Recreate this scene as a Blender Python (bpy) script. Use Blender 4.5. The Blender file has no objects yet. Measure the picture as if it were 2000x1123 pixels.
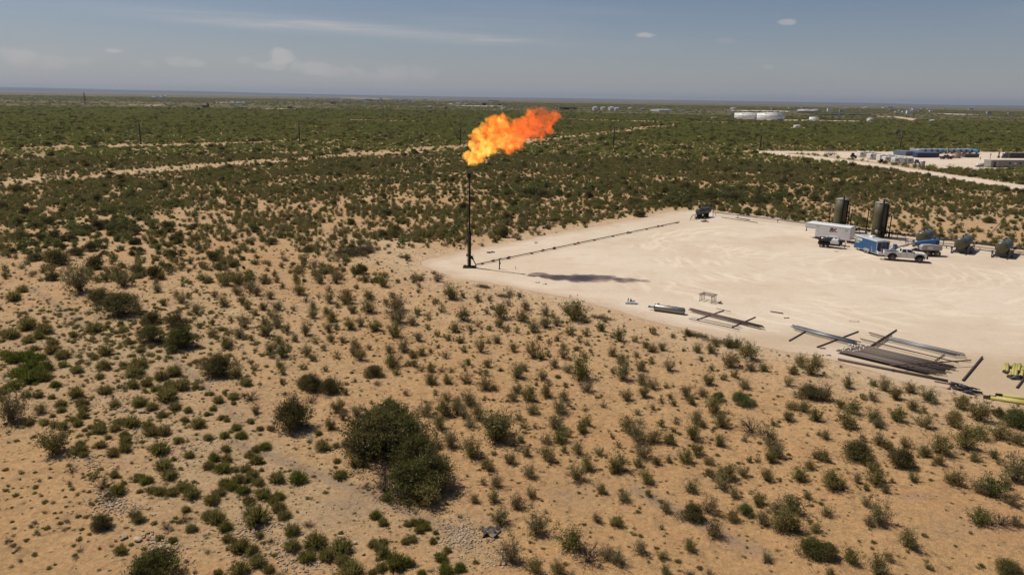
import bpy, bmesh, math, random
import numpy as np
from mathutils import Vector, Matrix
from mathutils.geometry import delaunay_2d_cdt

random.seed(7)
RNG = np.random.default_rng(7)
SC = bpy.context.scene
COL = SC.collection
PI = math.pi

# ------------------------------------------------------------------ camera
CAM_H = 24.5
FPX = 1430.0
CX, CY = 1000.0, 561.5
PITCH = math.atan(369.0 / FPX)
ROLL = math.radians(0.92)
fw = np.array([0, math.cos(PITCH), -math.sin(PITCH)])
r0 = np.array([1.0, 0, 0])
u0 = np.array([0, math.sin(PITCH), math.cos(PITCH)])
rt = math.cos(ROLL) * r0 + math.sin(ROLL) * u0
up = -math.sin(ROLL) * r0 + math.cos(ROLL) * u0
CAMP = np.array([0, 0, CAM_H])

cam_d = bpy.data.cameras.new('camera')
cam_d.sensor_width = 36.0
cam_d.lens = FPX / 2000.0 * 36.0
cam_d.clip_start = 0.5
cam_d.clip_end = 200000.0
cam = bpy.data.objects.new('camera', cam_d)
M = Matrix(((rt[0], up[0], -fw[0], 0), (rt[1], up[1], -fw[1], 0), (rt[2], up[2], -fw[2], CAM_H), (0, 0, 0, 1)))
cam.matrix_world = M
COL.objects.link(cam)
SC.camera = cam


def G(X, Y, z=0.0):
    """ground point (height z) seen at photo pixel X, Y (2000 px wide photo)"""
    d = fw + (X - CX) / FPX * rt - (Y - CY) / FPX * up
    t = (z - CAM_H) / d[2]
    p = CAMP + t * d
    return Vector((p[0], p[1], z))


def P(x, y, z=0.0):
    v = np.array([x, y, z]) - CAMP
    d = v @ fw
    return CX + FPX * (v @ rt) / d, CY - FPX * (v @ up) / d


def PV(x, y, z):
    vx, vy, vz = x, y, z - CAM_H
    d = vx * fw[0] + vy * fw[1] + vz * fw[2]
    a = vx * rt[0] + vy * rt[1] + vz * rt[2]
    b = vx * up[0] + vy * up[1] + vz * up[2]
    d = np.where(d < 0.1, 0.1, d)
    return CX + FPX * a / d, CY - FPX * b / d


def HT(X0, Y0, Y1):
    """height of a vertical object whose foot is at X0,Y0 and whose top shows at row Y1"""
    g = G(X0, Y0)
    lo, hi = 0.0, 60.0
    for _ in range(40):
        m = (lo + hi) / 2
        if P(g.x, g.y, m)[1] > Y1: lo = m
        else: hi = m
    return lo


# ------------------------------------------------------------------ sun, sky, exposure
SUN_DIR = Vector((-0.58, 0.28, 1.0)).normalized()
sun_d = bpy.data.lights.new('sun', 'SUN')
sun_d.energy = 4.0
sun_d.angle = math.radians(0.53)
sun_d.color = (1.0, 0.94, 0.86)
sun = bpy.data.objects.new('sun', sun_d)
sun.rotation_euler = SUN_DIR.to_track_quat('Z', 'Y').to_euler()
sun.location = (-60, 30, 100)
COL.objects.link(sun)
SC.view_settings.view_transform = 'Standard'
SC.view_settings.look = 'None'
SC.view_settings.gamma = 1.0
SC.view_settings.use_curve_mapping = False
SC.view_settings.exposure = 0.15
SC.render.engine = 'CYCLES'
SC.cycles.max_bounces = 6
SC.cycles.diffuse_bounces = 2
SC.cycles.glossy_bounces = 2
SC.cycles.transmission_bounces = 2
SC.cycles.volume_bounces = 0
SC.cycles.transparent_max_bounces = 12
SC.cycles.volume_step_rate = 1.0
SC.cycles.use_denoising = True
SC.cycles.sample_clamp_indirect = 4.0


class NT:
    def __init__(s, nt):
        s.nt = nt
        s.N = nt.nodes
        s.N.clear()

    def n(s, typ, **kw):
        x = s.N.new(typ)
        for k, v in kw.items():
            if k.startswith('i_'):
                x.inputs[k[2:].replace('_', ' ')].default_value = v
            else:
                setattr(x, k, v)
        return x

    def l(s, a, b):
        s.nt.links.new(a, b)

    def put(s, sock, v):
        if isinstance(v, (int, float)):
            sock.default_value = v
        elif isinstance(v, (tuple, list)):
            sock.default_value = tuple(v) if len(v) == len(sock.default_value) else tuple(v) + (1.0,)
        else:
            s.l(v, sock)

    def m(s, op, a, b=None, c=None, clamp=False):
        x = s.N.new('ShaderNodeMath')
        x.operation = op
        x.use_clamp = clamp
        s.put(x.inputs[0], a)
        if b is not None: s.put(x.inputs[1], b)
        if c is not None: s.put(x.inputs[2], c)
        return x.outputs[0]

    def mix(s, f, a, b, blend='MIX'):
        x = s.N.new('ShaderNodeMix')
        x.data_type = 'RGBA'
        x.blend_type = blend
        s.put(x.inputs[0], f)
        s.put(x.inputs[6], a)
        s.put(x.inputs[7], b)
        return x.outputs[2]

    def noise(s, vec, scale, detail=4.0, rough=0.55, dist=0.0):
        x = s.N.new('ShaderNodeTexNoise')
        x.inputs['Scale'].default_value = scale
        x.inputs['Detail'].default_value = detail
        x.inputs['Roughness'].default_value = rough
        x.inputs['Distortion'].default_value = dist
        if vec is not None: s.l(vec, x.inputs['Vector'])
        return x.outputs[0]

    def ramp(s, f, lo, hi, a=0.0, b=1.0, smooth=True):
        x = s.N.new('ShaderNodeMapRange')
        x.interpolation_type = 'SMOOTHSTEP' if smooth else 'LINEAR'
        s.put(x.inputs[0], f)
        for i, v in zip((1, 2, 3, 4), (lo, hi, a, b)): s.put(x.inputs[i], v)
        return x.outputs[0]

    def maps(s, vec, sc=(1, 1, 1), rot=(0, 0, 0), loc=(0, 0, 0)):
        x = s.N.new('ShaderNodeMapping')
        s.l(vec, x.inputs[0])
        x.inputs['Scale'].default_value = sc
        x.inputs['Rotation'].default_value = rot
        x.inputs['Location'].default_value = loc
        return x.outputs[0]


def pix_dir(X, Y):
    d = fw + (X - CX) / FPX * rt - (Y - CY) / FPX * up
    d = d / np.linalg.norm(d)
    return math.atan2(d[0], d[1]), math.asin(d[2])


world = bpy.data.worlds.new('World')
SC.world = world
world.use_nodes = True
w = NT(world.node_tree)
sky = w.n('ShaderNodeTexSky', sky_type='NISHITA', sun_disc=False)
sky.sun_elevation = math.asin(SUN_DIR.z)
sky.sun_rotation = math.atan2(SUN_DIR.x, SUN_DIR.y) % (2 * PI)
sky.altitude = 900
sky.air_density = 1.0
sky.dust_density = 1.5
sky.ozone_density = 1.2
geo = w.n('ShaderNodeTexCoord').outputs['Generated']
sep = w.n('ShaderNodeSeparateXYZ')
w.l(geo, sep.inputs[0])
az = w.m('ARCTAN2', sep.outputs[0], sep.outputs[1])
el = w.m('ARCSINE', sep.outputs[2])
comb = w.n('ShaderNodeCombineXYZ')
w.l(az, comb.inputs[0]); w.l(el, comb.inputs[1])
# a milky, greyish summer sky: mute the blue, dusty towards the horizon
tint = w.mix(1.0, sky.outputs[0], SKY_TINT if 'SKY_TINT' in globals() else (0.385, 0.395, 0.445, 1), 'MULTIPLY')
hsv = w.n('ShaderNodeHueSaturation')
hsv.inputs['Saturation'].default_value = 1.05
w.l(tint, hsv.inputs['Color'])
skyc = hsv.outputs[0]
elc = w.m('MAXIMUM', el, 0.0)
hor = w.m('EXPONENT', w.m('MULTIPLY', elc, -14.0))
CLOUD = (4.3, 4.0, 3.9, 1)
# cirrus streaks
cir = w.maps(comb.outputs[0], (5.0, 95.0, 1.0), (0, 0, 0.06))
cn = w.noise(cir, 1.0, 6.0, 0.6, 0.6)
cm = w.ramp(cn, 0.42, 0.78)
tot = None
for X, Y, wx, wy, amp in [(620, 52, 330, 10, 0.55), (800, 66, 190, 10, 0.55), (430, 46, 150, 6, 0.42), (930, 46, 120, 10, 0.18), (1140, 20, 160, 8, 0.10), (600, 34, 100, 5, 0.12)]:
    a0, e0 = pix_dir(X, Y)
    wa, we = wx / FPX, wy / FPX
    dx = w.m('DIVIDE', w.m('SUBTRACT', az, a0), wa)
    dy = w.m('DIVIDE', w.m('SUBTRACT', w.m('ADD', el, w.m('MULTIPLY', w.m('SUBTRACT', az, a0), 0.045)), e0), we)
    g = w.m('EXPONENT', w.m('MULTIPLY', w.m('ADD', w.m('MULTIPLY', dx, dx), w.m('MULTIPLY', dy, dy)), -1.0))
    g = w.m('MULTIPLY', g, amp)
    tot = g if tot is None else w.m('ADD', tot, g)
cirrus = w.m('MULTIPLY', tot, w.m('ADD', w.m('MULTIPLY', cm, 0.75), 0.3))
# small cumulus
pn = w.noise(w.maps(comb.outputs[0], (42.0, 60.0, 1.0)), 1.0, 5.0, 0.6)
tot = None
for X, Y, wx, wy, amp in [(40, 110, 30, 14, .34), (80, 122, 60, 12, .22), (222, 100, 16, 4, .45), (350, 122, 26, 10, .25), (378, 124, 22, 8, .28), (550, 112, 24, 16, .50), (530, 130, 30, 9, .30),
                          (608, 132, 42, 16, .33), (660, 140, 50, 12, .22), (475, 118, 14, 8, .2), (770, 140, 40, 14, .20), (820, 142, 40, 14, .15), (1262, 69, 20, 5, .50), (1537, 44, 15, 6, .40),
                          (730, 150, 80, 10, .12), (1500, 132, 12, 4, .15), (1415, 80, 20, 6, .1), (285, 124, 18, 6, .15), (160, 120, 20, 6, .14)]:
    a0, e0 = pix_dir(X, Y)
    wa, we = wx / FPX, wy / FPX
    dx = w.m('DIVIDE', w.m('SUBTRACT', az, a0), wa)
    dy = w.m('DIVIDE', w.m('SUBTRACT', el, e0), we)
    r2 = w.m('ADD', w.m('MULTIPLY', dx, dx), w.m('MULTIPLY', dy, dy))
    g = w.m('MULTIPLY', w.ramp(w.m('ADD', w.m('SUBTRACT', 1.15, r2), w.m('MULTIPLY', w.m('SUBTRACT', pn, 0.5), 3.2)), 0.0, 1.0), amp)
    tot = g if tot is None else w.m('MAXIMUM', tot, g)
clouds = w.m('MINIMUM', w.m('ADD', cirrus, tot), 0.9)
# low-contrast mottling of the haze layer
mot = w.noise(w.maps(comb.outputs[0], (3.0, 16.0, 1.0)), 1.0, 4.0, 0.5)
skyc = w.mix(w.m('MULTIPLY', hor, 0.75), skyc, (3.05, 3.10, 3.30, 1))
skyc = w.mix(w.m('MULTIPLY', w.ramp(mot, 0.45, 0.8), 0.10), skyc, CLOUD)
skyc = w.mix(clouds, skyc, CLOUD)
bg = w.n('ShaderNodeBackground')
w.l(skyc, bg.inputs[0])
bg.inputs[1].default_value = 0.12
wo = w.n('ShaderNodeOutputWorld')
w.l(bg.outputs[0], wo.inputs[0])


# ------------------------------------------------------------------ materials
def newmat(name):
    m = bpy.data.materials.new(name)
    m.use_nodes = True
    return m, NT(m.node_tree)


def bsdf(t, col, rough=0.7, metal=0.0, bump=None, spec=0.5, bd=0.02):
    b = t.n('ShaderNodeBsdfPrincipled')
    t.put(b.inputs['Base Color'], col)
    t.put(b.inputs['Roughness'], rough)
    t.put(b.inputs['Metallic'], metal)
    b.inputs['Specular IOR Level'].default_value = spec
    if bump is not None:
        bn = t.n('ShaderNodeBump')
        bn.inputs['Strength'].default_value = 1.0
        bn.inputs['Distance'].default_value = bd
        t.l(bump, bn.inputs['Height'])
        t.l(bn.outputs[0], b.inputs['Normal'])
    o = t.n('ShaderNodeOutputMaterial')
    t.l(b.outputs[0], o.inputs[0])
    return b


MATS = {}


def paint(name, col, rough=0.45, metal=0.0, dust=0.25, dustcol=(0.42, 0.31, 0.21), scale=1.5, spec=0.5):
    """painted metal, plastic or bare steel with dust and wear"""
    if name in MATS: return MATS[name]
    m, t = newmat(name)
    tc = t.n('ShaderNodeTexCoord').outputs['Object']
    n1 = t.noise(tc, scale, 6.0, 0.65)
    n2 = t.noise(tc, scale * 7, 4.0, 0.6)
    f = t.m('MULTIPLY', t.ramp(n1, 0.35, 0.75), dust)
    c = t.mix(f, tuple(col) + (1,), tuple(dustcol) + (1,))
    v = t.ramp(n2, 0.2, 0.8, 0.86, 1.12)
    c2 = t.n('ShaderNodeMix', data_type='RGBA', blend_type='MULTIPLY')
    c2.inputs[0].default_value = 1.0
    t.l(c, c2.inputs[6])
    cb = t.n('ShaderNodeCombineColor')
    for i in range(3): t.l(v, cb.inputs[i])
    t.l(cb.outputs[0], c2.inputs[7])
    r = t.ramp(n1, 0.3, 0.8, rough * 0.85, min(1.0, rough * 1.35))
    bsdf(t, c2.outputs[2], r, metal, spec=spec)
    MATS[name] = m
    return m


def leafmat(name, c1, c2, c3, trans=0.42, grad=None):
    m, t = newmat(name)
    oi = t.n('ShaderNodeObjectInfo').outputs['Random']
    tc = t.n('ShaderNodeTexCoord').outputs['Object']
    n1 = t.noise(tc, 2.6, 3.0, 0.6)
    n2 = t.noise(tc, 14.0, 2.0, 0.6)
    c = t.mix(t.ramp(n1, 0.32, 0.68), c1 + (1,), c2 + (1,))
    c = t.mix(t.ramp(oi, .45, .65, 0, .7), c, (c1[0] * .98, c1[1] * .84, c1[2] * .95, 1))
    c = t.mix(t.ramp(oi, .70, .92, 0, .9), c, (c3[0] * 1.05, c3[1] * 1.06, c3[2] * .8, 1))
    c = t.mix(t.m('MULTIPLY', t.ramp(n1, .55, .8), .5), c, (c2[0] * 1.25, c2[1] * 1.15, c2[2] * 1.1, 1))
    v = t.ramp(n2, 0.25, 0.75, 0.6, 1.4)
    cb = t.n('ShaderNodeCombineColor')
    for i in range(3): t.l(v, cb.inputs[i])
    c = t.mix(1.0, c, cb.outputs[0], 'MULTIPLY')
    d = t.n('ShaderNodeBsdfDiffuse'); t.l(c, d.inputs[0]); d.inputs[1].default_value = 0.5
    tr = t.n('ShaderNodeBsdfTranslucent'); t.l(c, tr.inputs[0])
    g = t.n('ShaderNodeBsdfGlossy'); g.inputs[0].default_value = (0.6, 0.62, 0.55, 1); g.inputs[1].default_value = 0.5
    mx = t.n('ShaderNodeMixShader'); mx.inputs[0].default_value = trans
    t.l(d.outputs[0], mx.inputs[1]); t.l(tr.outputs[0], mx.inputs[2])
    mg = t.n('ShaderNodeMixShader'); mg.inputs[0].default_value = 0.03
    t.l(mx.outputs[0], mg.inputs[1]); t.l(g.outputs[0], mg.inputs[2])
    o = t.n('ShaderNodeOutputMaterial'); t.l(mg.outputs[0], o.inputs[0])
    MATS[name] = m
    return m


L_CREO = leafmat('creosote_leaves', (0.231, 0.197, 0.057), (0.288, 0.236, 0.074), (0.185, 0.178, 0.047))
L_GREY = leafmat('greyish_leaves', (0.252, 0.213, 0.089), (0.322, 0.266, 0.123), (0.216, 0.196, 0.081))
L_GREEN = leafmat('green_leaves', (0.152, 0.176, 0.046), (0.203, 0.210, 0.061), (0.132, 0.151, 0.044))
L_MESQ = leafmat('mesquite_leaves', (0.141, 0.129, 0.035), (0.190, 0.158, 0.049), (0.117, 0.115, 0.030))
L_SNAKE = leafmat('snakeweed_blades', (0.229, 0.201, 0.058), (0.292, 0.246, 0.079), (0.188, 0.185, 0.046))
L_SNAKEB = leafmat('bright_snakeweed_blades', (0.157, 0.176, 0.026), (0.201, 0.202, 0.040), (0.122, 0.147, 0.024))
L_DRY = leafmat('dry_twigs', (0.257, 0.201, 0.117), (0.323, 0.259, 0.156), (0.209, 0.168, 0.102), 0.1)
L_STEM = leafmat('shrub_stems', (0.121, 0.086, 0.058), (0.165, 0.121, 0.085), (0.099, 0.071, 0.050), 0.0)
L_FAR = leafmat('far_brush_leaves', (0.236, 0.254, 0.052), (0.299, 0.303, 0.070), (0.192, 0.249, 0.042))


# ------------------------------------------------------------------ mesh builder
class MB:
    def __init__(s):
        s.v, s.f, s.mi, s.sm = [], [], [], []
        s.M = Matrix.Identity(4)

    def add(s, vs, fs, mi=0, sm=False):
        o = len(s.v)
        s.v += [tuple(s.M @ Vector(p)) for p in vs]
        for f in fs:
            s.f.append(tuple(i + o for i in f)); s.mi.append(mi); s.sm.append(sm)
        return s

    def box(s, c, d, mi=0, rz=0.0, ry=0.0, taper=None):
        x, y, z = d[0] / 2, d[1] / 2, d[2] / 2
        t = taper or (1, 1)
        vs = [(-x, -y, -z), (x, -y, -z), (x, y, -z), (-x, y, -z), (-x * t[0], -y * t[1], z), (x * t[0], -y * t[1], z), (x * t[0], y * t[1], z), (-x * t[0], y * t[1], z)]
        R = Matrix.Rotation(rz, 4, 'Z') @ Matrix.Rotation(ry, 4, 'Y')
        vs = [tuple(R @ Vector(p) + Vector(c)) for p in vs]
        return s.add(vs, [(0, 3, 2, 1), (4, 5, 6, 7), (0, 1, 5, 4), (1, 2, 6, 5), (2, 3, 7, 6), (3, 0, 4, 7)], mi)

    def lathe(s, p0, p1, prof, n=16, mi=0, sm=True):
        """prof: list of (distance along axis from p0, radius)"""
        p0, p1 = Vector(p0), Vector(p1)
        ax = (p1 - p0).normalized()
        a = ax.orthogonal().normalized()
        b = ax.cross(a)
        vs, fs = [], []
        for k, (h, r) in enumerate(prof):
            for i in range(n):
                t = 2 * PI * i / n
                vs.append(tuple(p0 + ax * h + (a * math.cos(t) + b * math.sin(t)) * r))
        for k in range(len(prof) - 1):
            for i in range(n):
                j = (i + 1) % n
                fs.append((k * n + i, k * n + j, (k + 1) * n + j, (k + 1) * n + i))
        if prof[0][1] > 1e-4: fs.append(tuple(reversed(range(n))))
        if prof[-1][1] > 1e-4: fs.append(tuple((len(prof) - 1) * n + i for i in range(n)))
        return s.add(vs, fs, mi, sm)

    def cyl(s, p0, p1, r, n=10, mi=0, r1=None, sm=True):
        L = (Vector(p1) - Vector(p0)).length
        return s.lathe(p0, p1, [(0, r), (L, r if r1 is None else r1)], n, mi, sm)

    def vessel(s, p0, p1, r, n=24, mi=0, dish=0.35):
        """cylinder with dished ends"""
        L = (Vector(p1) - Vector(p0)).length
        h = r * dish
        pr = [(-h * math.cos(t), r * math.sin(t)) for t in [0.02, 0.4, 0.8, 1.15, PI / 2]]
        q = [(L + h * math.cos(t), r * math.sin(t)) for t in [PI / 2, 1.15, 0.8, 0.4, 0.02]]
        return s.lathe(p0, p1, pr + q, n, mi)

    def tube(s, pts, r, n=6, mi=0):
        for a, b in zip(pts[:-1], pts[1:]): s.cyl(a, b, r, n, mi)
        return s

    def prism(s, prof, y0, y1, mi=0):
        """profile of (x, z) pushed from y0 to y1"""
        n = len(prof)
        vs = [(x, y0, z) for x, z in prof] + [(x, y1, z) for x, z in prof]
        fs = [tuple(range(n)), tuple(reversed(range(n, 2 * n)))] + [(i, i + n, (i + 1) % n + n, (i + 1) % n) for i in range(n)]
        return s.add(vs, fs, mi)

    def quad(s, a, b, c, d, mi=0):
        return s.add([a, b, c, d], [(0, 1, 2, 3)], mi)

    def wheel(s, c, r, wd, mi=0, n=20):
        """tyre with axis along y"""
        p0 = (c[0], c[1] - wd / 2, c[2])
        p1 = (c[0], c[1] + wd / 2, c[2])
        return s.lathe(p0, p1, [(0.02, r * 0.62), (0.0, r * 0.8), (wd * .12, r * .97), (wd * .3, r), (wd * .7, r), (wd * .88, r * .97), (wd, r * .8), (wd - .02, r * .62)], n, mi)

    def build(s, name, mats, parent=None, kind=None, col=None):
        me = bpy.data.meshes.new(name)
        me.from_pydata(s.v, [], s.f)
        for m in (mats if isinstance(mats, (list, tuple)) else [mats]): me.materials.append(m)
        me.polygons.foreach_set('material_index', s.mi)
        me.polygons.foreach_set('use_smooth', s.sm)
        me.update()
        bm = bmesh.new(); bm.from_mesh(me)
        bmesh.ops.recalc_face_normals(bm, faces=bm.faces)
        bm.to_mesh(me); bm.free()
        o = bpy.data.objects.new(name, me)
        (col or COL).objects.link(o)
        if parent: o.parent = parent
        if kind: o['kind'] = kind
        return o


def thing(name, label, cat, loc=(0, 0, 0), rz=0.0, group=None, sc=1.0):
    o = bpy.data.objects.new(name, None)
    COL.objects.link(o)
    o.empty_display_size = 0.3
    o.location = loc
    o.rotation_euler = (0, 0, rz)
    o.scale = (sc, sc, sc)
    return tag(o, label, cat, group)


def tag(o, label, cat, group=None):
    o['label'] = label
    o['category'] = cat
    if group: o['group'] = group
    return o


def dup(root, loc=None, rz=None, label=None, group=None, sc=None):
    r = root.copy(); COL.objects.link(r)
    if loc is not None: r.location = loc
    if rz is not None: r.rotation_euler = (0, 0, rz)
    if label: r['label'] = label
    if group: r['group'] = group
    if sc: r.scale = sc
    for ch in list(root.children):
        c = ch.copy(); COL.objects.link(c); c.parent = r
        for g in list(ch.children):
            d = g.copy(); COL.objects.link(d); d.parent = c
    return r


def textmesh(name, s, size, mat, parent, loc, rot, extr=0.004, mirror=False, bold=0.0):
    cu = bpy.data.curves.new(name, 'FONT')
    cu.body = s; cu.size = size; cu.extrude = extr; cu.align_x = 'CENTER'; cu.align_y = 'CENTER'; cu.offset = bold
    cu.resolution_u = 3
    tmp = bpy.data.objects.new('tmp', cu); COL.objects.link(tmp)
    dg = bpy.context.evaluated_depsgraph_get()
    me = bpy.data.meshes.new_from_object(tmp.evaluated_get(dg))
    bpy.data.objects.remove(tmp)
    me.materials.clear(); me.materials.append(mat)
    if mirror:
        for v in me.vertices: v.co.x = -v.co.x
    o = bpy.data.objects.new(name, me); COL.objects.link(o)
    o.parent = parent; o.location = loc; o.rotation_euler = rot
    return o


def heading(a, b):
    return math.atan2(b.y - a.y, b.x - a.x)


# ------------------------------------------------------------------ places on the ground (photo pixel -> ground)
def poly(pts): return [(G(x, y).x, G(x, y).y) for x, y in pts]


PAD_PX = [(812, 514), (838, 508), (880, 498), (960, 480), (1060, 462), (1160, 444), (1260, 425), (1318, 413), (1370, 411), (1404, 416), (1480, 425), (1560, 436), (1660, 448), (1760, 461), (1860, 473), (1950, 485), (2060, 500),
          (2300, 545), (2500, 800), (2300, 830), (2100, 800), (2000, 786), (1935, 776), (1880, 766), (1800, 748), (1720, 735), (1640, 706), (1560, 692), (1490, 678), (1400, 660), (1300, 634), (1210, 608), (1130, 588), (1060, 575), (980, 559), (900, 545), (850, 531), (822, 522)]
PAD = poly(PAD_PX)
CAMP_PX = [(1470, 295.5), (1560, 296), (1700, 297), (1830, 297), (1960, 298), (2100, 300), (2400, 305), (2400, 348), (2100, 331), (2000, 329.5), (1900, 331), (1840, 329), (1790, 325), (1740, 320.5), (1690, 314.5), (1655, 310.5), (1620, 305), (1560, 299.5), (1530, 299.5), (1500, 300)]
CAMP_P = poly(CAMP_PX)


def strip(cl, closed=False):
    """centre line of (px, py, half width in px rows) -> outline"""
    a = [(x, y - h) for x, y, h in cl]
    b = [(x, y + h) for x, y, h in reversed(cl)]
    return poly(a + b)


ROADS = {
    'road': strip([(1455, 297, 1.2), (1500, 298.8, 2.4), (1560, 305.5, 3), (1620, 312, 3.2), (1700, 322, 3.6), (1780, 334, 4), (1860, 346.5, 4.6), (1940, 358.5, 5), (2010, 369.5, 5.4), (2120, 386, 6), (2400, 428, 7)]),
}
TRACKS = {  # bare sandy strips cut through the brush
    'a': strip([(-400, 428, 11), (-150, 385, 9), (0, 362, 7), (100, 351, 6.5), (200, 343, 6), (300, 334, 5.5), (400, 325.5, 5), (500, 317.5, 4.6), (600, 311, 4.2), (700, 303, 4), (800, 295.5, 5), (870, 290.5, 4.5), (1000, 279, 4), (1090, 270, 3.6), (1180, 260.5, 3.6), (1260, 251, 4), (1320, 245, 3.4)]),
    'b': strip([(-200, 300, 3), (0, 293, 2.2), (130, 288, 2.2), (270, 285.5, 2.2), (400, 282.5, 2), (560, 277, 1.6), (620, 276, 1.2)]),
    'c': strip([(920, 283, .9), (1060, 283.5, .9), (1200, 284, .9), (1400, 285.5, .9), (1620, 287.5, .9), (1800, 291, .9), (2100, 296, 1)]),
    'd': strip([(434, 233.5, 1.2), (455, 229, 1.1), (492, 222, .9), (520, 219, .6)]),
    'e': strip([(0, 226, .5), (60, 227, .8), (240, 229.5, .8), (420, 232.5, .5)]),
    'f': strip([(560, 248, .6), (640, 247, .6), (700, 245, .5), (820, 244, .4)]),
    'g': strip([(660, 235, 1.0), (720, 236, 1.6), (800, 238, 1.2), (890, 239, .7)]),
    'h': strip([(1085, 233, 2.0), (1200, 237, 1.8), (1320, 239, 1.5), (1420, 240, 1.4), (1500, 244, 1.2)]),
    'i': strip([(1930, 258, 1.6), (1980, 259, 2), (2100, 262, 2)]),
    'j': strip([(1510, 250, 1), (1560, 251, 1.6), (1640, 251, 1)]),
}
BARE = [  # far bare lots: outline strips
    strip([(1417, 216, .3), (1460, 217, .9), (1520, 218, 1.0), (1600, 219.5, .6)]),
    strip([(1390, 231, .3), (1440, 233.5, 1.6), (1500, 236.3, 1.8), (1580, 236.5, 1.6), (1660, 238, 1.5), (1760, 240, .8)]),
    strip([(1712, 228, .6), (1750, 229, 1), (1790, 236, 3.5), (1780, 241, .8)]),
    strip([(1815, 222, .4), (1870, 224, .9), (1920, 225, .4)]),
    strip([(475, 213, .4), (540, 213.3, .9), (608, 213.6, .4)]),
    strip([(420, 200.5, .3), (440, 201, .7), (470, 202, .3)]),
    strip([(250, 205.5, .3), (300, 206.5, .8), (330, 206, .3)]),
    strip([(880, 206, .3), (930, 208, .9), (985, 208, .5)]),
    strip([(1250, 228, .4), (1290, 228.6, .8), (1310, 227, .3)]),
    strip([(660, 191, .1), (700, 192.5, .35), (770, 193.5, 0.1)]),
]


def inpoly(x, y, pl):
    x = np.asarray(x); y = np.asarray(y)
    c = np.zeros(x.shape, bool)
    n = len(pl)
    for i in range(n):
        x1, y1 = pl[i]; x2, y2 = pl[(i + 1) % n]
        if y1 == y2: continue
        t = ((y1 > y) != (y2 > y)) & (x < (x2 - x1) * (y - y1) / (y2 - y1) + x1)
        c ^= t
    return c


def dpoly(x, y, pl):
    x = np.asarray(x, float); y = np.asarray(y, float)
    d = np.full(x.shape, 1e9)
    n = len(pl)
    for i in range(n):
        x1, y1 = pl[i]; x2, y2 = pl[(i + 1) % n]
        dx, dy = x2 - x1, y2 - y1
        t = np.clip(((x - x1) * dx + (y - y1) * dy) / (dx * dx + dy * dy + 1e-9), 0, 1)
        d = np.minimum(d, np.hypot(x - x1 - t * dx, y - y1 - t * dy))
    return np.where(inpoly(x, y, pl), -d, d)


def vnoise(x, y, seed=0):
    xi = np.floor(x).astype(np.int64); yi = np.floor(y).astype(np.int64)
    fx = x - xi; fy = y - yi
    fx = fx * fx * (3 - 2 * fx); fy = fy * fy * (3 - 2 * fy)

    def h(a, b):
        v = (a * 374761393 + b * 668265263 + seed * 1442695041) & 0xFFFFFFFF
        v = ((v ^ (v >> 13)) * 1274126177) & 0xFFFFFFFF
        return ((v ^ (v >> 16)) & 0xFFFF) / 65535.0
    return (h(xi, yi) * (1 - fx) + h(xi + 1, yi) * fx) * (1 - fy) + (h(xi, yi + 1) * (1 - fx) + h(xi + 1, yi + 1) * fx) * fy


def sstep(a, b, x):
    t = np.clip((x - a) / (b - a), 0, 1)
    return t * t * (3 - 2 * t)


def hgt(x, y):
    x = np.atleast_1d(np.asarray(x, float)); y = np.atleast_1d(np.asarray(y, float))
    dp = dpoly(x, y, PAD)
    m = sstep(0.3, 7.0, dp)
    r = np.hypot(x, y)
    far = 1 - sstep(200, 300, r)
    z = (vnoise(x / 14, y / 14, 1) - .5) * .55 + (vnoise(x / 4.3, y / 4.3, 2) - .5) * .26 + (vnoise(x / 1.5, y / 1.5, 3) - .5) * .10
    z = z * m * far
    # graded spoil bank beside the pad
    z += .16 * np.exp(-((dp - 1.6) / .8) ** 2) * (0.3 + vnoise(x / 3, y / 3, 5)) * (dp > 0)
    z += .10 * np.exp(-((dp - 4.2) / .9) ** 2) * vnoise(x / 4, y / 4, 6)
    return z


def hz(x, y): return float(hgt(x, y)[0])


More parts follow.
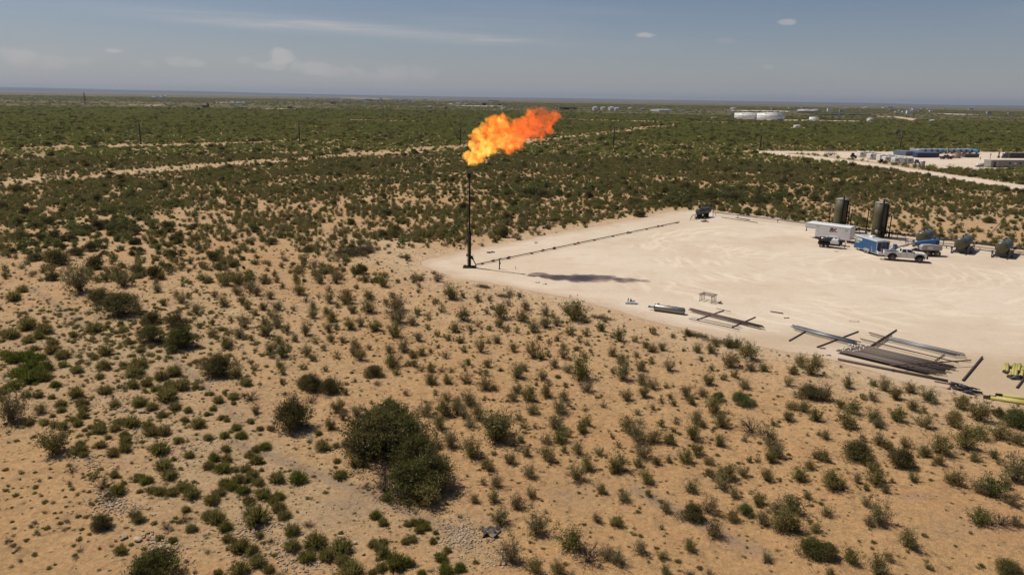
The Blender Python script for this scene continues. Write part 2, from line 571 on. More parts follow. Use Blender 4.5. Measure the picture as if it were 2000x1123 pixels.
# ------------------------------------------------------------------ ground material
def ground_material():
    m, t = newmat('desert_ground')
    tc = t.n('ShaderNodeTexCoord').outputs['Object']
    att = t.n('ShaderNodeAttribute'); att.attribute_name = 'pale'
    pale = att.outputs['Fac']
    att2 = t.n('ShaderNodeAttribute'); att2.attribute_name = 'brush'
    brush = att2.outputs['Fac']
    att3 = t.n('ShaderNodeAttribute'); att3.attribute_name = 'rocky'
    rocky = att3.outputs['Fac']
    att4 = t.n('ShaderNodeAttribute'); att4.attribute_name = 'track'
    track = att4.outputs['Fac']
    big = t.noise(tc, 0.045, 5, .55)
    mid = t.noise(tc, 0.35, 6, .6)
    fine = t.noise(tc, 3.0, 6, .7)
    grit = t.noise(tc, 18.0, 3, .75)
    c = t.mix(t.ramp(big, .35, .68), (.430, .268, .128, 1), (.500, .345, .190, 1))
    c = t.mix(t.m('MULTIPLY', t.ramp(mid, .45, .75), .55), c, (.335, .205, .096, 1))
    c = t.mix(t.m('MULTIPLY', t.ramp(mid, .28, .42, 1, 0), .35), c, (.52, .385, .245, 1))
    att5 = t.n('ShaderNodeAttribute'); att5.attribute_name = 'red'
    c = t.mix(t.m('MULTIPLY', att5.outputs['Fac'], t.ramp(big, .3, .6, .55, .95)), c, (.430, .250, .108, 1))  # orange soil tone that also carries the painted foreground darkening
    # leaf litter and cryptobiotic stains
    lit = t.noise(tc, 0.9, 5, .7, .4)
    c = t.mix(t.m('MULTIPLY', t.ramp(lit, .52, .70), .48), c, (.215, .150, .082, 1))
    # rocky buff ground
    c = t.mix(t.m('MULTIPLY', rocky, t.ramp(fine, .35, .62, .25, .85)), c, (.390, .285, .165, 1))
    # pale caliche dust thrown off the pad
    c = t.mix(t.m('MULTIPLY', pale, t.ramp(mid, .25, .7, .55, 1.0), clamp=True), c, (.545, .410, .268, 1))
    # faint old wheel tracks
    c = t.mix(t.m('MULTIPLY', track, t.ramp(fine, .3, .7, .45, .85)), c, (.245, .180, .125, 1))
    # far brush too small to stand as plants
    bn = t.noise(tc, .16, 4, .7)
    bl = t.noise(t.maps(tc, (.004, .010, 1)), 1.0, 4, .6)
    bc = t.mix(t.ramp(bn, .3, .7), (.050, .054, .018, 1), (.072, .074, .027, 1))
    bc = t.mix(t.ramp(bl, .4, .7, 0, .6), bc, (.100, .084, .042, 1))
    c = t.mix(t.m('MULTIPLY', brush, t.ramp(bn, .22, .45, .6, 1.0)), c, bc)
    # grit: pebbles as lighter and darker specks
    v = t.n('ShaderNodeTexVoronoi'); v.inputs['Scale'].default_value = 5.5; t.l(tc, v.inputs['Vector'])
    sp = t.m('MULTIPLY', t.ramp(v.outputs['Distance'], .0, .16, 1, 0), t.ramp(grit, .42, .62))
    c = t.mix(t.m('MULTIPLY', sp, .75), c, (.56, .45, .34, 1))
    v2 = t.n('ShaderNodeTexVoronoi'); v2.inputs['Scale'].default_value = 3.1; t.l(tc, v2.inputs['Vector'])
    c = t.mix(t.m('MULTIPLY', t.m('MULTIPLY', t.ramp(v2.outputs['Distance'], .0, .17, 1, 0), t.ramp(lit, .42, .6)), .5), c, (.15, .105, .07, 1))
    sm = t.noise(tc, 1.1, 5, .75, .8)
    c = t.mix(t.m('MULTIPLY', t.ramp(sm, .50, .66), .50), c, (.225, .150, .080, 1))
    orr = t.noise(tc, .11, 4, .6)
    c = t.mix(t.m('MULTIPLY', t.ramp(orr, .48, .68), .35), c, (.44, .235, .105, 1))
    g = t.m('MULTIPLY', t.ramp(fine, .2, .8, .74, 1.24), t.ramp(grit, .3, .7, .80, 1.18))
    cb = t.n('ShaderNodeCombineColor')
    for i in range(3): t.l(g, cb.inputs[i])
    c = t.mix(1.0, c, cb.outputs[0], 'MULTIPLY')
    h = t.m('ADD', t.m('MULTIPLY', mid, 1.3), t.m('ADD', t.m('MULTIPLY', fine, .8), t.m('MULTIPLY', grit, .22)))
    bsdf(t, c, .95, bump=h, spec=.15, bd=.16)
    return m


def pad_material(name, base=(.600, .487, .355), swirl=True):
    m, t = newmat(name)
    tc = t.n('ShaderNodeTexCoord').outputs['Object']
    att = t.n('ShaderNodeAttribute'); att.attribute_name = 'edge'
    edge = att.outputs['Fac']          # 0 in the middle .. 1 on the rim
    big = t.noise(tc, .05, 4, .5)
    mid = t.noise(tc, .28, 6, .62, .3)
    fine = t.noise(tc, 2.6, 6, .7)
    b = base
    c = t.mix(t.ramp(big, .35, .7), tuple(x * .93 for x in b) + (1,), (b[0] * 1.03, b[1] * 1.06, b[2] * 1.12, 1))
    c = t.mix(t.m('MULTIPLY', t.ramp(mid, .45, .72), .5), c, (b[0] * .82, b[1] * .76, b[2] * .70, 1))
    if swirl:
        # arcs scraped and driven into the caliche, lighter than their surroundings
        for (X, Y, s, ph, amp, r0_, r1_) in [(1640, 505, .35, 0, .55, 12, 36), (1560, 520, .55, 1.3, .5, 6, 30), (1830, 545, .3, 2.1, .5, 8, 50), (1480, 470, .45, .6, .5, 5, 24)]:
            g = G(X, Y)
            mp = t.n('ShaderNodeMapping'); mp.inputs['Location'].default_value = (-g.x, -g.y, 0)
            t.l(tc, mp.inputs[0])
            ln = t.n('ShaderNodeVectorMath', operation='LENGTH'); t.l(mp.outputs[0], ln.inputs[0])
            rr = t.m('ADD', ln.outputs['Value'], t.m('MULTIPLY', t.m('SUBTRACT', big, .5), 8.0))
            wv = t.m('SINE', t.m('ADD', t.m('MULTIPLY', rr, s * 2 * PI), t.m('MULTIPLY', t.noise(tc, .07, 4, .6), 16.0)))
            win = t.m('MULTIPLY', t.ramp(rr, r0_, r0_ + 4), t.ramp(rr, r1_ - 6, r1_, 1, 0))
            k = t.m('MULTIPLY', t.m('MULTIPLY', t.ramp(wv, .25, 1.0), win), t.m('MULTIPLY', t.ramp(t.noise(tc, .09, 3, .5), .42, .62), amp))
            c = t.mix(k, c, (b[0] * 1.16, b[1] * 1.20, b[2] * 1.26, 1))
        # straight grader streaks along the near edge
        st = t.noise(t.maps(tc, (.035, .9, 1), (0, 0, math.radians(-40))), 1.0, 5, .65)
        c = t.mix(t.m('MULTIPLY', t.ramp(st, .5, .75), .30), c, (b[0] * 1.12, b[1] * 1.13, b[2] * 1.14, 1))
        st2 = t.noise(t.maps(tc, (.9, .03, 1), (0, 0, math.radians(12))), 1.0, 4, .6)
        c = t.mix(t.m('MULTIPLY', t.ramp(st2, .56, .8), .2), c, (b[0] * .86, b[1] * .84, b[2] * .80, 1))
    at2 = t.n('ShaderNodeAttribute'); at2.attribute_name = 'tan'
    tz = t.ramp(t.m('ADD', at2.outputs['Fac'], t.m('MULTIPLY', t.m('SUBTRACT', t.noise(tc, .16, 5, .65), .5), .7)), .2, .85)
    c = t.mix(t.m('MULTIPLY', tz, .9), c, (b[0] * .72, b[1] * .66, b[2] * .58, 1))
    stn = t.ramp(t.noise(tc, .5, 4, .6), .66, .78)
    c = t.mix(t.m('MULTIPLY', stn, .22), c, (b[0] * .6, b[1] * .55, b[2] * .5, 1))
    e = t.ramp(t.m('ADD', edge, t.m('MULTIPLY', t.m('SUBTRACT', mid, .5), .9)), .35, 1.0)
    c = t.mix(t.m('MULTIPLY', e, .85), c, (.485, .355, .240, 1))
    g = t.ramp(fine, .2, .8, .92, 1.07)
    cb = t.n('ShaderNodeCombineColor')
    for i in range(3): t.l(g, cb.inputs[i])
    c = t.mix(1.0, c, cb.outputs[0], 'MULTIPLY')
    h = t.m('ADD', t.m('MULTIPLY', mid, .5), t.m('MULTIPLY', fine, .28))
    bsdf(t, c, .95, bump=h, spec=.12, bd=.12)
    return m


# regions given in photo rows and columns, evaluated on the ground
def rocky_mask(X, Y):
    a = np.exp(-(((X - 200) / 330) ** 2 + ((Y - 720) / 120) ** 2))
    b = np.exp(-(((X - 560) / 300) ** 2 + ((Y - 1010) / 110) ** 2))
    c = np.exp(-(((X - 420) / 160) ** 2 + ((Y - 880) / 110) ** 2))
    d = np.exp(-(((X - 900) / 70) ** 2 + ((Y - 1060) / 70) ** 2))
    return np.clip(a * .9 + b + c * .8 + d * .7, 0, 1)


def seg_mask(X, Y, segs):
    o = np.zeros(np.shape(X))
    for x1, y1, x2, y2, wd in segs:
        dx, dy = x2 - x1, y2 - y1
        t = np.clip(((X - x1) * dx + (Y - y1) * dy) / (dx * dx + dy * dy), 0, 1)
        d = np.hypot(X - x1 - t * dx, (Y - y1 - t * dy))
        o = np.maximum(o, np.exp(-(d / wd) ** 2))
    return o


def make_ground():
    A = np.concatenate([np.radians(np.linspace(-44, 44, 400)), np.radians(np.linspace(46, 314, 80))])
    A = np.sort(A)
    R = np.concatenate([[0.0, 8.0, 16.0, 22], np.geomspace(26, 330, 270), np.geomspace(340, 32000, 60)])
    th, rr = np.meshgrid(A, R)
    x = (np.sin(th) * rr); y = (np.cos(th) * rr)
    z = hgt(x.ravel(), y.ravel()).reshape(x.shape)
    z -= 0.0
    nR, nA = x.shape
    vs = np.stack([x.ravel(), y.ravel(), z.ravel()], 1)
    ii, jj = np.meshgrid(np.arange(nR - 1), np.arange(nA), indexing='ij')
    j2 = (jj + 1) % nA
    f = np.stack([ii * nA + jj, (ii + 1) * nA + jj, (ii + 1) * nA + j2, ii * nA + j2], -1).reshape(-1, 4)[:, ::-1]
    me = bpy.data.meshes.new('ground')
    me.vertices.add(len(vs)); me.vertices.foreach_set('co', vs.ravel())
    me.loops.add(f.size); me.loops.foreach_set('vertex_index', f.ravel())
    me.polygons.add(len(f)); me.polygons.foreach_set('loop_start', np.arange(0, f.size, 4)); me.polygons.foreach_set('loop_total', np.full(len(f), 4))
    me.polygons.foreach_set('use_smooth', np.ones(len(f), bool))
    me.update(); me.validate()
    vx, vy = vs[:, 0], vs[:, 1]
    X, Y = PV(vx, vy, np.zeros(len(vx)))
    rad = np.hypot(vx, vy)
    dp = dpoly(vx, vy, PAD)
    pale = np.exp(-np.maximum(dp, 0) / 5.0) * .9
    for k, pl in list(TRACKS.items()):
        pale = np.maximum(pale, sstep(2.0, -1.5, dpoly(vx, vy, pl)) * .22)
    for pl in [CAMP_P] + list(ROADS.values()): pale = np.maximum(pale, sstep(6, 0, dpoly(vx, vy, pl)) * .6)
    # sand-coloured swale behind the flare
    pale = np.maximum(pale, .55 * np.exp(-(((X - 760) / 130) ** 2 + ((Y - 480) / 26) ** 2)) * (vy > 30))
    pale = np.maximum(pale, .35 * np.exp(-(((X - 1920) / 160) ** 2 + ((Y - 440) / 40) ** 2)) * (vy > 30))
    bare = np.zeros(len(vx))
    for pl in list(TRACKS.values()): bare = np.maximum(bare, sstep(4, 0, dpoly(vx, vy, pl)))
    for pl in [CAMP_P] + list(ROADS.values()): bare = np.maximum(bare, sstep(4, 0, dpoly(vx, vy, pl)))
    brush = sstep(500, 1500, rad) * .96
    brush = np.maximum(brush, sstep(180, 480, rad) * .55) * (1 - bare)
    rocky = rocky_mask(X, Y) * ((vy > 20) & (rad < 200))
    tr = seg_mask(X, Y, [(520, 880, 900, 1040, 9), (455, 862, 700, 960, 7), (300, 660, 470, 820, 8), (60, 565, 200, 660, 6), (1240, 950, 1500, 1080, 12)]) * ((vy > 20) & (rad < 200))
    tr = np.maximum(tr, .8 * np.exp(-(((X - 690) / 60) ** 2 + ((Y - 985) / 22) ** 2)) * (vy > 20))
    tr = np.maximum(tr, .9 * sstep(1.25, .9, ((X - 1784) / 29) ** 2 + ((Y - 972) / 9) ** 2) * (vy > 20))
    tr = np.maximum(tr, .5 * np.exp(-(((X - 1120) / 70) ** 2 + ((Y - 960) / 30) ** 2)) * (vy > 20))
    tr = np.maximum(tr, .5 * np.exp(-(((X - 1900) / 90) ** 2 + ((Y - 1030) / 30) ** 2)) * (vy > 20))
    red = sstep(88, 40, rad) * .75 + .25 * sstep(110, 60, dp) * sstep(3, 14, dp)  # richer orange soil, plus vignette and cloud darkening toward the camera put into colour
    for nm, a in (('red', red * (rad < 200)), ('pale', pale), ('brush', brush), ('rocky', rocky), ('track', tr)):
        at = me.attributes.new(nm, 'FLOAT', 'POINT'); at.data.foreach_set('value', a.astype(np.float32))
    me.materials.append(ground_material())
    o = bpy.data.objects.new('ground', me); COL.objects.link(o)
    o['kind'] = 'structure'
    return o


ground = make_ground()


def sheet(name, pl, z, cell, mat, jit=.5, fade=5.0, step=1.0):
    """flat lot or road with a ragged rim; attribute edge runs to 1 on the rim"""
    rim = []
    n = len(pl)
    for i in range(n):
        a = np.array(pl[i]); b = np.array(pl[(i + 1) % n])
        k = max(1, int(np.linalg.norm(b - a) / step))
        nn = np.array([b[1] - a[1], a[0] - b[0]]); nn = nn / (np.linalg.norm(nn) + 1e-9)
        for q in range(k):
            p = a + (b - a) * q / k
            w_ = (vnoise(np.array([p[0] / (2.5 * step)]), np.array([p[1] / (2.5 * step)]), 11)[0] - .5) * 2 * jit + random.uniform(-.15, .15) * jit
            rim.append(p + nn * w_)
    xs = [p[0] for p in rim]; ys = [p[1] for p in rim]
    gx, gy = np.meshgrid(np.arange(min(xs), max(xs), cell), np.arange(min(ys), max(ys), cell))
    gx = gx.ravel() + RNG.uniform(-.2, .2, gx.size) * cell; gy = gy.ravel() + RNG.uniform(-.2, .2, gy.size) * cell
    rp = [tuple(p) for p in rim]
    d = dpoly(gx, gy, rp)
    ok = d < -cell * .5
    co = [Vector(p) for p in rp] + [Vector((a, b)) for a, b in zip(gx[ok], gy[ok])]
    m_ = len(rp)
    res = delaunay_2d_cdt(co, [(i, (i + 1) % m_) for i in range(m_)], [list(range(m_))], 1, 1e-5)
    v2, _, f2 = res[0], res[1], res[2]
    me = bpy.data.meshes.new(name)
    me.from_pydata([(v[0], v[1], z) for v in v2], [], [tuple(f) for f in f2])
    me.materials.append(mat); me.update()
    dv = dpoly(np.array([v[0] for v in v2]), np.array([v[1] for v in v2]), rp)
    e = np.clip(1 + dv / fade, 0, 1)
    at = me.attributes.new('edge', 'FLOAT', 'POINT'); at.data.foreach_set('value', e.astype(np.float32))
    vX = np.array([v[0] for v in v2]); vY = np.array([v[1] for v in v2]); pX, pY = PV(vX, vY, np.zeros(len(vX)))
    bl = lambda cx, cy, rx, ry: np.exp(-(((pX - cx) / rx) ** 2 + ((pY - cy) / ry) ** 2))
    tn = np.clip(bl(1900, 745, 330, 62) + .7 * bl(1520, 665, 220, 24) + .5 * bl(1650, 470, 260, 20) + .5 * bl(1950, 515, 160, 22) + .3 * bl(1150, 470, 200, 20), 0, 1) * (name == 'caliche_pad')
    at = me.attributes.new('tan', 'FLOAT', 'POINT'); at.data.foreach_set('value', tn.astype(np.float32))
    o = bpy.data.objects.new(name, me); COL.objects.link(o); o['kind'] = 'structure'
    return o


PADM = pad_material('caliche_pad_surface')
ROADM = pad_material('caliche_road_surface', (.62, .50, .375), False)
sheet('caliche_pad', PAD, .03, 1.6, PADM, .7, 5.0, 1.0)
sheet('camp_lot', CAMP_P, .06, 5.0, ROADM, 1.2, 3.0, 3.0)
sheet('dirt_road', ROADS['road'], .05, 3.0, ROADM, .8, 1.6, 2.5)
LOTM = pad_material('far_lot_surface', (.56, .47, .37), False)
for pl in BARE: sheet('bare_lot', pl, .25, 40, LOTM, 3.0, 8.0, 15.0)

# ------------------------------------------------------------------ plants: meshes
PROTO = bpy.data.collections.new('plant_shapes')


def fast_mesh(name, tris, mat, smooth=False):
    """tris: (n,3,3) array"""
    n = len(tris)
    me = bpy.data.meshes.new(name)
    me.vertices.add(n * 3); me.vertices.foreach_set('co', tris.reshape(-1).astype(np.float32))
    me.loops.add(n * 3); me.loops.foreach_set('vertex_index', np.arange(n * 3, dtype=np.int32))
    me.polygons.add(n); me.polygons.foreach_set('loop_start', np.arange(0, n * 3, 3, dtype=np.int32)); me.polygons.foreach_set('loop_total', np.full(n, 3, np.int32))
    me.update()
    for m in (mat if isinstance(mat, list) else [mat]): me.materials.append(m)
    return me


def unit(v): return v / (np.linalg.norm(v, axis=-1, keepdims=True) + 1e-9)


def leaf_tris(cen, size, rng, up_bias=0.3, elong=1.7):
    n = len(cen)
    a = unit(rng.normal(size=(n, 3)) + np.array([0, 0, up_bias]))
    b = unit(np.cross(a, rng.normal(size=(n, 3))))
    s = size * rng.uniform(.6, 1.35, (n, 1))
    p0 = cen - b * s * .5
    p1 = cen + b * s * .5
    p2 = cen + a * s * elong
    return np.stack([p0, p1, p2], 1)


def stem_tris(a, b, w, rng):
    """thin three-sided twig as 2 crossed slivers"""
    d = unit(b - a)
    s = unit(np.cross(d, rng.normal(size=d.shape)))
    s2 = np.cross(d, s)
    w = np.asarray(w).reshape(-1, 1)
    t1 = np.stack([a - s * w, a + s * w, b], 1)
    t2 = np.stack([a - s2 * w, a + s2 * w, b], 1)
    return np.concatenate([t1, t2])


def creosote(seed, stems=16, clumps=5, leaves=9, leaf=.042, dens=1.0, spread=1.0):
    """open vase of thin stems carrying small leaf clumps; about 1 wide and .8 high"""
    rng = np.random.default_rng(seed)
    tl, ts = [], []
    for i in range(stems):
        az_ = rng.uniform(0, 2 * PI); tilt = rng.uniform(.12, 1.05) * spread
        L = rng.uniform(.45, .85) * (1 - .18 * (tilt / 1.3))
        d = np.array([math.sin(tilt) * math.cos(az_), math.sin(tilt) * math.sin(az_), math.cos(tilt)])
        bend = np.array([0, 0, .12]) + rng.normal(size=3) * .06
        p0 = np.array([rng.normal() * .03, rng.normal() * .03, 0])
        p1 = p0 + d * L * .5; p2 = p0 + d * L + bend * L
        ts.append(stem_tris(np.array([p0, p1]), np.array([p1 + (p1 - p0) * .1, p2]), [.011, .007], rng))
        for k in range(clumps):
            t = rng.uniform(.35, 1.0)
            c = (p0 + (p1 - p0) * t * 2) if t < .5 else (p1 + (p2 - p1) * (t - .5) * 2)
            tw = c + rng.normal(size=3) * .07
            ts.append(stem_tris(np.array([c - d * .05]), np.array([tw]), [.005], rng))
            m = max(2, int(leaves * dens * rng.uniform(.6, 1.3)))
            tl.append(leaf_tris(tw + rng.normal(size=(m, 3)) * np.array([.045, .045, .04]), leaf, rng))
    T = np.concatenate(tl); T[..., 2] = np.maximum(T[..., 2], .01)
    S = np.concatenate(ts); S[..., 2] = np.maximum(S[..., 2], -.02)
    return T, S


def mesquite(seed, lobes=15, n=8400, leaf=.0145):
    """low spreading thicket: overlapping domes whose sprays reach the ground; 1 wide, about .5 high"""
    rng = np.random.default_rng(seed)
    cs, rs = [], []
    for i in range(lobes):
        a = 2 * PI * i / lobes + rng.uniform(-.5, .5); r = rng.uniform(.08, .36) if i % 3 else rng.uniform(0, .12)
        r_ = rng.uniform(.12, .22)
        cs.append([math.cos(a) * r, math.sin(a) * r * .9, rng.uniform(.05, .16) + .22 * max(0, 1 - r / .34) * rng.uniform(.5, 1)])
        rs.append([r_, r_, rng.uniform(.10, .19)])
    cs, rs = np.array(cs), np.array(rs)
    k = rng.integers(0, lobes, n)
    d = unit(rng.normal(size=(n, 3)) + np.array([0, 0, .25]))
    rad = rng.uniform(.3, 1.0, (n, 1)) ** .4 * (1 + .34 * np.sin(d[:, :1] * 9 + k[:, None]) * np.cos(d[:, 1:2] * 8 + k[:, None] * 2))
    p = cs[k] + d * rad * rs[k]
    q = p[::7].repeat(7, 0)[:n]
    q = q + rng.normal(size=(len(q), 3)) * .017
    p = np.where(rng.uniform(size=(n, 1)) < .8, q, p)
    under = p[:, 2] < .02
    p[under, 2] = rng.uniform(.01, .08, under.sum())
    T = leaf_tris(p, leaf, rng, .5, 1.7)
    m = 300
    d = unit(rng.normal(size=(m, 3)) + np.array([0, 0, .45])); d[:, 2] = np.abs(d[:, 2])
    kk = rng.integers(0, lobes, m)
    b0 = cs[kk] + d * rs[kk] * .8; b1 = cs[kk] + d * rs[kk] * rng.uniform(1.15, 1.85, (m, 1))
    W = leaf_tris((b0 + (b1 - b0) * rng.uniform(0, 1, (m, 1))).repeat(6, 0) + rng.normal(size=(m * 6, 3)) * .012, leaf * .8, rng)
    ends = cs + np.array([0, 0, .02])
    base = rng.normal(size=(lobes, 3)) * np.array([.05, .05, 0])
    S = [stem_tris(base, ends, np.full(lobes, .012), rng), stem_tris(b0 - d * .1, b1, np.full(m, .0035), rng)]
    br = 60
    kk = rng.integers(0, lobes, br)
    e = cs[kk] + unit(rng.normal(size=(br, 3))) * rs[kk] * .85
    e[:, 2] = np.abs(e[:, 2])
    S.append(stem_tris(base[kk] + (ends[kk] - base[kk]) * rng.uniform(.4, .9, (br, 1)), e, np.full(br, .005), rng))
    T = np.concatenate([T, W]); T[..., 2] = np.maximum(T[..., 2], .004)
    return T, np.concatenate(S)


def snakeweed(seed, blades=340, w=.020):
    """rounded dome of fine upright blades; 1 wide, .62 high"""
    rng = np.random.default_rng(seed)
    az_ = rng.uniform(0, 2 * PI, blades)
    tilt = np.arccos(rng.uniform(.22, 1.0, blades))
    L = rng.uniform(.42, .58, blades) * (1.15 - .1 * np.cos(tilt)) * (1 + .12 * np.sin(az_ * 3 + seed))
    d = np.stack([np.sin(tilt) * np.cos(az_), np.sin(tilt) * np.sin(az_), np.cos(tilt) * 1.08], 1)
    a = d * .16 * rng.uniform(.2, 1.2, (blades, 1)) * np.array([1, 1, .3])
    b = d * L[:, None] + rng.normal(size=(blades, 3)) * .025
    s = unit(np.cross(b - a, rng.normal(size=(blades, 3))))
    m = a + (b - a) * rng.uniform(.5, .75, (blades, 1))
    ww = w * rng.uniform(.7, 1.5, (blades, 1))
    t = [np.stack([a, m - s * ww, m + s * ww], 1), np.stack([m - s * ww, m + s * ww, b], 1)]
    T = np.concatenate(t)
    # tips: tiny tufts
    T2 = leaf_tris(b.repeat(2, 0) + rng.normal(size=(blades * 2, 3)) * .022, .032, rng, .8, 1.4)
    T = np.concatenate([T, T2])
    T[..., 2] = np.maximum(T[..., 2], .005)
    S = stem_tris(np.zeros((26, 3)) + rng.normal(size=(26, 3)) * np.array([.05, .05, 0]), d[:26] * .3, np.full(26, .012), rng)
    return T, S


def dryshrub(seed, n=46):
    rng = np.random.default_rng(seed)
    S = []
    for i in range(n):
        a = rng.uniform(0, 2 * PI); ti = rng.uniform(.2, 1.2)
        d = np.array([math.sin(ti) * math.cos(a), math.sin(ti) * math.sin(a), math.cos(ti) * .8])
        L = rng.uniform(.35, .6)
        p1 = d * L * .55; p2 = d * L + rng.normal(size=3) * .05
        S.append(stem_tris(np.array([rng.normal(size=3) * .02 * [1, 1, 0], p1]), np.array([p1, p2]), [.010, .007], rng))
        for k in range(5):
            c = p1 + (p2 - p1) * rng.uniform(-.4, 1); e = c + unit(d + rng.normal(size=3) * .7) * rng.uniform(.08, .2)
            S.append(stem_tris(np.array([c]), np.array([e]), [.005], rng))
    S = np.concatenate(S); S[..., 2] = np.maximum(S[..., 2], .005)
    T = leaf_tris(S[rng.integers(0, len(S), 160), 2], .022, rng)
    T[..., 2] = np.maximum(T[..., 2], .005)
    return T, S


def proto_pair(name, ts, lm, sm=None):
    T, S = ts
    return fast_mesh(name + '_foliage', T, lm), fast_mesh(name + '_stems', S, sm or L_STEM)


def proto_one(name, ts, lm, sm=None):
    T, S = ts
    me = fast_mesh(name, np.concatenate([T, S]), [lm, sm or L_STEM])
    mi = np.zeros(len(T) + len(S), np.int32); mi[len(T):] = 1
    me.polygons.foreach_set('material_index', mi)
    o = bpy.data.objects.new(name, me); PROTO.objects.link(o)
    return o


def sub(name):
    c = bpy.data.collections.new(name); return c


def scatter(name, pts, scl, rot, idx, protos, label=None, cat=None, kind='stuff', tilt=None):
    """many plants or stones as ONE object: points carry instances of the shapes in `protos`"""
    c = bpy.data.collections.new(name + '_shapes')
    for i, o in enumerate(protos):
        q = bpy.data.objects.new('s%02d_%s' % (i, name), o.data); c.objects.link(q)
    n = len(pts)
    me = bpy.data.meshes.new(name)
    me.vertices.add(n); me.vertices.foreach_set('co', np.asarray(pts, np.float32).ravel())
    a = me.attributes.new('scl', 'FLOAT_VECTOR', 'POINT'); a.data.foreach_set('vector', np.asarray(scl, np.float32).ravel())
    a = me.attributes.new('rot', 'FLOAT_VECTOR', 'POINT')
    rv = np.zeros((n, 3), np.float32); rv[:, 2] = rot
    if tilt is not None: rv[:, 0] = tilt[0]; rv[:, 1] = tilt[1]
    a.data.foreach_set('vector', rv.ravel())
    a = me.attributes.new('idx', 'INT', 'POINT'); a.data.foreach_set('value', np.asarray(idx, np.int32))
    me.update()
    o = bpy.data.objects.new(name, me); COL.objects.link(o)
    ng = bpy.data.node_groups.new(name + '_scatter', 'GeometryNodeTree')
    ng.interface.new_socket('Geometry', in_out='INPUT', socket_type='NodeSocketGeometry')
    ng.interface.new_socket('Geometry', in_out='OUTPUT', socket_type='NodeSocketGeometry')
    N = ng.nodes; gi = N.new('NodeGroupInput'); go = N.new('NodeGroupOutput')
    ci = N.new('GeometryNodeCollectionInfo'); ci.inputs['Collection'].default_value = c
    ci.inputs['Separate Children'].default_value = True; ci.inputs['Reset Children'].default_value = True
    ip = N.new('GeometryNodeInstanceOnPoints'); ip.inputs['Pick Instance'].default_value = True

    def at(nm, ty):
        q = N.new('GeometryNodeInputNamedAttribute'); q.data_type = ty; q.inputs['Name'].default_value = nm
        return [s_ for s_ in q.outputs if s_.enabled][0]
    L = ng.links
    L.new(gi.outputs[0], ip.inputs['Points']); L.new(ci.outputs[0], ip.inputs['Instance'])
    L.new(at('idx', 'INT'), ip.inputs['Instance Index'])
    er = N.new('FunctionNodeEulerToRotation'); L.new(at('rot', 'FLOAT_VECTOR'), er.inputs[0])
    L.new(er.outputs[0], ip.inputs['Rotation'])
    L.new(at('scl', 'FLOAT_VECTOR'), ip.inputs['Scale'])
    L.new(ip.outputs[0], go.inputs[0])
    md = o.modifiers.new('scatter', 'NODES'); md.node_group = ng
    o['kind'] = kind
    if label: o['label'] = label
    if cat: o['category'] = cat
    return o


# ------------------------------------------------------------------ plants: where they stand
# (kind, x, y of the foot, width) read off enlarged tiles of the photo; tile = (x0, y0, zoom)
PLANTS = []


def tile(x0, y0, z, kind, s):
    for tok in s.split(';'):
        q = tok.split()
        if not q: continue
        k = kind
        if q[0].isalpha(): k = q[0]; q = q[1:]
        X, Y, W_ = x0 + float(q[0]) / z, y0 + float(q[1]) / z, float(q[2]) / z
        PLANTS.append((k, X, Y, W_))


Z = 3.7425
tile(400, 540, Z, 'c', "60 440 80;55 355 60;70 165 60;140 220 90;190 320 55;290 370 110;250 450 90;340 470 60;460 435 110;165 525 110;480 160 80;540 240 90;435 60 70;530 50 60;570 90 50;690 130 90;650 245 60;740 180 50;790 235 70;835 150 45;840 60 90;905 110 60;960 55 80;1030 120 45;1110 95 50;1170 50 70;1295 90 90;1195 170 90;1370 165 60;1320 205 55;910 190 90;1030 200 140;970 230 50;1075 275 80;1195 275 120;895 275 70;790 305 90;930 330 110;v 732 425 90;660 470 70;600 400 70;525 370 90;440 350 80;365 280 60;905 405 80;960 390 60;1060 390 90;1140 370 70;1250 400 110;1385 440 110;1100 515 90;1010 480 70;925 470 70;800 480 70;870 530 70;1200 530 60;1345 550 90;1450 540 100;1420 350 160;1400 260 160;480 555 90;g 570 585 120;540 495 70;745 570 90;785 605 70;960 590 70;1090 570 80;1140 600 90;m 1235 715 160;1370 650 130;1490 640 60;1400 700 70;225 640 70;370 675 60;545 660 80;570 710 70;565 780 60;715 665 60;880 680 60;220 740 120;m 740 785 150;m 790 820 190;m 910 835 170;1030 850 60;d 1260 790 80;1035 785 35;1095 770 45;1215 915 40;g 1350 930 80;1470 860 60;d 580 850 60;d 330 900 170;m 645 1095 340;980 970 130;1110 1010 110;1010 1030 80;915 1100 100;d 770 900 110;375 990 80;m 100 725 260;160 80 120;250 70 100;340 110 110;380 140 90;240 140 90;270 205 80;310 240 80;430 240 80;480 290 70;520 320 80")
tile(400, 540, Z, 's', "300 790 80;210 890 80;145 855 40;15 860 35;45 860 40;60 965 50;15 1000 45;100 915 70;210 930 40;120 1030 50;160 1045 50;335 1055 50;230 1100 60;405 1110 50;480 1105 55;120 395 40;152 395 30")
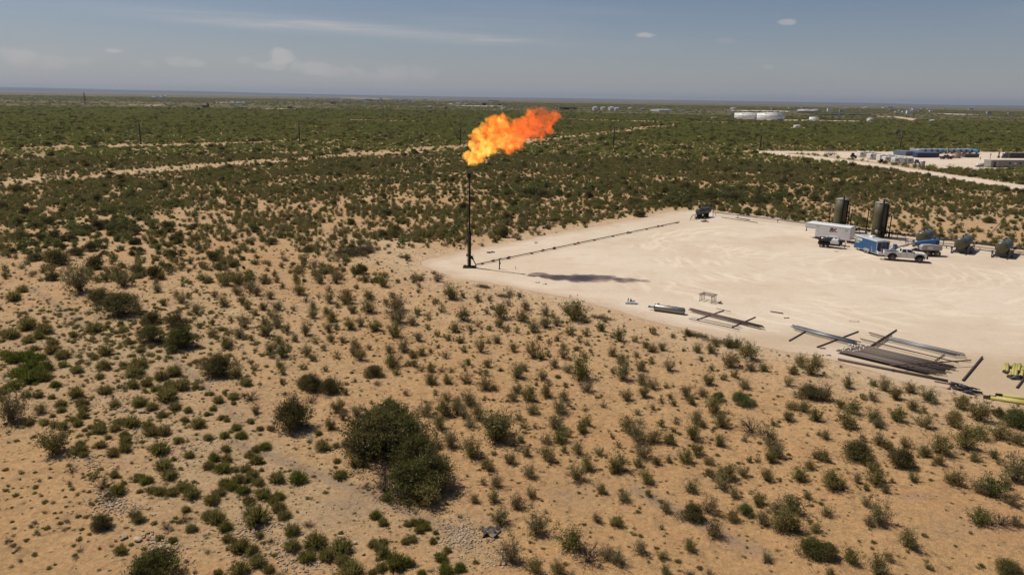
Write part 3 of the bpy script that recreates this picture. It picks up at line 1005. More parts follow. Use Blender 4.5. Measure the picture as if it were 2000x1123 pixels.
tile(800, 540, Z, 'c', "30 55 60;205 50 80;75 90 50;60 130 50;300 170 120;390 160 55;495 180 70;580 175 60;735 140 70;810 155 60;190 200 60;240 260 70;600 235 45;570 270 60;g 395 320 110;55 280 70;135 310 60;20 360 80;130 385 50;205 430 60;65 460 90;280 460 60;330 400 90;370 480 70;445 390 60;495 350 60;660 300 130;585 380 50;700 390 70;780 400 60;640 480 80;655 360 90;830 320 110;845 240 80;990 280 90;1050 295 60;900 400 120;990 360 120;1150 260 80;1200 310 180;1280 320 70;1075 350 80;1170 420 80;1290 430 70;g 1395 395 80;1430 330 40;1485 450 50;1480 580 80;1490 700 60;720 215 60;210 510 40;155 540 50;90 560 80;25 580 80;260 590 70;400 550 60;v 520 550 80;575 480 60;760 545 80;910 590 120;960 600 60;g 1080 470 50;945 455 50;1015 490 40;1120 530 60;1215 540 50;1240 480 60;1290 500 60;1325 555 50;1275 590 60;1120 590 90;1060 660 80;1010 570 50;565 660 80;y 665 690 65;430 640 60;390 660 60;35 650 70;155 690 80;80 680 70;240 690 60;310 690 50;160 780 110;275 770 80;415 770 90;545 830 130;620 835 60;560 720 60;515 710 50;790 750 130;835 690 80;970 750 80;1015 790 45;925 800 40;s 1085 740 40;1150 700 80;1250 750 170;1140 805 50;1290 840 100;190 860 50;275 900 80;430 940 140;345 930 80;550 890 30;755 915 90;790 860 80;870 910 130;1000 880 100;1420 940 60;d 1280 970 60;1130 900 90;1090 1000 150;1160 940 50;900 1000 90;110 1010 130;250 1010 150;350 1000 120;220 1110 120;500 1045 120;400 1030 80;440 1100 90;795 1045 60;835 1100 70;650 1150 190;1070 1100 140;1290 1080 80;1260 1120 80;920 1100 50")
tile(800, 823, Z, 'c', "750 170 80;810 140 60;440 250 150;300 180 140;210 190 80;565 340 100;735 300 100;615 240 45;850 245 80;1000 275 130;990 150 90;1100 140 130;1230 220 110;1380 230 80;1160 100 70;1260 70 90;1215 400 150;1300 340 110;1490 350 70;875 390 110;535 440 70;630 450 110;620 560 110;475 570 90;885 530 90;785 610 120;670 730 170;930 810 180;1370 720 90;1400 500 90;1490 740 60;735 1020 190;910 1110 130;1090 1120 110;1180 930 210;d 1300 1040 260;1450 1000 120;1480 110 50;1130 210 60")
tile(800, 823, Z, 's', "30 750 70;80 740 60;120 780 80;70 805 70;190 815 40;170 880 60;205 850 30;275 945 55;20 870 70;10 1050 70;230 1010 90;b 265 1110 110;b 370 1085 85;90 1123 60")
tile(1600, 740, Z, 'c', "30 180 130;205 80 90;g 390 60 60;470 100 110;560 160 110;660 105 90;800 180 140;820 195 60;1050 190 80;1030 230 110;310 170 60;385 180 90;680 245 90;765 260 70;850 280 35;145 240 80;g 240 290 110;195 380 160;400 350 130;420 385 100;560 340 130;755 370 120;970 365 120;990 300 80;1165 325 170;m 1310 290 110;h 1430 375 230;1320 460 140;1440 500 120;1150 450 140;1060 530 180;g 1270 600 80;1300 640 60;1420 770 220;1130 615 90;40 450 80;210 440 30;310 470 60;d 540 430 40;m 270 600 240;430 500 100;s 495 525 80;m 600 655 220;630 520 90;765 580 110;890 570 170;870 640 90;25 600 110;70 780 130;90 820 150;150 800 80;275 770 80;410 780 140;395 690 100;480 840 80;340 825 60;530 765 45;685 760 80;980 790 150;1170 850 130;g 1260 870 180;1380 940 120;1360 830 80;340 940 80;45 1000 110;440 1070 160;360 1080 90;1160 1080 150;d 1320 1100 170;1430 1100 100")
tile(1600, 920, 5.0, 'c', "865 745 190;m 90 830 240;310 880 180;580 990 230;670 860 100;1070 940 80;m 1830 1030 280;110 1000 100")
tile(1200, 640, Z, 'c', "g 35 95 100;150 105 60;225 145 70;275 45 70;345 160 80;275 170 80;165 205 60;270 250 60;50 250 90;50 265 50;60 375 140;195 300 90;395 310 100;200 410 100;280 440 90;380 430 50;425 70 45;530 70 70;605 185 80;705 190 85;505 170 35;630 245 50;740 140 60;830 150 100;900 155 80;850 290 120;980 240 150;1000 320 90;g 1090 330 80;875 365 70;710 315 60;680 410 100;800 385 60;950 450 100;1360 300 100;1470 280 90;1440 360 130;1300 360 90;1270 440 80;m 1430 540 200;95 520 100;220 500 100;345 540 60;410 510 50;435 560 60;520 500 110;560 550 80;640 495 80;h 760 530 110;h 930 565 170;725 620 140;790 710 130;600 690 120;640 710 70;d 1000 760 230;1300 610 90;1380 630 100;1470 700 110;1265 690 90;1160 715 70;285 590 60;170 620 60;190 690 60;95 650 40;345 710 70;450 690 70;430 745 50;100 760 150;170 820 160;290 820 110;400 830 110;200 930 130;30 865 60;570 800 130;520 960 140;600 900 110;770 840 110;955 810 60;1130 860 150;1180 940 160;1150 970 100;990 960 60;1050 960 60;310 975 80;400 960 60;695 970 80;695 1050 80;30 1030 150;170 1000 90;935 1060 90;815 1070 120;1110 1100 120;230 1110 120;1350 1110 120;1430 1030 80;1470 960 80;1410 800 30;1490 800 40")
tile(1200, 823, Z, 'c', "250 530 70;70 560 110;555 480 120;790 460 120;700 370 70;m 570 690 190;690 640 130;380 640 90;20 750 100;345 770 50;730 820 150;545 920 110;190 950 110;355 990 80;375 1100 90;20 1040 140;d 540 1123 120;d 700 1120 120;880 530 90;h 960 660 140;870 700 110;1060 590 120;1080 730 130;1180 650 110;g 1300 660 170;1410 560 80;1210 780 160;1290 790 150;1110 1000 100;m 1440 960 220;1470 800 90")
tile(0, 540, Z, 'c', "m 740 215 200;m 880 298 290;590 130 250;900 85 160;m 1110 355 160;m 1110 482 200;m 1290 375 170;m 1330 522 250;80 1080 240;1440 280 100;1460 380 60;1155 130 80;1200 230 70;1335 85 40;1435 140 50;300 1010 90;d 110 950 80;1285 170 60;1330 210 90;1380 180 60")
tile(0, 540, Z, 's', "165 125 70;105 190 100;85 440 100;20 580 60;30 420 60;200 385 120;290 450 70;390 500 70;250 540 60;210 480 70;330 410 100;540 440 60;850 425 35;895 415 45;780 385 40;880 360 40;690 410 100;950 500 55;1025 550 60;770 580 90;760 680 90;565 710 80;460 665 50;690 610 50;1020 660 110;900 655 60;970 810 90;1075 795 75;980 730 110;1130 830 60;1180 750 90;1230 800 60;1275 720 110;1355 785 60;1430 810 50;1320 820 120;1220 900 130;1280 960 80;1185 1015 70;1350 1045 60;1375 980 60;1450 1090 100;195 895 60;280 895 70;380 900 45;450 950 70;450 990 60;385 1030 40;325 1085 65;605 1030 80;535 1055 55;610 980 70;600 940 80;840 940 70;770 850 90;1020 930 110;1110 960 80;960 1090 110;1080 1100 80;870 1080 70;560 880 100;b 220 780 140;b 130 740 110;b 320 770 100;b 410 820 70;b 100 840 100;b 20 870 80;20 920 50;b 240 690 120;b 340 690 100;b 200 620 120;b 100 640 100;460 600 100;380 560 90;730 750 60;210 1090 70;400 1100 60;460 1110 70;570 1090 70;730 1115 80;b 180 700 90;b 280 730 90;b 60 600 80;b 150 600 70;b 290 610 80")
tile(0, 823, Z, 's', "515 75 30;620 70 40;660 50 40;650 100 40;730 85 95;840 65 75;790 130 45;740 195 75;590 180 55;580 240 100;610 270 60;830 260 90;915 225 80;920 165 80;910 100 60;1110 90 100;1200 90 90;1310 160 70;1170 240 130;1270 290 40;1385 270 70;1200 350 110;1240 420 100;840 415 70;1035 410 45;1070 455 90;1000 440 50;905 465 40;b 870 540 100;1110 530 70;1170 545 90;1260 545 90;1340 500 90;1400 560 110;1025 530 45;1360 665 60;1400 800 80;1165 865 55;b 1265 880 65;885 965 90;1020 750 80")
tile(0, 823, Z, 'c', "395 250 240;m 740 800 170;985 740 100;m 1130 1190 400;d 530 390 100;d 750 510 170;d 800 600 140;d 1220 800 100;d 1350 740 100;700 420 70")
tile(400, 823, Z, 's', "25 135 60;140 115 70;370 205 60;b 440 185 80;330 250 70;380 300 90;70 290 80;160 290 80;30 345 80;135 370 110;220 370 60;300 370 75;415 365 35;245 450 80;310 450 70;350 410 80;390 470 80;150 480 90;205 500 80;b 285 530 90;110 540 80;430 560 110;550 565 70;500 600 80;540 655 90;580 715 90;320 600 80;50 600 100;20 700 80;80 730 140;150 790 90;380 740 200;640 835 105;640 945 110;250 945 130;170 870 80;345 970 90;810 910 150;890 1000 110;1000 950 150;1000 1030 100;750 1020 120;390 1060 120;250 1120 120;470 1110 80;1070 1120 160;530 440 100;b 680 435 120;965 290 55;990 410 100;1095 320 70;1145 325 65;1325 575 70;b 1250 700 80;1305 750 75;1230 905 75;1305 890 65;1300 970 110;b 1400 1060 160;1285 1080 90;b 1480 1040 80;1225 1110 60;1480 760 50;1465 885 60;95 1120 60;830 80 50;860 190 110;960 175 50;230 55 60;270 110 80;155 215 70;400 850 60;d 755 780 90;d 1300 400 170;d 1290 470 100;d 1180 480 60;d 480 890 80")
# the two big mesquites in the middle foreground, and a few more past the tiles
PLANTS += [('m', 742, 888, 150), ('m', 790, 880, 120), ('m', 712, 890, 90), ('m', 838, 945, 120), ('m', 800, 968, 118), ('m', 765, 845, 110), ('m', 812, 915, 110), ('d', 752, 962, 80), ('c', 835, 985, 60),
           ('c', 968, 862, 80), ('c', 1420, 930, 40)]
# taller plants of the middle distance, straight from photo coordinates
for X, Y, W_ in [(225, 455, 60), (262, 452, 40), (110, 520, 70), (150, 500, 50), (70, 512, 50), (330, 530, 34), (610, 442, 34), (605, 470, 0), (548, 462, 24), (530, 478, 36), (600, 495, 34), (35, 378, 50), (50, 392, 30), (180, 428, 24), (290, 375, 24),
                 (170, 455, 40), (40, 470, 50), (770, 465, 40), (1030, 385, 60), (1060, 388, 60), (990, 378, 40), (1090, 384, 40), (1245, 400, 50), (1280, 405, 40), (1200, 412, 40), (1320, 406, 50), (1350, 396, 50), (1380, 390, 60), (1430, 395, 60),
                 (1480, 400, 60), (1520, 405, 50), (1590, 395, 50), (1630, 385, 40), (1460, 418, 36), (1480, 422, 30), (1780, 415, 30), (1690, 395, 30), (1900, 420, 40), (1930, 435, 44), (1850, 390, 40), (1450, 375, 50), (1340, 372, 50), (1180, 372, 40)]:
    if W_: PLANTS.append(('m', X, Y, W_ * (.62 if X > 900 else .75)))

LM = [  # things a plant can be found by: name, photo x, y
    ('the flare stack base', 915, 523), ('the knockout drum', 1370, 425), ('the steel cylinder tank', 1308, 605), ('the small pipe rack table', 1383, 590), ('the brown pipe bundle', 1760, 710), ('the galvanized pipe bundle', 1610, 655),
    ('the black hose pile', 1890, 762), ('the yellow pipes', 1975, 780), ('the dark oval ground patch', 1784, 972), ('the large twin mesquite thicket', 770, 890), ('the dead brush pile', 690, 495), ('the gravel spoil heap', 900, 1045),
    ('the pair of pale boulders', 262, 1050), ('the bright green snakeweed mat', 70, 725), ('the rocky ridge corner', 40, 765), ('the grey tarp scrap', 958, 1035), ('the mesquite pair on the left', 235, 605), ('the mesquite cluster of four', 325, 665),
    ('the bottom left mesquite', 300, 1110), ('the bare gravelly slope', 100, 960), ('the wheel ruts', 640, 930), ('the blue trailer', 1705, 480), ('the tank batteries', 1680, 440), ('the pad corner', 820, 515), ('the loose white stone pile', 595, 800),
    ('the bottom right mesquite', 1966, 1110), ('the brushy hollow', 1430, 1000), ('the grey dead shrub mound', 1465, 840), ('the sandy clearing', 1310, 1050), ('the pale boulder among snakeweed', 277, 800), ('the spiky yucca', 978, 720)]
ORD = ['', 'second ', 'third ', 'fourth ', 'fifth ', 'sixth ', 'seventh ', 'eighth ', 'ninth ', 'tenth ', 'eleventh ', 'twelfth ', 'thirteenth ', 'fourteenth ', 'fifteenth ', 'sixteenth ', 'seventeenth ', 'eighteenth ', 'nineteenth ', 'twentieth ']


def labeler(items, noun):
    """items: list of dict(X,Y,size,colour); names each by its nearest landmark, side and rank"""
    B = {}
    for it in items:
        d = [(math.hypot((it['X'] - x), (it['Y'] - y) * 2.0), n_, x, y) for n_, x, y in LM]
        d.sort()
        dist, n_, x, y = d[0]
        dx, dy = it['X'] - x, (it['Y'] - y) * 2
        side = ('right of ' if dx > 0 else 'left of ') if abs(dx) > abs(dy) else ('in front of ' if dy > 0 else 'behind ')
        B.setdefault((it['size'], it['colour'], side, n_), []).append((dist, it))
    for (sz, c, side, n_), L in B.items():
        L.sort(key=lambda q: q[0])
        for k, (_, it) in enumerate(L):
            o_ = ORD[min(k, len(ORD) - 1)]
            if len(L) == 1: it['label'] = '%s %s %s %s%s' % (sz, c, noun, side, n_)
            else: it['label'] = '%snearest %s %s %s %s%s' % (o_, sz, c, noun, side, n_)


NEAR = {}
NEAR['c'] = [proto_pair('creosote', creosote(10 + i, 30, 7, 12, .029), L_CREO) for i in range(4)] + [proto_pair('creosote_grey', creosote(20 + i, 32, 7, 10, .027), L_GREY) for i in range(4)]
NEAR['g'] = [proto_pair('green_shrub', creosote(30 + i, 24, 6, 11, .036), L_GREEN) for i in range(3)]
NEAR['m'] = [proto_pair('mesquite', mesquite(40 + i), L_MESQ) for i in range(4)]
NEAR['h'] = [proto_pair('green_mesquite', mesquite(48 + i), L_GREEN) for i in range(2)]
NEAR['s'] = [proto_pair('snakeweed', snakeweed(50 + i), L_SNAKE) for i in range(4)]
NEAR['b'] = [proto_pair('bright_snakeweed', snakeweed(58 + i), L_SNAKEB) for i in range(3)]
NEAR['d'] = [proto_pair('dry_shrub', dryshrub(70 + i), L_DRY) for i in range(3)]
INFO = {  # object name, category, colour words, noun, group
    'c': ('creosote_bush', 'bush', None, 'creosote bush', 'creosote bushes on the sand'),
    'v': ('creosote_bush', 'bush', None, 'creosote bush', 'creosote bushes on the sand'),
    'g': ('green_shrub', 'bush', 'fresh green', 'open shrub', 'fresh green shrubs'),
    'm': ('mesquite_bush', 'bush', 'dark green', 'mesquite bush', 'mesquite bushes'),
    'h': ('mesquite_bush', 'bush', 'bright green', 'mesquite bush', 'mesquite bushes'),
    's': ('snakeweed_clump', 'plant', 'olive', 'snakeweed clump', 'snakeweed clumps on the rocky slope'),
    'b': ('snakeweed_clump', 'plant', 'bright green', 'snakeweed clump', 'snakeweed clumps on the rocky slope'),
    'd': ('dead_shrub', 'bush', 'grey brown', 'leafless shrub', 'dead shrubs')}
COL8 = ['olive brown'] * 4 + ['grey green'] * 4


def pxm(x, y):
    d = (np.array([x, y, 0]) - CAMP) @ fw
    return FPX / d


recs = []
for i, (k, X, Y, W_) in enumerate(PLANTS):
    Yf = Y - W_ * .05
    g = G(X, Yf)
    if k in 'cvgdsb' and inpoly(np.array([g.x]), np.array([g.y]), PAD)[0]: continue
    wm = W_ / pxm(g.x, g.y)
    recs.append(dict(k=k, X=X, Y=Y, x=g.x, y=g.y, w=wm, px=W_))
COUNT = {}
for k in 'cvgmhsbdy':
    COUNT[k] = sum(r['k'] == k for r in recs)
# only the 300 largest creosotes and snakeweeds stand singly; the rest go to the mass
cr = sorted([r for r in recs if r['k'] in 'cv'], key=lambda r: -r['px'])
single_c = set(id(r) for r in cr[:296])
REST = [r for r in recs if r['k'] in 'cv' and id(r) not in single_c]
# overlapping / far mesquites are fine as things
things = [r for r in recs if not (r['k'] in 'cv' and id(r) not in single_c) and r['k'] != 'y']
rr_ = random.Random(3)
for r in things:
    k = 'c' if r['k'] == 'v' else r['k']
    r['var'] = rr_.randrange(len(NEAR[k]))
    r['colour'] = INFO[k][2] or COL8[r['var']]
    r['size'] = ('small', 'mid-sized', 'large')[0 if r['w'] < 1.1 else 1 if r['w'] < 2.2 else 2]
    if k in 'sb': r['size'] = 'small' if r['w'] < .75 else 'broad'
for grp in ('cv', 'g', 'mh', 'sb', 'd'):
    L = [r for r in things if r['k'] in grp]
    labeler(L, INFO[grp[0]][3])
for r in things:
    k = 'c' if r['k'] == 'v' else r['k']
    nm, cat, _, noun, group = INFO[k]
    fo, st = NEAR[k][r['var']]
    wsc = {'c': 1.18, 'g': 1.15, 'm': 1.32, 'h': 1.3, 's': 1.12, 'b': 1.12, 'd': 1.2}[k]
    s = r['w'] * wsc
    hsc = {'c': rr_.uniform(.85, 1.15), 'g': rr_.uniform(.9, 1.15), 'm': rr_.uniform(.85, 1.15) * (.7 if r['Y'] < 520 else 1), 'h': 1.0, 's': rr_.uniform(.95, 1.25), 'b': rr_.uniform(.95, 1.2), 'd': rr_.uniform(.8, 1.0)}[k]
    if r['k'] == 'v': hsc = 1.5
    o = thing(nm, r['label'], cat, (r['x'], r['y'], hz(r['x'], r['y']) - .03), rr_.uniform(0, 6.28), group)
    o.scale = (s, s * rr_.uniform(.85, 1.1), s * hsc)
    for nm2, me in (('foliage', fo), ('stems', st)):
        c = bpy.data.objects.new(nm2, me); COL.objects.link(c); c.parent = o

# yucca by the middle
r = [q for q in recs if q['k'] == 'y'][0]
rng = np.random.default_rng(5)
d = unit(rng.normal(size=(60, 3)) + np.array([0, 0, .9])); d[:, 2] = np.abs(d[:, 2])
yT = stem_tris(np.zeros((60, 3)), d * .55, np.full(60, .03), rng)
yo = thing('yucca', 'spiky dark green yucca alone among creosote bushes below the flare', 'plant', (r['x'], r['y'], hz(r['x'], r['y'])), 0)
yo.scale = (r['w'],) * 3
yl = bpy.data.objects.new('leaves', fast_mesh('yucca_leaves', yT, L_MESQ)); COL.objects.link(yl); yl.parent = yo

# --- mid-distance and far brush
MID = [proto_one('mid_creosote%d' % i, creosote(80 + i, 18, 5, 8, .055), L_CREO) for i in range(4)] + \
      [proto_one('mid_grey%d' % i, creosote(84 + i, 18, 5, 6, .05), L_GREY) for i in range(3)] + \
      [proto_one('mid_green%d' % i, creosote(88 + i, 16, 5, 8, .062), L_GREEN) for i in range(2)] + \
      [proto_one('mid_mesquite%d' % i, mesquite(92 + i, 10, 1500, .030), L_MESQ) for i in range(2)] + \
      [proto_one('mid_snakeweed%d' % i, snakeweed(95 + i, 110, .032), L_SNAKE) for i in range(2)]
FARP = [proto_one('far_creosote%d' % i, creosote(100 + i, 10, 3, 6, .10), L_FAR) for i in range(3)] + \
       [proto_one('far_grey%d' % i, creosote(104 + i, 10, 3, 5, .10), L_GREY) for i in range(2)] + \
       [proto_one('far_mesquite%d' % i, mesquite(107 + i, 7, 220, .07), L_MESQ) for i in range(2)] + \
       [proto_one('far_green%d' % i, mesquite(109 + i, 5, 110, .09), L_GREEN) for i in range(1)]
MIDF = [p.data for p in MID]


def blob(X, Y, cx, cy, rx, ry): return np.exp(-(((X - cx) / rx) ** 2 + ((Y - cy) / ry) ** 2))


def allowed(x, y, margin=.6):
    ok = dpoly(x, y, PAD) > margin
    ok &= dpoly(x, y, CAMP_P) > margin
    for pl in ROADS.values(): ok &= dpoly(x, y, pl) > margin
    return ok


def density(x, y):
    """plants per square metre relative to 1"""
    X, Y = PV(x, y, np.zeros(len(x)))
    X = np.where(y < 5, -5000, X)
    D = np.ones(len(x))
    # open sand between photo rows 430 and 560
    D *= 1 - .82 * blob(X, Y, 520, 487, 130, 12)
    D *= 1 - .8 * blob(X, Y, 600, 512, 90, 18)
    D *= 1 - .75 * blob(X, Y, 100, 525, 60, 12)
    D *= 1 - .85 * blob(X, Y, 770, 520, 70, 22)
    D *= 1 - .85 * blob(X, Y, 820, 492, 90, 18)
    D *= 1 - .6 * blob(X, Y, 1500, 408, 90, 7)
    D *= 1 - .65 * blob(X, Y, 1910, 445, 110, 32)
    D *= 1 - .45 * blob(X, Y, 1800, 400, 120, 20)
    D *= 1 - .5 * blob(X, Y, 1950, 400, 70, 26)
    D *= 1 - .35 * blob(X, Y, 350, 500, 300, 22)
    D *= np.where(Y > 500, .75, 1.0)
    D *= 1 - .8 * sstep(8, 1.0, dpoly(x, y, PAD)) * (X < 1345)
    D *= .55 + 1.0 * sstep(.35, .65, vnoise(x / 16, y / 16, 21)) * (.6 + .5 * vnoise(x / 60, y / 60, 22))
    for k, pl in TRACKS.items():
        D *= np.where(dpoly(x, y, pl) < 0, .08 if k != 'a' else .16, 1.0)
    return np.clip(D, 0, 2)


def ring_points(n_try, r0_, r1_, a0=-52, a1=52):
    th = RNG.uniform(math.radians(a0), math.radians(a1), n_try)
    rr = np.sqrt(RNG.uniform(r0_ ** 2, r1_ ** 2, n_try))
    return np.sin(th) * rr, np.cos(th) * rr


# middle distance: from the last hand-placed row out to 330 m, and the flanks outside the frame
x, y = ring_points(110000, 20, 330, -62, 62)
X, Y = PV(x, y, np.zeros(len(x)))
inframe_near = (X > -5) & (X < 2010) & (Y > 556)
inframe_near |= (X > 1180) & (X < 2010) & (Y > 600)
D = density(x, y)
area = .5 * math.radians(124) * (330 ** 2 - 20 ** 2)
base = .62
D = D * (1 + .45 * sstep(140, 260, np.hypot(x, y)))
keep = RNG.uniform(size=len(x)) < np.clip(D * base * area / len(x), 0, 1)
nearz = np.hypot(x, y) < 100
keep &= ~(nearz & (RNG.uniform(size=len(x)) > .45))
keep &= ~inframe_near & allowed(x, y)
x, y = x[keep], y[keep]
X, Y = X[keep], Y[keep]
n = len(x)
s = .5 + 1.15 * RNG.uniform(size=n) ** 1.3
big = RNG.uniform(size=n) < .014
greenz = np.clip(blob(X, Y, 1050, 378, 110, 10) + blob(X, Y, 1450, 388, 170, 16) + blob(X, Y, 150, 480, 110, 34) + blob(X, Y, 250, 440, 100, 20), 0, 1)
big |= RNG.uniform(size=n) < greenz * .07
s = np.where(big, RNG.uniform(1.9, 3.6, n), s)
r_ = RNG.uniform(size=n)
idx = np.where(r_ < .50, RNG.integers(0, 4, n), np.where(r_ < .70, RNG.integers(4, 7, n), np.where(r_ < .80, RNG.integers(7, 9, n), np.where(r_ < .86, RNG.integers(9, 11, n), RNG.integers(11, 13, n)))))
idx = np.where((RNG.uniform(size=n) < .22) & (np.hypot(x, y) > 150), RNG.integers(7, 9, n), idx)
idx = np.where(big, RNG.integers(9, 11, n), idx)
idx = np.where((greenz > .3) & (r_ < .5), RNG.integers(7, 11, n), idx)
s = np.where(idx >= 11, s * .55, s)
z = hgt(x, y) - .03
scl = np.stack([s, s, s * RNG.uniform(.75, 1.15, n)], 1)
print('mid brush', n)
# collection order is alphabetical: protos are renamed s00.. in order
scatter('mid_distance_brush', np.stack([x, y, z], 1), scl, RNG.uniform(0, 6.28, n), idx, MID, 'dense brush of creosote and mesquite covering the plain behind the pad', 'brush')

# the small hand-read creosotes that do not stand singly
n = len(REST)
if n:
    pts = np.array([[q['x'], q['y'], hz(q['x'], q['y']) - .02] for q in REST]); sw = np.array([q['w'] for q in REST]) * 1.08
    scatter('small_creosote_brush', pts, np.stack([sw, sw, sw], 1), RNG.uniform(0, 6.28, n), RNG.integers(0, 7, n), MID, 'scattered low creosote plants between the larger bushes of the foreground', 'brush')

# far brush to 1100 m, then clumps to 3.2 km
x, y = ring_points(260000, 330, 1400, -50, 50)
D = density(x, y)
area = .5 * math.radians(100) * (1400 ** 2 - 330 ** 2)
rad = np.hypot(x, y)
want = .27 * (1 - .5 * sstep(400, 1000, rad)) * (1 - sstep(950, 1400, rad) * .8)
keep = (RNG.uniform(size=len(x)) < np.clip(D * want * area / len(x), 0, 1)) & allowed(x, y, 2.0)
for pl in BARE: keep &= dpoly(x, y, pl) > 0
x, y = x[keep], y[keep]; rad = rad[keep]; n = len(x)
s = RNG.uniform(1.0, 2.3, n) * (1 + .5 * sstep(400, 1000, rad)); bigm = RNG.uniform(size=n) < .05; s = np.where(bigm, s * 1.9, s)
r_ = RNG.uniform(size=n)
zone = vnoise(x / 130, y / 60, 31)
idx = np.where(r_ < .60, RNG.integers(0, 3, n), np.where(r_ < .74 - .1 * (zone > .5), RNG.integers(3, 5, n), RNG.integers(5, 8, n)))
idx = np.where(bigm, RNG.integers(5, 7, n), idx)
print('far brush', n)
scatter('far_brush', np.stack([x, y, np.zeros(n)], 1), np.stack([s, s, s * RNG.uniform(.7, 1.1, n)], 1), RNG.uniform(0, 6.28, n), idx, FARP, 'dark green brush thickening toward the horizon', 'brush')

x, y = ring_points(70000, 1000, 4600, -46, 46)
rad = np.hypot(x, y)
keep = RNG.uniform(size=len(x)) < np.clip((.25 + 1.0 * sstep(.35, .7, vnoise(x / 260, y / 90, 41))) * (1.2 - rad / 5000), 0, 1)
for pl in BARE: keep &= dpoly(x, y, pl) > 0
for k in 'degfhij': keep &= dpoly(x, y, TRACKS[k]) > 0
x, y = x[keep], y[keep]; n = len(x)
s = RNG.uniform(4, 9, n) * (1 + .5 * sstep(1500, 4000, np.hypot(x, y)))
print('horizon brush', n)
scatter('horizon_brush', np.stack([x, y, np.zeros(n)], 1), np.stack([s, s, s * .35], 1), RNG.uniform(0, 6.28, n), RNG.integers(0, 8, n), FARP, 'hazy dark brush on the plain near the horizon', 'brush')

# low grey-green tufts on the bare slope at lower left, and stray seedlings over the whole foreground
x, y = ring_points(60000, 26, 125, -46, 46)
X, Y = PV(x, y, np.zeros(len(x)))
tuft = blob(X, Y, 60, 1010, 190, 130) * 1.1 + blob(X, Y, 250, 650, 330, 70) * 1.2 + blob(X, Y, 250, 800, 200, 90) * .9 + blob(X, Y, 1000, 650, 260, 80) * .4 + .18
tuft = np.where((X < -20) | (X > 2020), .12, tuft)
keep = (RNG.uniform(size=len(x)) < tuft * .34) & (dpoly(x, y, PAD) > 1.0)
x, y = x[keep], y[keep]; n = len(x)
X, Y = PV(x, y, np.zeros(len(x))); s = RNG.uniform(.13, .45, n) * (1 + .6 * (blob(X, Y, 250, 680, 300, 80) > .3))
TUFT = [MID[4], MID[5], MID[11], MID[12], proto_one('mid_dry', dryshrub(120, 16), L_DRY)]
print('tufts', n)
scatter('low_tufts', np.stack([x, y, hgt(x, y) - .01], 1), np.stack([s, s, s * .75], 1), RNG.uniform(0, 6.28, n), RNG.choice([0, 1, 1, 2, 2, 3, 3, 4], n), TUFT, 'tiny grey-green tufts and seedlings dotting the sandy ground', 'tufts')


# dead twigs and leaf litter, thickest round the bushes
nb = [(q['x'], q['y'], q['w']) for q in recs if q['w'] > .5]
nb = np.array(nb); pk = RNG.integers(0, len(nb), 11000)
x = nb[pk, 0] + RNG.normal(0, .75, 11000) * nb[pk, 2]; y = nb[pk, 1] + RNG.normal(0, .75, 11000) * nb[pk, 2]
x2, y2 = ring_points(16000, 26, 120, -44, 44)
x = np.concatenate([x, x2]); y = np.concatenate([y, y2])
keep = dpoly(x, y, PAD) > .8; x, y = x[keep], y[keep]; n = len(x)
s = .10 + .28 * RNG.uniform(size=n) ** 2
LIT = [proto_one('litter%d' % i, dryshrub(130 + i, 7), L_DRY) for i in range(3)] + [MID[4], MID[5]]
scatter('leaf_litter', np.stack([x, y, hgt(x, y) - .01], 1), np.stack([s * 1.3, s, s * .35], 1), RNG.uniform(0, 6.28, n), RNG.integers(0, 5, n), LIT, 'dead twigs and leaf litter strewn over the sand', 'litter')


# ------------------------------------------------------------------ stones
def stonemat(name, a, b):
    m, t = newmat(name)
    oi = t.n('ShaderNodeObjectInfo').outputs['Random']
    tc = t.n('ShaderNodeTexCoord').outputs['Object']
    n1 = t.noise(tc, 2.5, 6, .7)
    c = t.mix(t.ramp(n1, .3, .7), a + (1,), b + (1,))
    v = t.ramp(oi, 0, 1, .75, 1.15, False)
    cb = t.n('ShaderNodeCombineColor')
    for i in range(3): t.l(v, cb.inputs[i])
    c = t.mix(1.0, c, cb.outputs[0], 'MULTIPLY')
    bsdf(t, c, .9, bump=n1, spec=.2, bd=.08)
    return m


STONE = stonemat('caliche_stone', (.42, .31, .19), (.54, .43, .30))


def stone(seed, sub_=2):
    bm = bmesh.new()
    bmesh.ops.create_icosphere(bm, subdivisions=sub_, radius=.5)
    rng = random.Random(seed)
    cuts = [(Vector([rng.gauss(0, 1) for _ in range(3)]).normalized(), rng.uniform(.26, .42)) for _ in range(9)]
    for v in bm.verts:
        for nrm, d_ in cuts:
            k = v.co.dot(nrm)
            if k > d_: v.co -= nrm * (k - d_)
        v.co *= 1 + rng.uniform(-.03, .03)
    me = bpy.data.meshes.new('stone%d' % seed); bm.to_mesh(me); bm.free()
    me.materials.append(STONE)
    o = bpy.data.objects.new('stone_shape%d' % seed, me); PROTO.objects.link(o)
    return o


STONES = [stone(i, 1) for i in range(5)]
BSTONES = [stone(20 + i, 2) for i in range(5)]
x, y = ring_points(150000, 24, 110, -44, 44)
X, Y = PV(x, y, np.zeros(len(x)))
rk = rocky_mask(X, Y) * (X > -60)
rk *= .35 + 1.3 * sstep(.45, .75, vnoise(x / 2.2, y / 2.2, 51))
rk += .014 + .05 * blob(X, Y, 1050, 1020, 500, 120)
keep = (RNG.uniform(size=len(x)) < rk * .34) & (dpoly(x, y, PAD) > 1.0)
x, y = x[keep], y[keep]; n = len(x)
s = .05 + .16 * RNG.uniform(size=n) ** 2.6
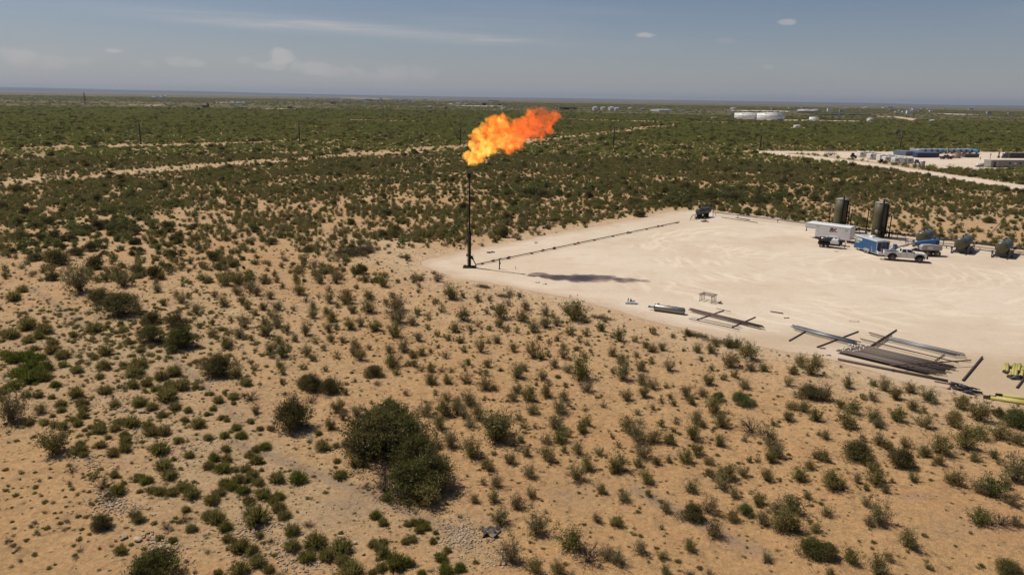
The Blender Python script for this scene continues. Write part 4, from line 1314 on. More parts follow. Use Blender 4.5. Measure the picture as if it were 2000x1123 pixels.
# dense stone heaps
hx, hy, hs = [], [], []
for X0, Y0, rx, ry, m_, sm in [(900, 1042, 26, 19, 420, .16), (965, 1085, 40, 18, 260, .13), (596, 845, 14, 8, 110, .18), (215, 985, 26, 12, 150, .2), (20, 745, 20, 12, 90, .24), (640, 870, 14, 5, 60, .2), (240, 1000, 40, 12, 140, .15), (310, 1065, 30, 14, 120, .2), (495, 1040, 40, 22, 260, .17),
                               (180, 905, 26, 10, 110, .15), (580, 1090, 60, 22, 300, .17), (400, 740, 22, 8, 60, .16), (230, 790, 30, 26, 160, .18), (270, 845, 26, 14, 110, .18), (350, 880, 40, 30, 260, .15), (785, 965, 10, 12, 60, .17)]:
    for _ in range(m_):
        a, b = random.gauss(0, .8) * rx, random.gauss(0, .8) * ry
        g = G(X0 + a, Y0 + b); hx.append(g.x); hy.append(g.y); hs.append(sm * random.uniform(.4, 1.5))
x = np.concatenate([x, hx]); y = np.concatenate([y, hy]); s = np.concatenate([s, hs]); n = len(x)
print('pebbles', n)
scatter('pebbles', np.stack([x, y, hgt(x, y) + s * .12], 1), np.stack([s, s * RNG.uniform(.6, 1, n), s * RNG.uniform(.4, .8, n)], 1), RNG.uniform(0, 6.28, n), RNG.integers(0, 5, n), STONES, 'loose buff limestone pebbles and rubble on the sand', 'pebbles', tilt=(RNG.uniform(-.4, .4, n), RNG.uniform(-.4, .4, n)))

ROCKS = [(243, 1052, 16), (270, 1056, 17), (280, 1048, 12), (290, 1044, 8), (315, 1071, 13), (333, 1082, 10), (277, 802, 14), (230, 792, 8), (185, 727, 6), (155, 695, 8), (48, 752, 12), (30, 747, 14), (15, 754, 9), (18, 742, 9), (30, 787, 8), (116, 709, 8), (217, 993, 12), (212, 968, 11), (254, 1023, 7),
         (594, 1046, 0), (666, 1050, 16), (662, 1054, 10), (694, 1059, 12), (710, 1080, 9), (629, 990, 7), (587, 983, 6), (485, 1025, 12), (470, 1022, 8), (495, 1040, 9), (515, 978, 9), (430, 1000, 6), (898, 1054, 10), (884, 1057, 8), (976, 1102, 9), (984, 1100, 11), (1014, 1102, 6), (964, 1050, 7), (904, 887, 6), (908, 955, 5),
         (776, 867, 6), (776, 917, 6), (592, 842, 6), (637, 880, 5), (598, 1003, 6), (527, 1083, 8), (540, 1075, 8), (600, 1115, 9), (592, 1110, 8), (270, 1115, 0), (1516, 1052, 6), (1545, 1094, 7), (77, 633, 5), (20, 634, 6), (1797, 847, 5), (1462, 706, 16), (1447, 716, 9), (1338, 952, 4), (95, 741, 5), (58, 748, 9), (700, 1108, 8), (745, 1096, 7), (190, 760, 5)]
ritems = []
for i, (X0, Y0, W_) in enumerate(ROCKS):
    if not W_: continue
    g = G(X0, Y0); ritems.append(dict(X=X0, Y=Y0, x=g.x, y=g.y, w=W_ / pxm(g.x, g.y) * 1.1, size='small' if W_ < 9 else 'large', colour=random.choice(['pale', 'buff'])))
labeler(ritems, 'limestone rock')
for it in ritems:
    o = bpy.data.objects.new('rock', random.choice(BSTONES).data); COL.objects.link(o)
    o.location = (it['x'], it['y'], hz(it['x'], it['y']) + it['w'] * .16); o.scale = (it['w'], it['w'] * random.uniform(.6, .9), it['w'] * random.uniform(.5, .7)); o.rotation_euler = (random.uniform(-.2, .2), random.uniform(-.2, .2), random.uniform(0, 6.28))
    tag(o, it['label'], 'rock', 'loose limestone rocks')


# ------------------------------------------------------------------ paints
M_BLACK = paint('black_painted_steel', (.012, .011, .010), .8, 0, .05, spec=.2)
M_DSTEEL = paint('dark_grey_pipe_steel', (.060, .062, .072), .5, .2, .2)
M_OLIVE = paint('olive_green_tank_paint', (.090, .083, .040), .55, 0, .06, scale=.6, spec=.3)
M_OLIVE2 = paint('olive_grey_vessel_paint', (.072, .070, .036), .38, 0, .08, scale=.6)
M_GREYV = paint('grey_vessel_wrap', (.125, .13, .125), .5, .1, .12, scale=.6)
M_DOME = paint('dusty_tank_roof', (.20, .20, .16), .6, 0, .6, scale=.6)
M_WHITE = paint('white_vehicle_paint', (.78, .77, .75), .3, 0, .12, scale=.5)
M_DIRTYW = paint('dust_washed_white_paint', (.70, .66, .61), .35, 0, .45, (.50, .38, .28), scale=.9)
M_SILVER = paint('silver_trim', (.48, .48, .47), .35, .5, .2)
M_ROOFG = paint('grey_sheet_roof', (.50, .51, .50), .5, .1, .3, scale=.5)
M_BLUE = paint('blue_trailer_paint', (.016, .085, .20), .4, 0, .06, (.14, .2, .26), scale=.6)
M_DBLUE = paint('dark_blue_paint', (.012, .030, .095), .5, 0, .03, scale=.4)
M_LBLUE = paint('lift_blue_paint', (.016, .13, .36), .4, 0, .12)
M_PALEB = paint('pale_blue_sheet', (.15, .21, .28), .5, .1, .25, scale=.4)
M_TYRE = paint('tyre_rubber', (.022, .021, .020), .85, 0, .45)
M_GLASS = paint('dark_window_glass', (.012, .014, .017), .08, 0, .05)
M_RUST = paint('rusty_brown_pipe', (.095, .055, .042), .75, .1, .35, (.16, .10, .075), scale=2.5)
M_BRPIPE = paint('brown_coated_pipe', (.120, .092, .068), .7, .0, .35, (.15, .115, .085), scale=2.5)
M_BRPIPE2 = paint('dusty_brown_pipe', (.175, .135, .098), .7, .0, .35, (.2, .155, .11), scale=2.5)
M_BRPIPE3 = paint('dark_brown_pipe', (.070, .052, .040), .7, .0, .25, (.15, .115, .085), scale=2.5)
M_GALV = paint('galvanized_pipe', (.27, .29, .32), .45, .4, .25, scale=2)
M_STEEL = paint('bare_steel_shell', (.24, .225, .21), .42, .7, .25, scale=1.2)
M_YELL = paint('yellow_pipe_coating', (.42, .36, .08), .5, 0, .2, scale=2)
M_GAUGE = paint('white_gauge_face', (.62, .63, .62), .4, 0, .1)
M_RED = paint('red_paint', (.45, .04, .035), .45, 0, .1)
M_DRED = paint('dark_red_letter', (.20, .012, .018), .45, 0, .05)
M_LET = paint('near_black_letter', (.03, .010, .010), .45, 0, .05)
M_LETW = paint('white_letter', (.80, .80, .80), .45, 0, .05)
M_LETY = paint('yellow_letter', (.75, .60, .08), .45, 0, .05)
M_TAN = paint('tan_machine_paint', (.42, .30, .17), .6, 0, .4)
M_CAMPG = paint('camp_office_siding', (.26, .25, .215), .6, 0, .25, scale=.3)
M_RVW = paint('cream_camper_siding', (.66, .62, .54), .45, 0, .2, scale=.3)
M_RVT = paint('taupe_camper_side', (.36, .32, .27), .5, 0, .2, scale=.3)
M_WOOD = paint('weathered_pole_wood', (.030, .024, .020), .9, 0, .2)
M_GREYP = paint('grey_counterweight', (.32, .32, .31), .55, 0, .4)
M_DKGLASSB = paint('cooler_blue', (.05, .16, .48), .4, 0, .1)
M_TARP = paint('faded_tarp', (.055, .048, .048), .85, 0, .4)
M_WTANK = paint('white_tank_paint', (.74, .73, .70), .45, 0, .12, scale=.05)


# ------------------------------------------------------------------ flare stack and flame
sg = G(917, 522.5)
fs = thing('flare_stack', 'tall thin black flare stack standing on a flat base at the pad tip', 'flare stack', sg)
ST = HT(917, 522.5, 338)
SL = HT(917, 522.5, 455)
b = MB(); b.box((0, 0, .10), (1.9, 1.5, .12)); b.box((0, 0, .19), (1.1, .9, .06)); b.box((.75, -.5, .22), (.5, .2, .14)); b.box((-.7, .4, .2), (.4, .3, .12))
b.build('base_plate', M_BLACK, fs)
b = MB(); b.cyl((0, 0, .2), (0, 0, SL), .235, 18); b.lathe((0, 0, SL), (0, 0, SL + .4), [(0, .235), (.34, .15)], 18); b.lathe((0, 0, .22), (0, 0, .4), [(0, .33), (.05, .33)], 18)
b.build('lower_pipe', M_BLACK, fs)
b = MB(); b.cyl((0, 0, SL + .3), (-.02, 0, ST - .6), .125, 14)
for z_ in (SL + 3.0, SL + 6.0): b.lathe((0, 0, z_), (0, 0, z_ + .1), [(0, .17), (.07, .17)], 14)
b.build('upper_pipe', M_BLACK, fs)
b = MB(); b.lathe((-.02, 0, ST - .6), (-.02, 0, ST), [(0, .14), (.1, .24), (.42, .24), (.44, .30), (.58, .30), (.6, .2)], 16)
b.tube([(-.22, -.1, ST - .9), (-.28, -.1, ST - .2), (-.12, -.05, ST + .02)], .035); b.box((-.2, -.1, ST - .35), (.18, .14, .22))
b.build('flare_tip', M_BLACK, fs)
b = MB(); b.tube([(-.32, -.12, .3), (-.32, -.12, SL + .2), (-.25, -.12, SL + .6), (-.25, -.12, ST - .8)], .032)
for z_ in np.arange(1.0, ST - 1, 1.5): b.box((-.2, -.08, z_), (.2, .05, .05))
b.box((-.36, -.15, 1.9), (.22, .22, .34))
b.build('pilot_line', M_BLACK, fs)
b = MB(); b.tube([(.2, -.02, 1.75), (.48, -.05, 1.35)], .16, 10); b.tube([(.45, -.05, 1.4), (1.05, -.12, .28)], .075, 8); b.lathe((.22, -.02, 1.72), (.6, -.05, 1.15), [(0, .1), (.08, .2), (.5, .16), (.6, .08)], 10)
b.build('inlet_leg', M_BLACK, fs)


def plane_pt(X, Y, ydepth):
    d = fw + (X - CX) / FPX * rt - (Y - CY) / FPX * up
    t = ydepth / d[1]
    return CAMP + t * d


FZ = 2.955
blobs = [(340, 380, 34), (362, 384, 40), (392, 372, 44), (405, 335, 48), (375, 305, 40), (395, 262, 50), (440, 300, 66), (455, 235, 56), (492, 180, 50), (524, 180, 50), (515, 245, 76), (562, 275, 72), (590, 228, 60), (580, 315, 42), (618, 270, 58), (645, 230, 50),
         (655, 185, 44), (695, 235, 50), (700, 180, 44), (703, 125, 38), (738, 128, 40), (748, 185, 58), (772, 145, 46), (750, 240, 42), (795, 190, 48), (822, 152, 40), (850, 150, 24)]
rf = random.Random(11)
o0 = plane_pt(915, 322, sg.y)
fb = bmesh.new(); BL = []
for tx, ty, r_ in blobs:
    X, Y = 800 + tx / FZ, 180 + ty / FZ
    p = Vector(plane_pt(X, Y, sg.y + rf.uniform(-.9, .9)) - o0)
    rad_ = r_ / FZ / FPX * sg.y * 1.08
    BL.append((p, rad_))
    bmesh.ops.create_icosphere(fb, subdivisions=3, radius=1.0, matrix=Matrix.Translation(p) @ Matrix.Scale(rad_ * 1.22, 4))
fm = bpy.data.meshes.new('flame'); fb.to_mesh(fm); fb.free()
fl = bpy.data.objects.new('flame', fm); COL.objects.link(fl); fl.location = Vector(o0)
rm = fl.modifiers.new('join', 'REMESH'); rm.mode = 'VOXEL'; rm.voxel_size = .2


def flame_material():
    m, t = newmat('burning_gas')
    tc = t.n('ShaderNodeTexCoord').outputs['Object']
    sp = t.n('ShaderNodeSeparateXYZ'); t.l(tc, sp.inputs[0])
    along = t.ramp(sp.outputs[0], -1.0, 12.8, 0, 1, False)
    wrp = t.n('ShaderNodeTexNoise'); wrp.inputs['Scale'].default_value = .55; wrp.inputs['Detail'].default_value = 5; wrp.inputs['Roughness'].default_value = .62
    t.l(tc, wrp.inputs['Vector'])
    off = t.n('ShaderNodeVectorMath', operation='SUBTRACT'); t.l(wrp.outputs['Color'], off.inputs[0]); off.inputs[1].default_value = (.5, .5, .5)
    amp = t.n('ShaderNodeVectorMath', operation='SCALE'); t.l(off.outputs[0], amp.inputs[0]); t.put(amp.inputs['Scale'], t.ramp(along, .3, 1, 1.5, 2.6))
    q = t.n('ShaderNodeVectorMath', operation='ADD'); t.l(tc, q.inputs[0]); t.l(amp.outputs[0], q.inputs[1])
    pos = q.outputs[0]
    f = None
    for p, r in BL:
        d = t.n('ShaderNodeVectorMath', operation='DISTANCE'); t.l(pos, d.inputs[0]); d.inputs[1].default_value = tuple(p)
        g = t.m('MULTIPLY_ADD', d.outputs['Value'], -1.0 / r, 1.0)
        f = g if f is None else t.m('MAXIMUM', f, g)
    n2 = t.noise(pos, 1.15, 5, .62, .2)
    n3 = t.noise(t.maps(tc, (.7, 1, 1), (0, .6, 0)), .55, 4, .6)
    er = t.m('MULTIPLY', t.m('SUBTRACT', n2, .5), t.ramp(along, .0, 1.0, 1.1, 2.9))
    dens = t.m('MULTIPLY', t.ramp(t.m('ADD', t.m('SUBTRACT', f, t.ramp(along, .55, 1, .0, .10)), er), .0, t.ramp(along, .3, 1, .14, .34)), t.m('MULTIPLY', t.ramp(along, 0, 1, 1.3, .85, False), t.ramp(n3, .38, .50, .22, 1.0)))
    hot = t.ramp(t.m('SUBTRACT', t.m('ADD', t.m('MULTIPLY', n2, .62), t.m('MULTIPLY', n3, .62)), t.m('MULTIPLY', along, .27)), .48, .67)
    c = t.mix(t.ramp(along, .15, .85), (1.0, .20, .018, 1), (1.0, .165, .040, 1))
    c = t.mix(hot, c, (1.0, .58, .10, 1))
    dark = t.ramp(t.noise(pos, 1.7, 4, .65), .36, .54, .45, 1.05)
    e = t.m('MULTIPLY', t.m('MULTIPLY', dens, dark), t.ramp(hot, 0, 1, .98, 1.35))
    em = t.n('ShaderNodeEmission'); t.l(c, em.inputs[0]); t.l(e, em.inputs[1])
    ab = t.n('ShaderNodeVolumeAbsorption'); ab.inputs[0].default_value = (.22, .10, .05, 1); t.l(dens, ab.inputs[1])
    ad = t.n('ShaderNodeAddShader'); t.l(em.outputs[0], ad.inputs[0]); t.l(ab.outputs[0], ad.inputs[1])
    o = t.n('ShaderNodeOutputMaterial'); t.l(ad.outputs[0], o.inputs['Volume'])
    return m


fm.materials.append(flame_material())
tag(fl, 'billowing orange and yellow gas flame blowing right above the flare stack', 'flame')
hb = bmesh.new()  # thin hot smoke trailing from the end of the flame
for X, Y, r_ in [(1096, 238, 11), (1108, 240, 9), (1118, 236, 7), (1090, 226, 8), (1070, 222, 8), (1132, 236, 9), (1150, 232, 10), (1170, 234, 9)]:
    p = plane_pt(X, Y, sg.y)
    bmesh.ops.create_icosphere(hb, subdivisions=2, radius=1.0, matrix=Matrix.Translation(Vector(p - o0)) @ Matrix.Scale(r_ / FPX * sg.y, 4))
hm = bpy.data.meshes.new('smoke'); hb.to_mesh(hm); hb.free()
ho = bpy.data.objects.new('smoke', hm); COL.objects.link(ho); ho.location = Vector(o0)
rm = ho.modifiers.new('join', 'REMESH'); rm.mode = 'VOXEL'; rm.voxel_size = .2
m, t = newmat('hot_smoke')
tc = t.n('ShaderNodeTexCoord').outputs['Object']
dn = t.m('MULTIPLY', t.ramp(t.noise(tc, .8, 5, .6), .5, .72), .55)
pv = t.n('ShaderNodeVolumePrincipled'); t.l(dn, pv.inputs['Density']); pv.inputs['Color'].default_value = (.30, .20, .17, 1)
o_ = t.n('ShaderNodeOutputMaterial'); t.l(pv.outputs[0], o_.inputs['Volume'])
hm.materials.append(m); tag(ho, 'faint brownish smoke wisp drifting off the right end of the flame', 'smoke')

# ------------------------------------------------------------------ flow line from the flare to the knockout drum
a, c_ = G(931, 519), G(1327, 435.5)
ll = thing('flow_line', 'long thin dark pipe lying across the pad from flare to drum', 'pipe', (a.x, a.y, 0.03), heading(a, c_))
L_ = (c_ - a).length
b = MB(); b.cyl((0, 0, .20), (L_, 0, .20), .075, 8); b.build('pipe', M_RUST, ll)
for k, xx in enumerate(np.linspace(1.2, L_ - 1, 11)):
    b = MB(); b.box((xx, 0, .06), (.25, .5, .10)); b.build('support_block', M_RUST, ll)
for xx in (L_ * .06, L_ * .12, L_ * .26, L_ * .31, L_ * .42, L_ * .68, L_ * .86):
    b = MB(); b.cyl((xx - .35, 0, .2), (xx + .35, 0, .2), .13, 10); b.box((xx, 0, .34), (.12, .12, .2)); b.build('coupling', M_RUST if xx != L_ * .42 else M_RED, ll)
g = G(975.5, 526)
t_ = thing('riser_post', 'short dark valve post standing in front of the flow line', 'post', g)
b = MB(); b.cyl((0, 0, 0), (0, 0, 1.45), .08, 10); b.lathe((0, 0, 0), (0, 0, .1), [(0, .2), (.06, .2)], 12); b.box((.06, 0, .9), (.2, .16, .3)); b.build('pipe', M_BLACK, t_)
b = MB(); b.box((0, 0, 1.55), (.30, .1, .1)); b.tube([(-.25, 0, 1.5), (.0, 0, 1.56), (.25, 0, 1.78)], .04); b.build('handle', M_BLACK, t_)


def ring_supports(parent, r, x0, x1, z, mat, w_=.14):
    for xx in (x0, x1):
        s_ = MB(); s_.box((xx, 0, (z - r * .6) / 2), (w_, r * 1.5, z - r * .6)); s_.box((xx, 0, .05), (w_ * 2.5, r * 1.9, .1)); s_.build('saddle', mat, parent)


# knockout drum
g0, g1 = G(1361, 427.5), G(1384, 420)
hd_ = heading(G(1359, 413, 1.45), G(1383.6, 407.6, 1.45))
kd = thing('knockout_drum', 'dark grey horizontal knockout drum on saddles at the far pad corner', 'tank', G(1362, 427.5), math.radians(46))
b = MB(); b.vessel((.25, 0, 1.5), (4.4, 0, 1.5), .74, 24); b.build('shell', paint('dark_drum_paint', (.055, .056, .05), .38, .1, .2), kd)
ring_supports(kd, .74, .8, 3.6, 1.45, M_BLACK, .5)
b = MB(); b.cyl((.9, .2, 2.1), (.9, .2, 2.75), .16, 10); b.box((.9, .2, 2.75), (.4, .4, .12)); b.cyl((.9, .2, 2.8), (.9, .2, 3.1), .07, 8); b.build('top_valve', M_BLACK, kd)
for xx in (1.3, 3.3):
    b = MB(); b.lathe((xx, 0, 1.5), (xx + .05, 0, 1.5), [(0, .757), (.05, .757)], 24); b.build('band', M_BLACK, kd)
b = MB(); b.box((0.6, -.75, .35), (.9, .5, .6)); b.box((-.3, -.2, .25), (.5, .9, .35)); b.tube([(-.5, .2, .2), (-.3, .2, 1.1), (.0, .1, 1.2)], .07); b.build('valve_skid', M_BLACK, kd)
b = MB(); b.cyl((5.2, -.8, 0), (5.2, -.8, 1.9), .06, 6); b.build('stand_post', M_BLACK, kd)
b = MB(); b.tube([(-.2, .3, .9), (-1.8, .1, 1.0), (-2.9, -.2, .75), (-3.7, -.4, .1)], .06, 6); b.tube([(-.3, -.5, .3), (-2.2, -.8, .2)], .05); b.tube([(-1.3, .0, 0), (-1.3, 0, 1.0)], .04); b.tube([(-2.4, -.1, 0), (-2.4, -.1, .85)], .04); b.build('inlet_piping', M_RUST, kd)
g = G(1375.5, 433.5)
b = MB(); b.box((0, 0, .12), (1.3, .7, .2), 0, .3); b.box((.1, .05, .3), (.5, .4, .25), 1, .7); b.box((-.5, .2, .1), (.4, .2, .18), 0, 1.2); b.box((.75, -.2, .08), (.3, .3, .12), 0, .2)
o = b.build('scrap_heap', [M_RUST, M_YELL]); o.location = g; tag(o, 'small yellowish scrap heap on the pad in front of the knockout drum', 'scrap')

# ------------------------------------------------------------------ pipelines along the back of the pad
def pipeline(pts, z, r, mat, label, post=True, every=6.0, name='pipeline', zs=None):
    P0 = [G(x, y, z) for x, y in pts]
    o_ = P0[0].copy(); o_.z = 0
    t_ = thing(name, label, 'pipe', o_)
    q = [(p.x - o_.x, p.y - o_.y, z) for p in P0]
    b_ = MB(); b_.tube(q, r, 10); b_.build('pipe', mat, t_)
    if post:
        for A, B in zip(q[:-1], q[1:]):
            A, B = Vector(A), Vector(B)
            n_ = max(1, int((B - A).length / every)); hd = math.atan2(B.y - A.y, B.x - A.x)
            for k in range(n_):
                p = A.lerp(B, (k + .5) / n_)
                s_ = MB(); s_.box((p.x, p.y, z / 2 - r / 2), (.09, .09, z - r)); s_.box((p.x, p.y, z - r - .04), (.12, .6, .08), 0, hd); s_.build('support', M_DSTEEL, t_)
    return t_


pipeline([(1391, 413.8), (1404, 415.6), (1480, 424.0), (1560, 433.6), (1600, 438.2)], .75, .09, M_GALV, 'light grey raised pipeline running behind the pad from drum to white trailer', every=8)
pipeline([(1396, 415.5), (1480, 426.0), (1575, 437.0)], .5, .05, M_GALV, 'thin lower grey pipe beside the raised pipeline behind the pad', False)
pipeline([(1640, 443.5), (1700, 450.3), (1787, 461), (1828, 465.5), (1860, 469), (1945, 479.5), (2010, 487.5), (2200, 511)], .85, .19, M_DSTEEL, 'thick dark grey header pipe behind the tanks and round vessels', every=7)
pipeline([(1662, 458.5), (1740, 467), (1800, 474.5), (1900, 486.5), (1990, 496.5), (2200, 523)], .5, .10, M_DSTEEL, 'lower dark pipe in front of the thick header pipe', every=9)
pipeline([(1740, 463), (1830, 474), (1900, 481), (2010, 494.5), (2200, 516)], .45, .05, M_RUST, 'thin brown rail pipe between the two dark pipelines', every=5)
pipeline([(1409, 424.5), (1480, 435)], .10, .06, M_RUST, 'thin rusty pipe lying loose on the pad below the raised pipeline', False)
pipeline([(1437, 425.5), (1464, 430)], .10, .10, M_RUST, 'short brown pipe offcut lying below the raised pipeline', False)
pipeline([(1931, 460), (1965, 423), (2003, 383), (2030, 355)], .25, .05, M_BLACK, 'thin black surface line crossing the sand behind the round vessels', False)
# cross-over spools between the header and each vessel
for X0, Y0, X1, Y1 in [(1664, 452, 1678, 457), (1700, 453, 1692, 460), (1745, 458, 1752, 466), (1762, 460, 1768, 470), (1836, 467, 1830, 477), (1908, 475, 1902, 486), (1985, 485, 1978, 497)]:
    a, c_ = G(X0, Y0, .8), G(X1, Y1, .5)
    t_ = thing('crossover_spool', 'short elbowed dark spool joining the pipelines at photo column %d' % X0, 'pipe', (a.x, a.y, 0), 0)
    t_['label'] = {1664: 'elbowed spool right of the white trailer tail', 1700: 'elbowed spool between the two tall tanks', 1745: 'elbowed spool right of the second tall tank', 1762: 'elbowed spool left of the boom lift basket', 1836: 'elbowed spool right of the first round vessel', 1908: 'elbowed spool right of the second round vessel', 1985: 'elbowed spool right of the third round vessel'}[X0]
    t_['group'] = 'crossover spools'
    v = c_ - a
    b = MB(); b.tube([(0, 0, .8), (v.x * .1, v.y * .1, 1.15), (v.x, v.y, 1.1), (v.x, v.y, .5)], .07, 8); b.build('pipe', M_DSTEEL, t_)
    b = MB(); b.box((v.x * .5, v.y * .5, 1.12), (.34, .34, .3)); b.lathe((v.x * .5, v.y * .5, 1.25), (v.x * .5, v.y * .5, 1.5), [(0, .03), (.2, .03), (.21, .17), (.24, .17)], 12); b.build('valve', M_BLACK, t_)

# ------------------------------------------------------------------ tall tanks
for k, (X, Y, top, lab) in enumerate([(1637.5, 452, 386.5, 'tall olive green cylindrical tank behind the white gooseneck trailer'), (1713.5, 462.5, 393.5, 'tall olive green cylindrical tank behind the blue cargo trailer')]):
    g = G(X, Y); H_ = HT(X, Y, top) - .25; R_ = 1.18
    t_ = thing('storage_tank', lab, 'tank', g, 0, 'tall olive tanks')
    b = MB(); b.lathe((0, 0, 0), (0, 0, H_), [(0, R_), (H_ * .33, R_), (H_ * .66, R_), (H_, R_)], 32); b.build('shell', M_OLIVE, t_)
    b = MB(); b.lathe((0, 0, H_), (0, 0, H_ + .3), [(-.05, R_ + .03), (.03, R_ + .03), (.14, R_ * .75), (.24, R_ * .35), (.27, 0.01)], 32); b.build('roof', M_DOME, t_)
    for z_ in (H_ * .33, H_ * .66):
        b = MB(); b.lathe((0, 0, z_), (0, 0, z_ + .06), [(0, R_ + .015), (.05, R_ + .015)], 32); b.build('seam_band', M_OLIVE, t_)
    b = MB(); b.tube([(-.35, -R_ - .28, .4), (-.35, -R_ - .28, 1.4)], .26, 14); b.tube([(-.35, -R_ - .28, 1.4), (-.35, -R_ - .24, H_ + .85)], .17, 12); b.build('vent_pipe', M_BLACK, t_)
    b = MB(); b.cyl((-.95, -R_ - .1, 1.25), (-.95, -R_ - .2, 1.25), .30, 20); b.build('round_gauge', M_GAUGE, t_)
    b = MB(); b.box((.25, -R_ - .2, .75), (.5, .5, .8)); b.box((-.1, -R_ - .35, 1.9), (.5, .4, .5)); b.tube([(.3, -R_ - .3, 1.0), (.9, -R_ - .3, .9), (.9, -R_ - .3, .1)], .07); b.build('valve_box', M_BLACK, t_)
    for q in range(3):
        b = MB(); b.cyl((.15 + q * .25, .15 * q, H_ + .15), (.15 + q * .25, .15 * q, H_ + .6), .05, 6); b.box((.15 + q * .25, .15 * q, H_ + .6), (.16, .1, .08)); b.build('roof_fitting', M_SILVER, t_)
    b = MB(); b.cyl((R_ * .62, -R_ * .79 - .06, .3), (R_ * .62, -R_ * .79 - .06, H_ - .3), .055, 6)
    b.cyl((R_ * .80, -R_ * .6 - .08, .3), (R_ * .80, -R_ * .6 - .08, H_ - .3), .07, 6); b.build('downcomer', M_BLACK, t_)
for k, (X, Y, top, arm, lab) in enumerate([(1618, 441, 401, 1, 'slim light post left of the first tall tank'), (1654.5, 446, 400.5, 0, 'slim post close to the right side of the first tall tank'), (1659.5, 449, 410, 0, 'second slim post right of the first tall tank'), (1691, 455.5, 410.5, 0, 'slim post left of the second tall tank'),
                                    (1729, 458, 414, 0, 'slim post close to the right side of the second tall tank'), (1735.6, 464, 421, 1, 'outermost slim post right of the second tall tank')]):
    g = G(X, Y); H_ = HT(X, Y, top)
    t_ = thing('vent_post', lab, 'post', g, 0, 'slim posts around the tall tanks')
    b = MB(); b.cyl((0, 0, 0), (0, 0, H_), .10, 8); b.cyl((0, 0, .0), (0, 0, .9), .18 if k in (3, 5) else .1, 8); b.build('pole', M_BLACK, t_)
    b = MB()
    if arm: b.box((.45 if k == 0 else .3, 0, H_ - .05), (1.0, .25, .12))
    else: b.box((0, 0, H_), (.3, .16, .18))
    b.build('lamp_head', M_GREYP if arm else M_BLACK, t_)

# ------------------------------------------------------------------ three round horizontal vessels
def vessel(X, Y, lab, L=5.4):
    c0 = G(X, Y, 1.75)
    t_ = thing('round_vessel', lab, 'tank', (c0.x, c0.y, 0), math.radians(49), 'olive round vessels on skids')
    r = .98
    b = MB(); h = r * .42
    b.lathe((0, 0, 1.75), (1, 0, 1.75), [(-h * math.cos(q), r * math.sin(q)) for q in (0.02, .35, .7, 1.0, 1.3, PI / 2)] + [(.5, r)], 28)
    b.build('end_cap', M_OLIVE2, t_)
    b = MB(); b.lathe((.5, 0, 1.75), (1.5, 0, 1.75), [(0, r * 1.004), (L - 1.0, r * 1.004)] + [(L - 1.0 + h * math.cos(q), r * math.sin(q)) for q in (1.3, 1.0, .7, .35, .02)], 28); b.build('shell', M_GREYV, t_)
    for xx in (.5, L * .5, L - .6):
        b = MB(); b.lathe((xx, 0, 1.75), (xx + 1, 0, 1.75), [(0, r * 1.02), (.1, r * 1.02)], 28); b.build('band', M_DSTEEL, t_)
    ring_supports(t_, r, .7, L - .8, 1.55, M_DSTEEL, .18)
    for yy in (-1.05, 1.05):
        b = MB(); b.box((L / 2, yy, .12), (L + 1.6, .14, .22)); b.build('skid_rail', M_DSTEEL, t_)
    b = MB(); b.box((.2, -1.25, .75), (.3, .3, 1.4)); b.box((1.0, -1.35, .9), (.5, .4, .5)); b.box((1.9, -1.35, .5), (.4, .4, .9)); b.tube([(.6, -1.3, 1.2), (2.6, -1.4, 1.15), (3.2, -1.4, .3)], .08); b.tube([(1.5, -1.3, .2), (1.5, -1.5, 1.4)], .05); b.build('valve_train', M_DSTEEL, t_)
    b = MB(); b.tube([(-.35, 1.15, 0), (-.35, 1.15, 1.1)], .09); b.tube([(-.2, .8, .3), (-.4, 1.2, .9)], .06); b.box((-.35, 1.15, 1.0), (.3, .3, .35)); b.build('drain_valve', M_DSTEEL, t_)
    for xx in (1.2, 3.2):
        b = MB(); b.cyl((xx, 0, 2.7), (xx, 0, 3.0), .12, 10); b.box((xx, 0, 3.02), (.3, .3, .07)); b.build('nozzle', M_DSTEEL, t_)
    return t_


vessel(1800.5, 464, 'olive round vessel on skid partly behind the boom lift')
vessel(1876.5, 476, 'olive round vessel on skid, middle one of three')
vessel(1956.5, 484, 'olive round vessel on skid, rightmost of three')


# ------------------------------------------------------------------ wheels
def add_wheel(parent, c, r, wd, rimmat, name='wheel', side=-1):
    w_ = MB(); w_.wheel(c, r, wd, 0)
    o_ = w_.build(name, M_TYRE, parent)
    q = MB(); yy = c[1] + side * (wd / 2 - .015)
    q.lathe((c[0], yy, c[2]), (c[0], yy - side * .1, c[2]), [(0, r * .2), (-.015, r * .22), (.03, r * .5), (0.0, r * .6), (.06, r * .63)], 16)
    q.cyl((c[0], c[1] - wd / 2 + .06, c[2]), (c[0], c[1] + wd / 2 - .06, c[2]), r * .6, 16)
    ri = q.build('rim', rimmat, o_)
    return o_


